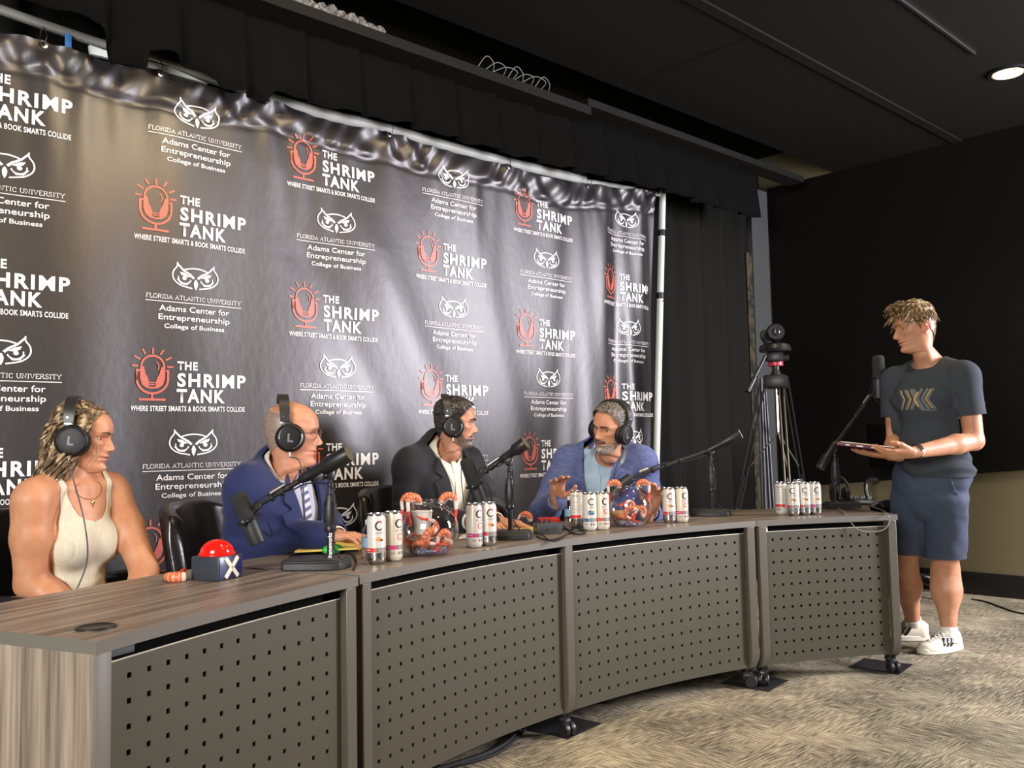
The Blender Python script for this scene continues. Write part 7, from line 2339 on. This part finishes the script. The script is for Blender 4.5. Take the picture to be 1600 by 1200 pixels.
# printed chevrons on the chest
def strk(pts, w):
    out = []
    for a, b in zip(pts[:-1], pts[1:]):
        a, b = np.array(a, float), np.array(b, float); d = unit(b-a); n = np.array([-d[1], d[0]])*w/2
        a, b = a-d*w*0.3, b+d*w*0.3
        out.append([a+n, b+n, b-n, a-n])
    return out
def chev(x, w, h=0.045, k=0.024, dirn=1, z=-0.115): return strk([(x, z+h), (x-dirn*k, z), (x, z-h)], w)
tp = (V0, Q0, q, t)
M_pr_y = mat('print_yellow', (0.62, 0.38, 0.06), 0.6); M_pr_g = mat('print_grey', (0.13, 0.14, 0.15), 0.6)
gy = []
for x, dr, w in ((-0.085, 1, 0.010), (-0.055, 1, 0.014), (-0.025, 1, 0.016), (0.030, -1, 0.016), (0.060, -1, 0.014), (0.088, -1, 0.010)): gy += chev(x, w, 0.047, 0.026, -dr)
gy += [[(-0.03, -0.065), (-0.005, -0.065), (0.045, -0.165), (0.020, -0.165)], [(0.03, -0.165), (0.095, -0.170), (0.095, -0.174), (0.03, -0.172)]]
bvt = _B.FromPolygons([Vector(v) for v in V0], [tuple(map(int, x)) for x in Q0])
decal(bvt, t, tee, 'chest_print', gy, 0.0016, M_pr_g)
ye = chev(0.078, 0.0045, 0.047, 0.026, 1)+chev(0.012, 0.0075, 0.035, 0.018, 1)+chev(-0.046, 0.004, 0.045, 0.024, -1)+chev(-0.080, 0.004, 0.047, 0.024, -1)
decal(bvt, t, tee, 'chest_print', ye, 0.0026, M_pr_y)
# shorts
M_shorts = add_bump(mat('shorts_navy', (0.050, 0.066, 0.105), 0.75, spec=0.3), 500, 0.2, 0.0006)
Sf = Field(0.0075, 0.032)
Sf.ell(t.T(-0.01, 0, -0.49), (0.128, 0.174, 0.14), t.R)
Sf.ell(hipc+np.array([0, 0, 0.05]), (0.132, 0.176, 0.20), rotz(t.h))
for hp_, kn in ((hipL, kneeL), (hipR, kneeR)):
    Sf.cone(hp_+np.array([0, 0, -0.03]), hp_+(kn-hp_)*1.06, 0.104, 0.094 if kn is kneeL else 0.080, 0.012)
V0, Q0 = Sf.mesh(); N0 = vnormals(V0, Q0)
V0 = cloth_wrinkle(V0, N0, 0.0065, 6.0, 8, (1, 1, 1.3))
hem = np.where(np.linalg.norm((V0-kneeL)[:, :2], axis=1) < np.linalg.norm((V0-kneeR)[:, :2], axis=1), V0[:, 2]-(kneeL[2]+0.080), V0[:, 2]-(kneeR[2]+0.085))
V, Q = clip(V0, Q0, np.minimum(hem, hipc[2]+0.17-V0[:, 2])); V, Q = largest(V, Q)
so_ = make('shorts', shell(V, Q, 0.004), M_shorts, root, world=True, smooth=60)
# pocket edge
bv = _B.FromPolygons([Vector(v) for v in V0], [tuple(map(int, x)) for x in Q0])
pp_ = []
for a, b in ((1484, 742), (1487, 752), (1491, 763), (1497, 773)):
    h = bv.ray_cast(Vector(EYE), Vector(unit(ray(a, b))))
    if h[0]: pp_.append(np.array(h[0])-unit(ray(a, b))*0.002)
if len(pp_) > 2: make('pocket_edge', tube(pp_, 0.0022, 6), mat('pocket_piping', (0.10, 0.115, 0.15), 0.7), so_, world=True)
# socks and sneakers
M_sock = mat('sock_white', (0.78, 0.75, 0.68), 0.85); M_sneaker = mat('sneaker_cream', (0.76, 0.70, 0.54), 0.55); M_sole = mat('sneaker_sole', (0.80, 0.75, 0.62), 0.6)
for an, kn, h_, nm in ((ankL, kneeL, facing(1462, 132), 'sneaker'), (ankR, kneeR, facing(1420, 172), 'sneaker')):
    d = unit(kn-an)
    make('sock', lathe([(0.050, -0.055), (0.045, 0.0), (0.043, 0.020), (0.040, 0.021)], 24, an, d, True, False), M_sock, root, world=True, smooth=60)
    shoe(root, an, h_, M_sneaker, M_sole, 0.275, M_sock, M_black_plastic, 'sneaker')
# tousled short hair
M_hair_s = hair_mat('hair_sandy', [(0.34, (0.055, 0.029, 0.011)), (0.53, (0.17, 0.098, 0.040)), (0.70, (0.46, 0.32, 0.15))], 55, (1, 1, 1), 0.38)
def tous(V):
    top = np.clip((V[:, 2]-0.14)/0.06, 0, 1)
    return 0.005+0.015*top+0.004*noise3(V, 38, 2)*(0.3+top)
V, F = hd.surf(tous, hairline(0.188, 0.166, 0.030, seed=5.0, jit=0.006))
sh = [shell(V, F, 0.004)]
rs = np.random.RandomState(9)
for k in range(560):
    side = rs.choice([1, -1]); a = math.radians(rs.uniform(0, 175)); z0 = rs.uniform(0.155, 0.232)
    if z0 < 0.19 and a < math.radians(60): z0 = rs.uniform(0.19, 0.232)
    rr = np.interp(z0, [0.14, 0.19, 0.21, 0.225, 0.233], [0.098, 0.090, 0.078, 0.058, 0.03])
    p0 = np.array([math.cos(a)*rr-0.010, side*math.sin(a)*rr*0.86, z0+0.006])
    fr = max(0, math.cos(a))
    dirn = np.array([0.045 if z0 > 0.2 or fr > 0.3 else -0.006, side*rs.uniform(-0.004, 0.022), rs.uniform(-0.030, 0.012) if z0 > 0.2 else -0.045])
    dirn = dirn*rs.uniform(0.55, 1.0)
    up = np.array([0.0, side*0.004, 0.008 if z0 > 0.2 else 0.002])
    p1 = p0*1.0+dirn*0.35+up; p2 = p0+dirn*0.75+up*1.1; p3 = p0+dirn*1.15+up*0.4
    sh.append(lock(hd.w(p0), hd.w(p1), hd.w(p2), hd.w(p3), rs.uniform(0.0018, 0.0034), 0.0012, 1.0, rs.uniform(0, 6)))
make('hair', sh, M_hair_s, root, world=True, smooth=80)
# wristband
d = unit(elL-wrL); w0 = wrL+d*0.028
wb = thing('wristband', 'black fitness band on the standing person\'s wrist', 'wristband', tuple(w0))
make('strap', lathe([(0.0335, -0.010), (0.0365, -0.009), (0.0365, 0.009), (0.0335, 0.010)], 30, w0, d, False, False), M_rubber, wb, world=True, solid=0.001)
nrm = unit(np.cross(d, np.cross(EYE-w0, d)))
make('buckle', [cyl(w0+nrm*0.036+d*x, w0+nrm*0.0385+d*x, 0.0025, n=10) for x in (-0.004, 0.003)], M_steel, wb, world=True)
# maroon folder held open, with cream pages
c0, c1 = at_depth(1404, 702, 4.26), at_depth(1314, 692, 4.34)
ax = unit(c1-c0); up = unit(np.array([0, 0, 1.0])-ax*ax[2]); sd_ = np.cross(ax, up)
Fr = np.stack([ax, sd_, up], 1)
Lf = np.linalg.norm(c1-c0)+0.02
M_maroon = mat('folder_maroon', (0.10, 0.008, 0.030), 0.5)
fo = thing('binder', 'maroon folder with cream pages held by the standing person', 'folder', tuple((c0+c1)/2))
make('cover', xf(rbox(-0.01, Lf, -0.02, 0.20, -0.014, 0.004, 0.003), Fr, c0), M_maroon, fo, world=True)
make('pages', xf(rbox(0.02, Lf-0.02, -0.010, 0.19, 0.004, 0.0085, 0.001), Fr, c0), M_paper_cream, fo, world=True)
lb = []
for x, w in ((0.035, 0.024), (0.10, 0.022), (0.16, 0.028), (0.22, 0.018)): lb.append(xf(rbox(x, x+w, -0.0212, -0.0195, -0.009, -0.003, 0.0004), Fr, c0))
make('edge_tabs', lb, M_label_w, fo, world=True)

# ================================================================ CHAIRS, TRIPOD, BACKGROUND THINGS
def seat_for(t, off, label, turn=0.0):
    p = t.T(0, 0, -0.47)+np.array([math.cos(t.h), math.sin(t.h), 0])*off
    return chair_proto((float(p[0]), float(p[1]), 0.0), t.h+turn, label)
seat_for(W_[1], 0.03, 'black leather chair under the person in the white tank top', 0.1)
seat_for(BALD[2], -0.02, 'black leather chair under the person in the navy suit', 0.35)
seat_for(DARK[2], -0.02, 'black leather chair under the person in the black suit', 0.25)
seat_for(BLUE[2], 0.02, 'black leather chair under the person in the light blue blazer', 0.1)
# mesh task chair behind the standing person
p = at_z(1437, 938, 0.0)
p = at_z(1432, 927, 0.0); cc = np.array([p[0], p[1], 0.0])
tc = thing('task_chair', 'black office chair with arm loop behind the standing person', 'chair', tuple(cc), facing(1432, -80))
make('seat', rbox(-0.24, 0.24, -0.24, 0.24, 0.58, 0.64, 0.03, 4), M_black_cloth, tc, smooth=60)
make('gas_column', [cyl((0, 0, 0.09), (0, 0, 0.30), 0.03), cyl((0, 0, 0.28), (0, 0, 0.58), 0.018)], M_black_plastic, tc)
for k in range(5):
    a = 2*pi*k/5+0.2; d = np.array([math.cos(a), math.sin(a), 0]); n = np.array([-d[1], d[0], 0])
    lg = make('leg', tube([d*0.02+np.array([0, 0, 0.11]), d*0.17+np.array([0, 0, 0.095]), d*0.30+np.array([0, 0, 0.075])], [0.030, 0.025, 0.016], 10), M_black_plastic, tc)
    make('caster', [lathe([(0.006, -0.009), (0.026, -0.009), (0.029, -0.003), (0.029, 0.003), (0.026, 0.009), (0.006, 0.009)], 18, d*0.30+n*s_*0.015+np.array([0, 0, 0.0295]), n) for s_ in (-1, 1)]+[cyl(d*0.30+np.array([0, 0, 0.04]), d*0.30+np.array([0, 0, 0.085]), 0.010, n=12)], M_black_plastic, lg)
bk = make('backrest', grid(14, 14, lambda u, v: (-0.25-0.06*v+0.05*(2*u-1)**2, 0.21*(2*u-1), 0.90+0.30*v)), M_black_cloth, tc, solid=0.03)
make('back_bar', tube([(-0.20, 0, 0.59), (-0.29, 0, 0.64), (-0.31, 0, 0.80)], 0.022, 8), M_black_plastic, tc)
for s in (1, -1):
    make('armrest', tube(spline([(-0.02, s*0.24, 0.61), (-0.04, s*0.29, 0.68), (-0.02, s*0.30, 0.775), (0.12, s*0.295, 0.79), (0.20, s*0.28, 0.785)], 6), [0.016]*18+[0.02]*7, 10), M_black_plastic, tc)

# camera on its tripod
ft = at_depth(1213, 600, 5.45)
T0 = np.array([ft[0], ft[1], 0.0])
zt = lambda y: at_depth(1213, y, 5.45)[2]
tr = thing('tripod', 'black video tripod with red ring standing before the curtain', 'tripod', tuple(T0))
hz = zt(598)
M_tube = mat('tripod_tube', (0.045, 0.038, 0.025), 0.35, 0.6)
make('crown', [xf(rbox(-0.075, 0.075, -0.065, 0.065, -0.035, 0.045, 0.012), rotz(0.4), (T0[0], T0[1], hz))], M_black_metal, tr, world=True)
make('bowl_clamp', lathe([(0.045, 0.035), (0.03, 0.06), (0.022, 0.075), (0.022, 0.10)], 24, (T0[0], T0[1], hz)), M_black_plastic, tr, world=True)
make('red_ring', lathe([(0.042, 0.0), (0.045, 0.003), (0.045, 0.025), (0.042, 0.028)], 28, (T0[0], T0[1], zt(572))), mat('ring_red', (0.55, 0.03, 0.05), 0.35), tr, world=True)
fh = make('fluid_head', [xf(rbox(-0.062, 0.062, -0.045, 0.045, 0.0, 0.060, 0.01), rotz(0.4), (T0[0], T0[1], zt(566))), cyl((T0[0]-0.06*CR[0], T0[1]-0.06*CR[1], zt(559)), (T0[0]+0.08*CR[0], T0[1]+0.08*CR[1], zt(559)), 0.020), xf(rbox(-0.078, 0.078, -0.04, 0.04, 0, 0.014, 0.004), rotz(0.4), (T0[0], T0[1], zt(550)))], M_black_metal, tr, world=True)
h0 = at_depth(1196, 556, 5.43); h1_ = at_depth(1168, 612, 5.35)
make('pan_handle', [cyl(h0, h1_, 0.009), cyl(h0+(h1_-h0)*0.62, h1_, 0.016)], M_black_plastic, tr, world=True)
for (x, y, dd, lab) in ((1150, 808, 0.1, 0), (1233, 800, -0.35, 1), (1258, 780, 0.45, 2)):
    top = np.array([T0[0], T0[1], hz])+CR*(x-1213)*0.0013
    ft_ = at_depth(x, y, 5.45+dd); foot = top+(ft_-top)*((top[2]-0.02)/(top[2]-ft_[2]))
    k = (foot-top)
    sdv = unit(np.cross(k, CF))*0.014
    lg = make('leg', [cyl(top-sdv, top+k*0.55-sdv, 0.0075, n=10), cyl(top+sdv, top+k*0.55+sdv, 0.0075, n=10), cyl(top+k*0.40, foot, 0.0085, n=12), lathe([(0.001, 0), (0.02, 0.0), (0.016, 0.03)], 14, (foot[0], foot[1], 0.0)), xf(rbox(-0.028, 0.028, -0.018, 0.018, -0.02, 0.02, 0.004), rotz(0.4), top+k*0.55)], M_tube if lab == 1 else M_black_metal, tr, world=True)
    make('leg_clamp', [cyl(top+k*0.55-sdv*2.8, top+k*0.55+sdv*2.8, 0.008, n=10)], M_steel, lg, world=True)
ctr = np.array([T0[0], T0[1], hz-0.30])
make('spreader', [tube([ctr+np.array([0, 0, 0.3]), ctr], 0.007, 8)]+[tube([ctr, at_depth(x, y, 5.45+d_)], 0.005, 6) for x, y, d_ in ((1174, 727, 0.05), (1232, 735, -0.15), (1248, 728, 0.2))], M_steel, tr, world=True)
zb = zt(549)
cm = thing('video_camera', 'small black pan tilt video camera on top of the tripod', 'camera', (T0[0], T0[1], zb))
make('base_dome', lathe([(0.090, 0.0), (0.096, 0.014), (0.086, 0.040), (0.055, 0.052), (0.02, 0.054)], 32, (T0[0], T0[1], zb)), M_black_plastic, cm, world=True)
hc = at_depth(1211, 520, 5.43)
lens_d = unit(EYE+np.array([0.6, -0.2, 0.6])-hc)
make('yoke', [tube(spline([(T0[0]-0.04*CR[0], T0[1]-0.04*CR[1], zb+0.04), tuple(hc-CR*0.074+np.array([0, 0, -0.03])), tuple(hc-CR*0.070), tuple(hc-CR*0.03)], 6), 0.016, 10)], M_satin_black, cm, world=True)
make('camera_head', [lathe([(0.036, -0.06), (0.054, -0.048), (0.054, 0.03), (0.046, 0.045), (0.044, 0.05)], 30, hc, lens_d)], M_black_plastic, cm, world=True)
make('lens', [lathe([(0.044, 0.0), (0.044, 0.006), (0.034, 0.006), (0.032, 0.0), (0.001, 0.003)], 28, hc+lens_d*0.048, lens_d, cap0=False)], M_black_metal, cm, world=True)
gl = lathe([(0.025, 0.0), (0.018, 0.006), (0.001, 0.009)], 20, hc+lens_d*0.050, lens_d, cap0=False)
make('lens_glass', gl, mat('lens_glass', (0.02, 0.02, 0.03), 0.04, spec=0.9), cm, world=True)
# folded stand leaning in the corner behind the tripod
ls_ = thing('folded_stand', 'bundle of dark folded stand poles leaning before the grey strip', 'stand', tuple(at_z(1208, 860, 0)))
for k, (x0, y0, x1, y1) in enumerate(((1189, 592, 1196, 800), (1192, 600, 1203, 800), (1196, 612, 1209, 800))):
    a, b = at_depth(x0, y0, 5.75), at_depth(x1, y1, 5.60)
    b = a+(b-a)*((a[2]-0.01)/(a[2]-b[2]))
    make('pole', cyl(a, b, 0.009, n=10), M_black_metal, ls_, world=True)
# headphones lying against the fourth stand
c = at_depth(1312, 768, depth_of(at_z(1318, 794, ZT))+0.10)
hpz = thing('headphones', 'black headphones hanging behind the stand on the right desk', 'headphones', tuple(c))
for s in (-1, 1):
    o = c+CR*0.030*s+np.array([0, 0, -0.02])
    cu = make('ear_cup', lathe([(0.030, -0.014), (0.042, -0.010), (0.042, 0.008), (0.032, 0.014), (0.001, 0.015)], 28, o, CR*s), M_hp, hpz, world=True)
make('headband', tube([c+CR*0.050*math.cos(a)+np.array([0, 0, -0.01+0.085*math.sin(a)]) for a in np.linspace(0, pi, 15)], 0.008, 8), M_hp, hpz, world=True)
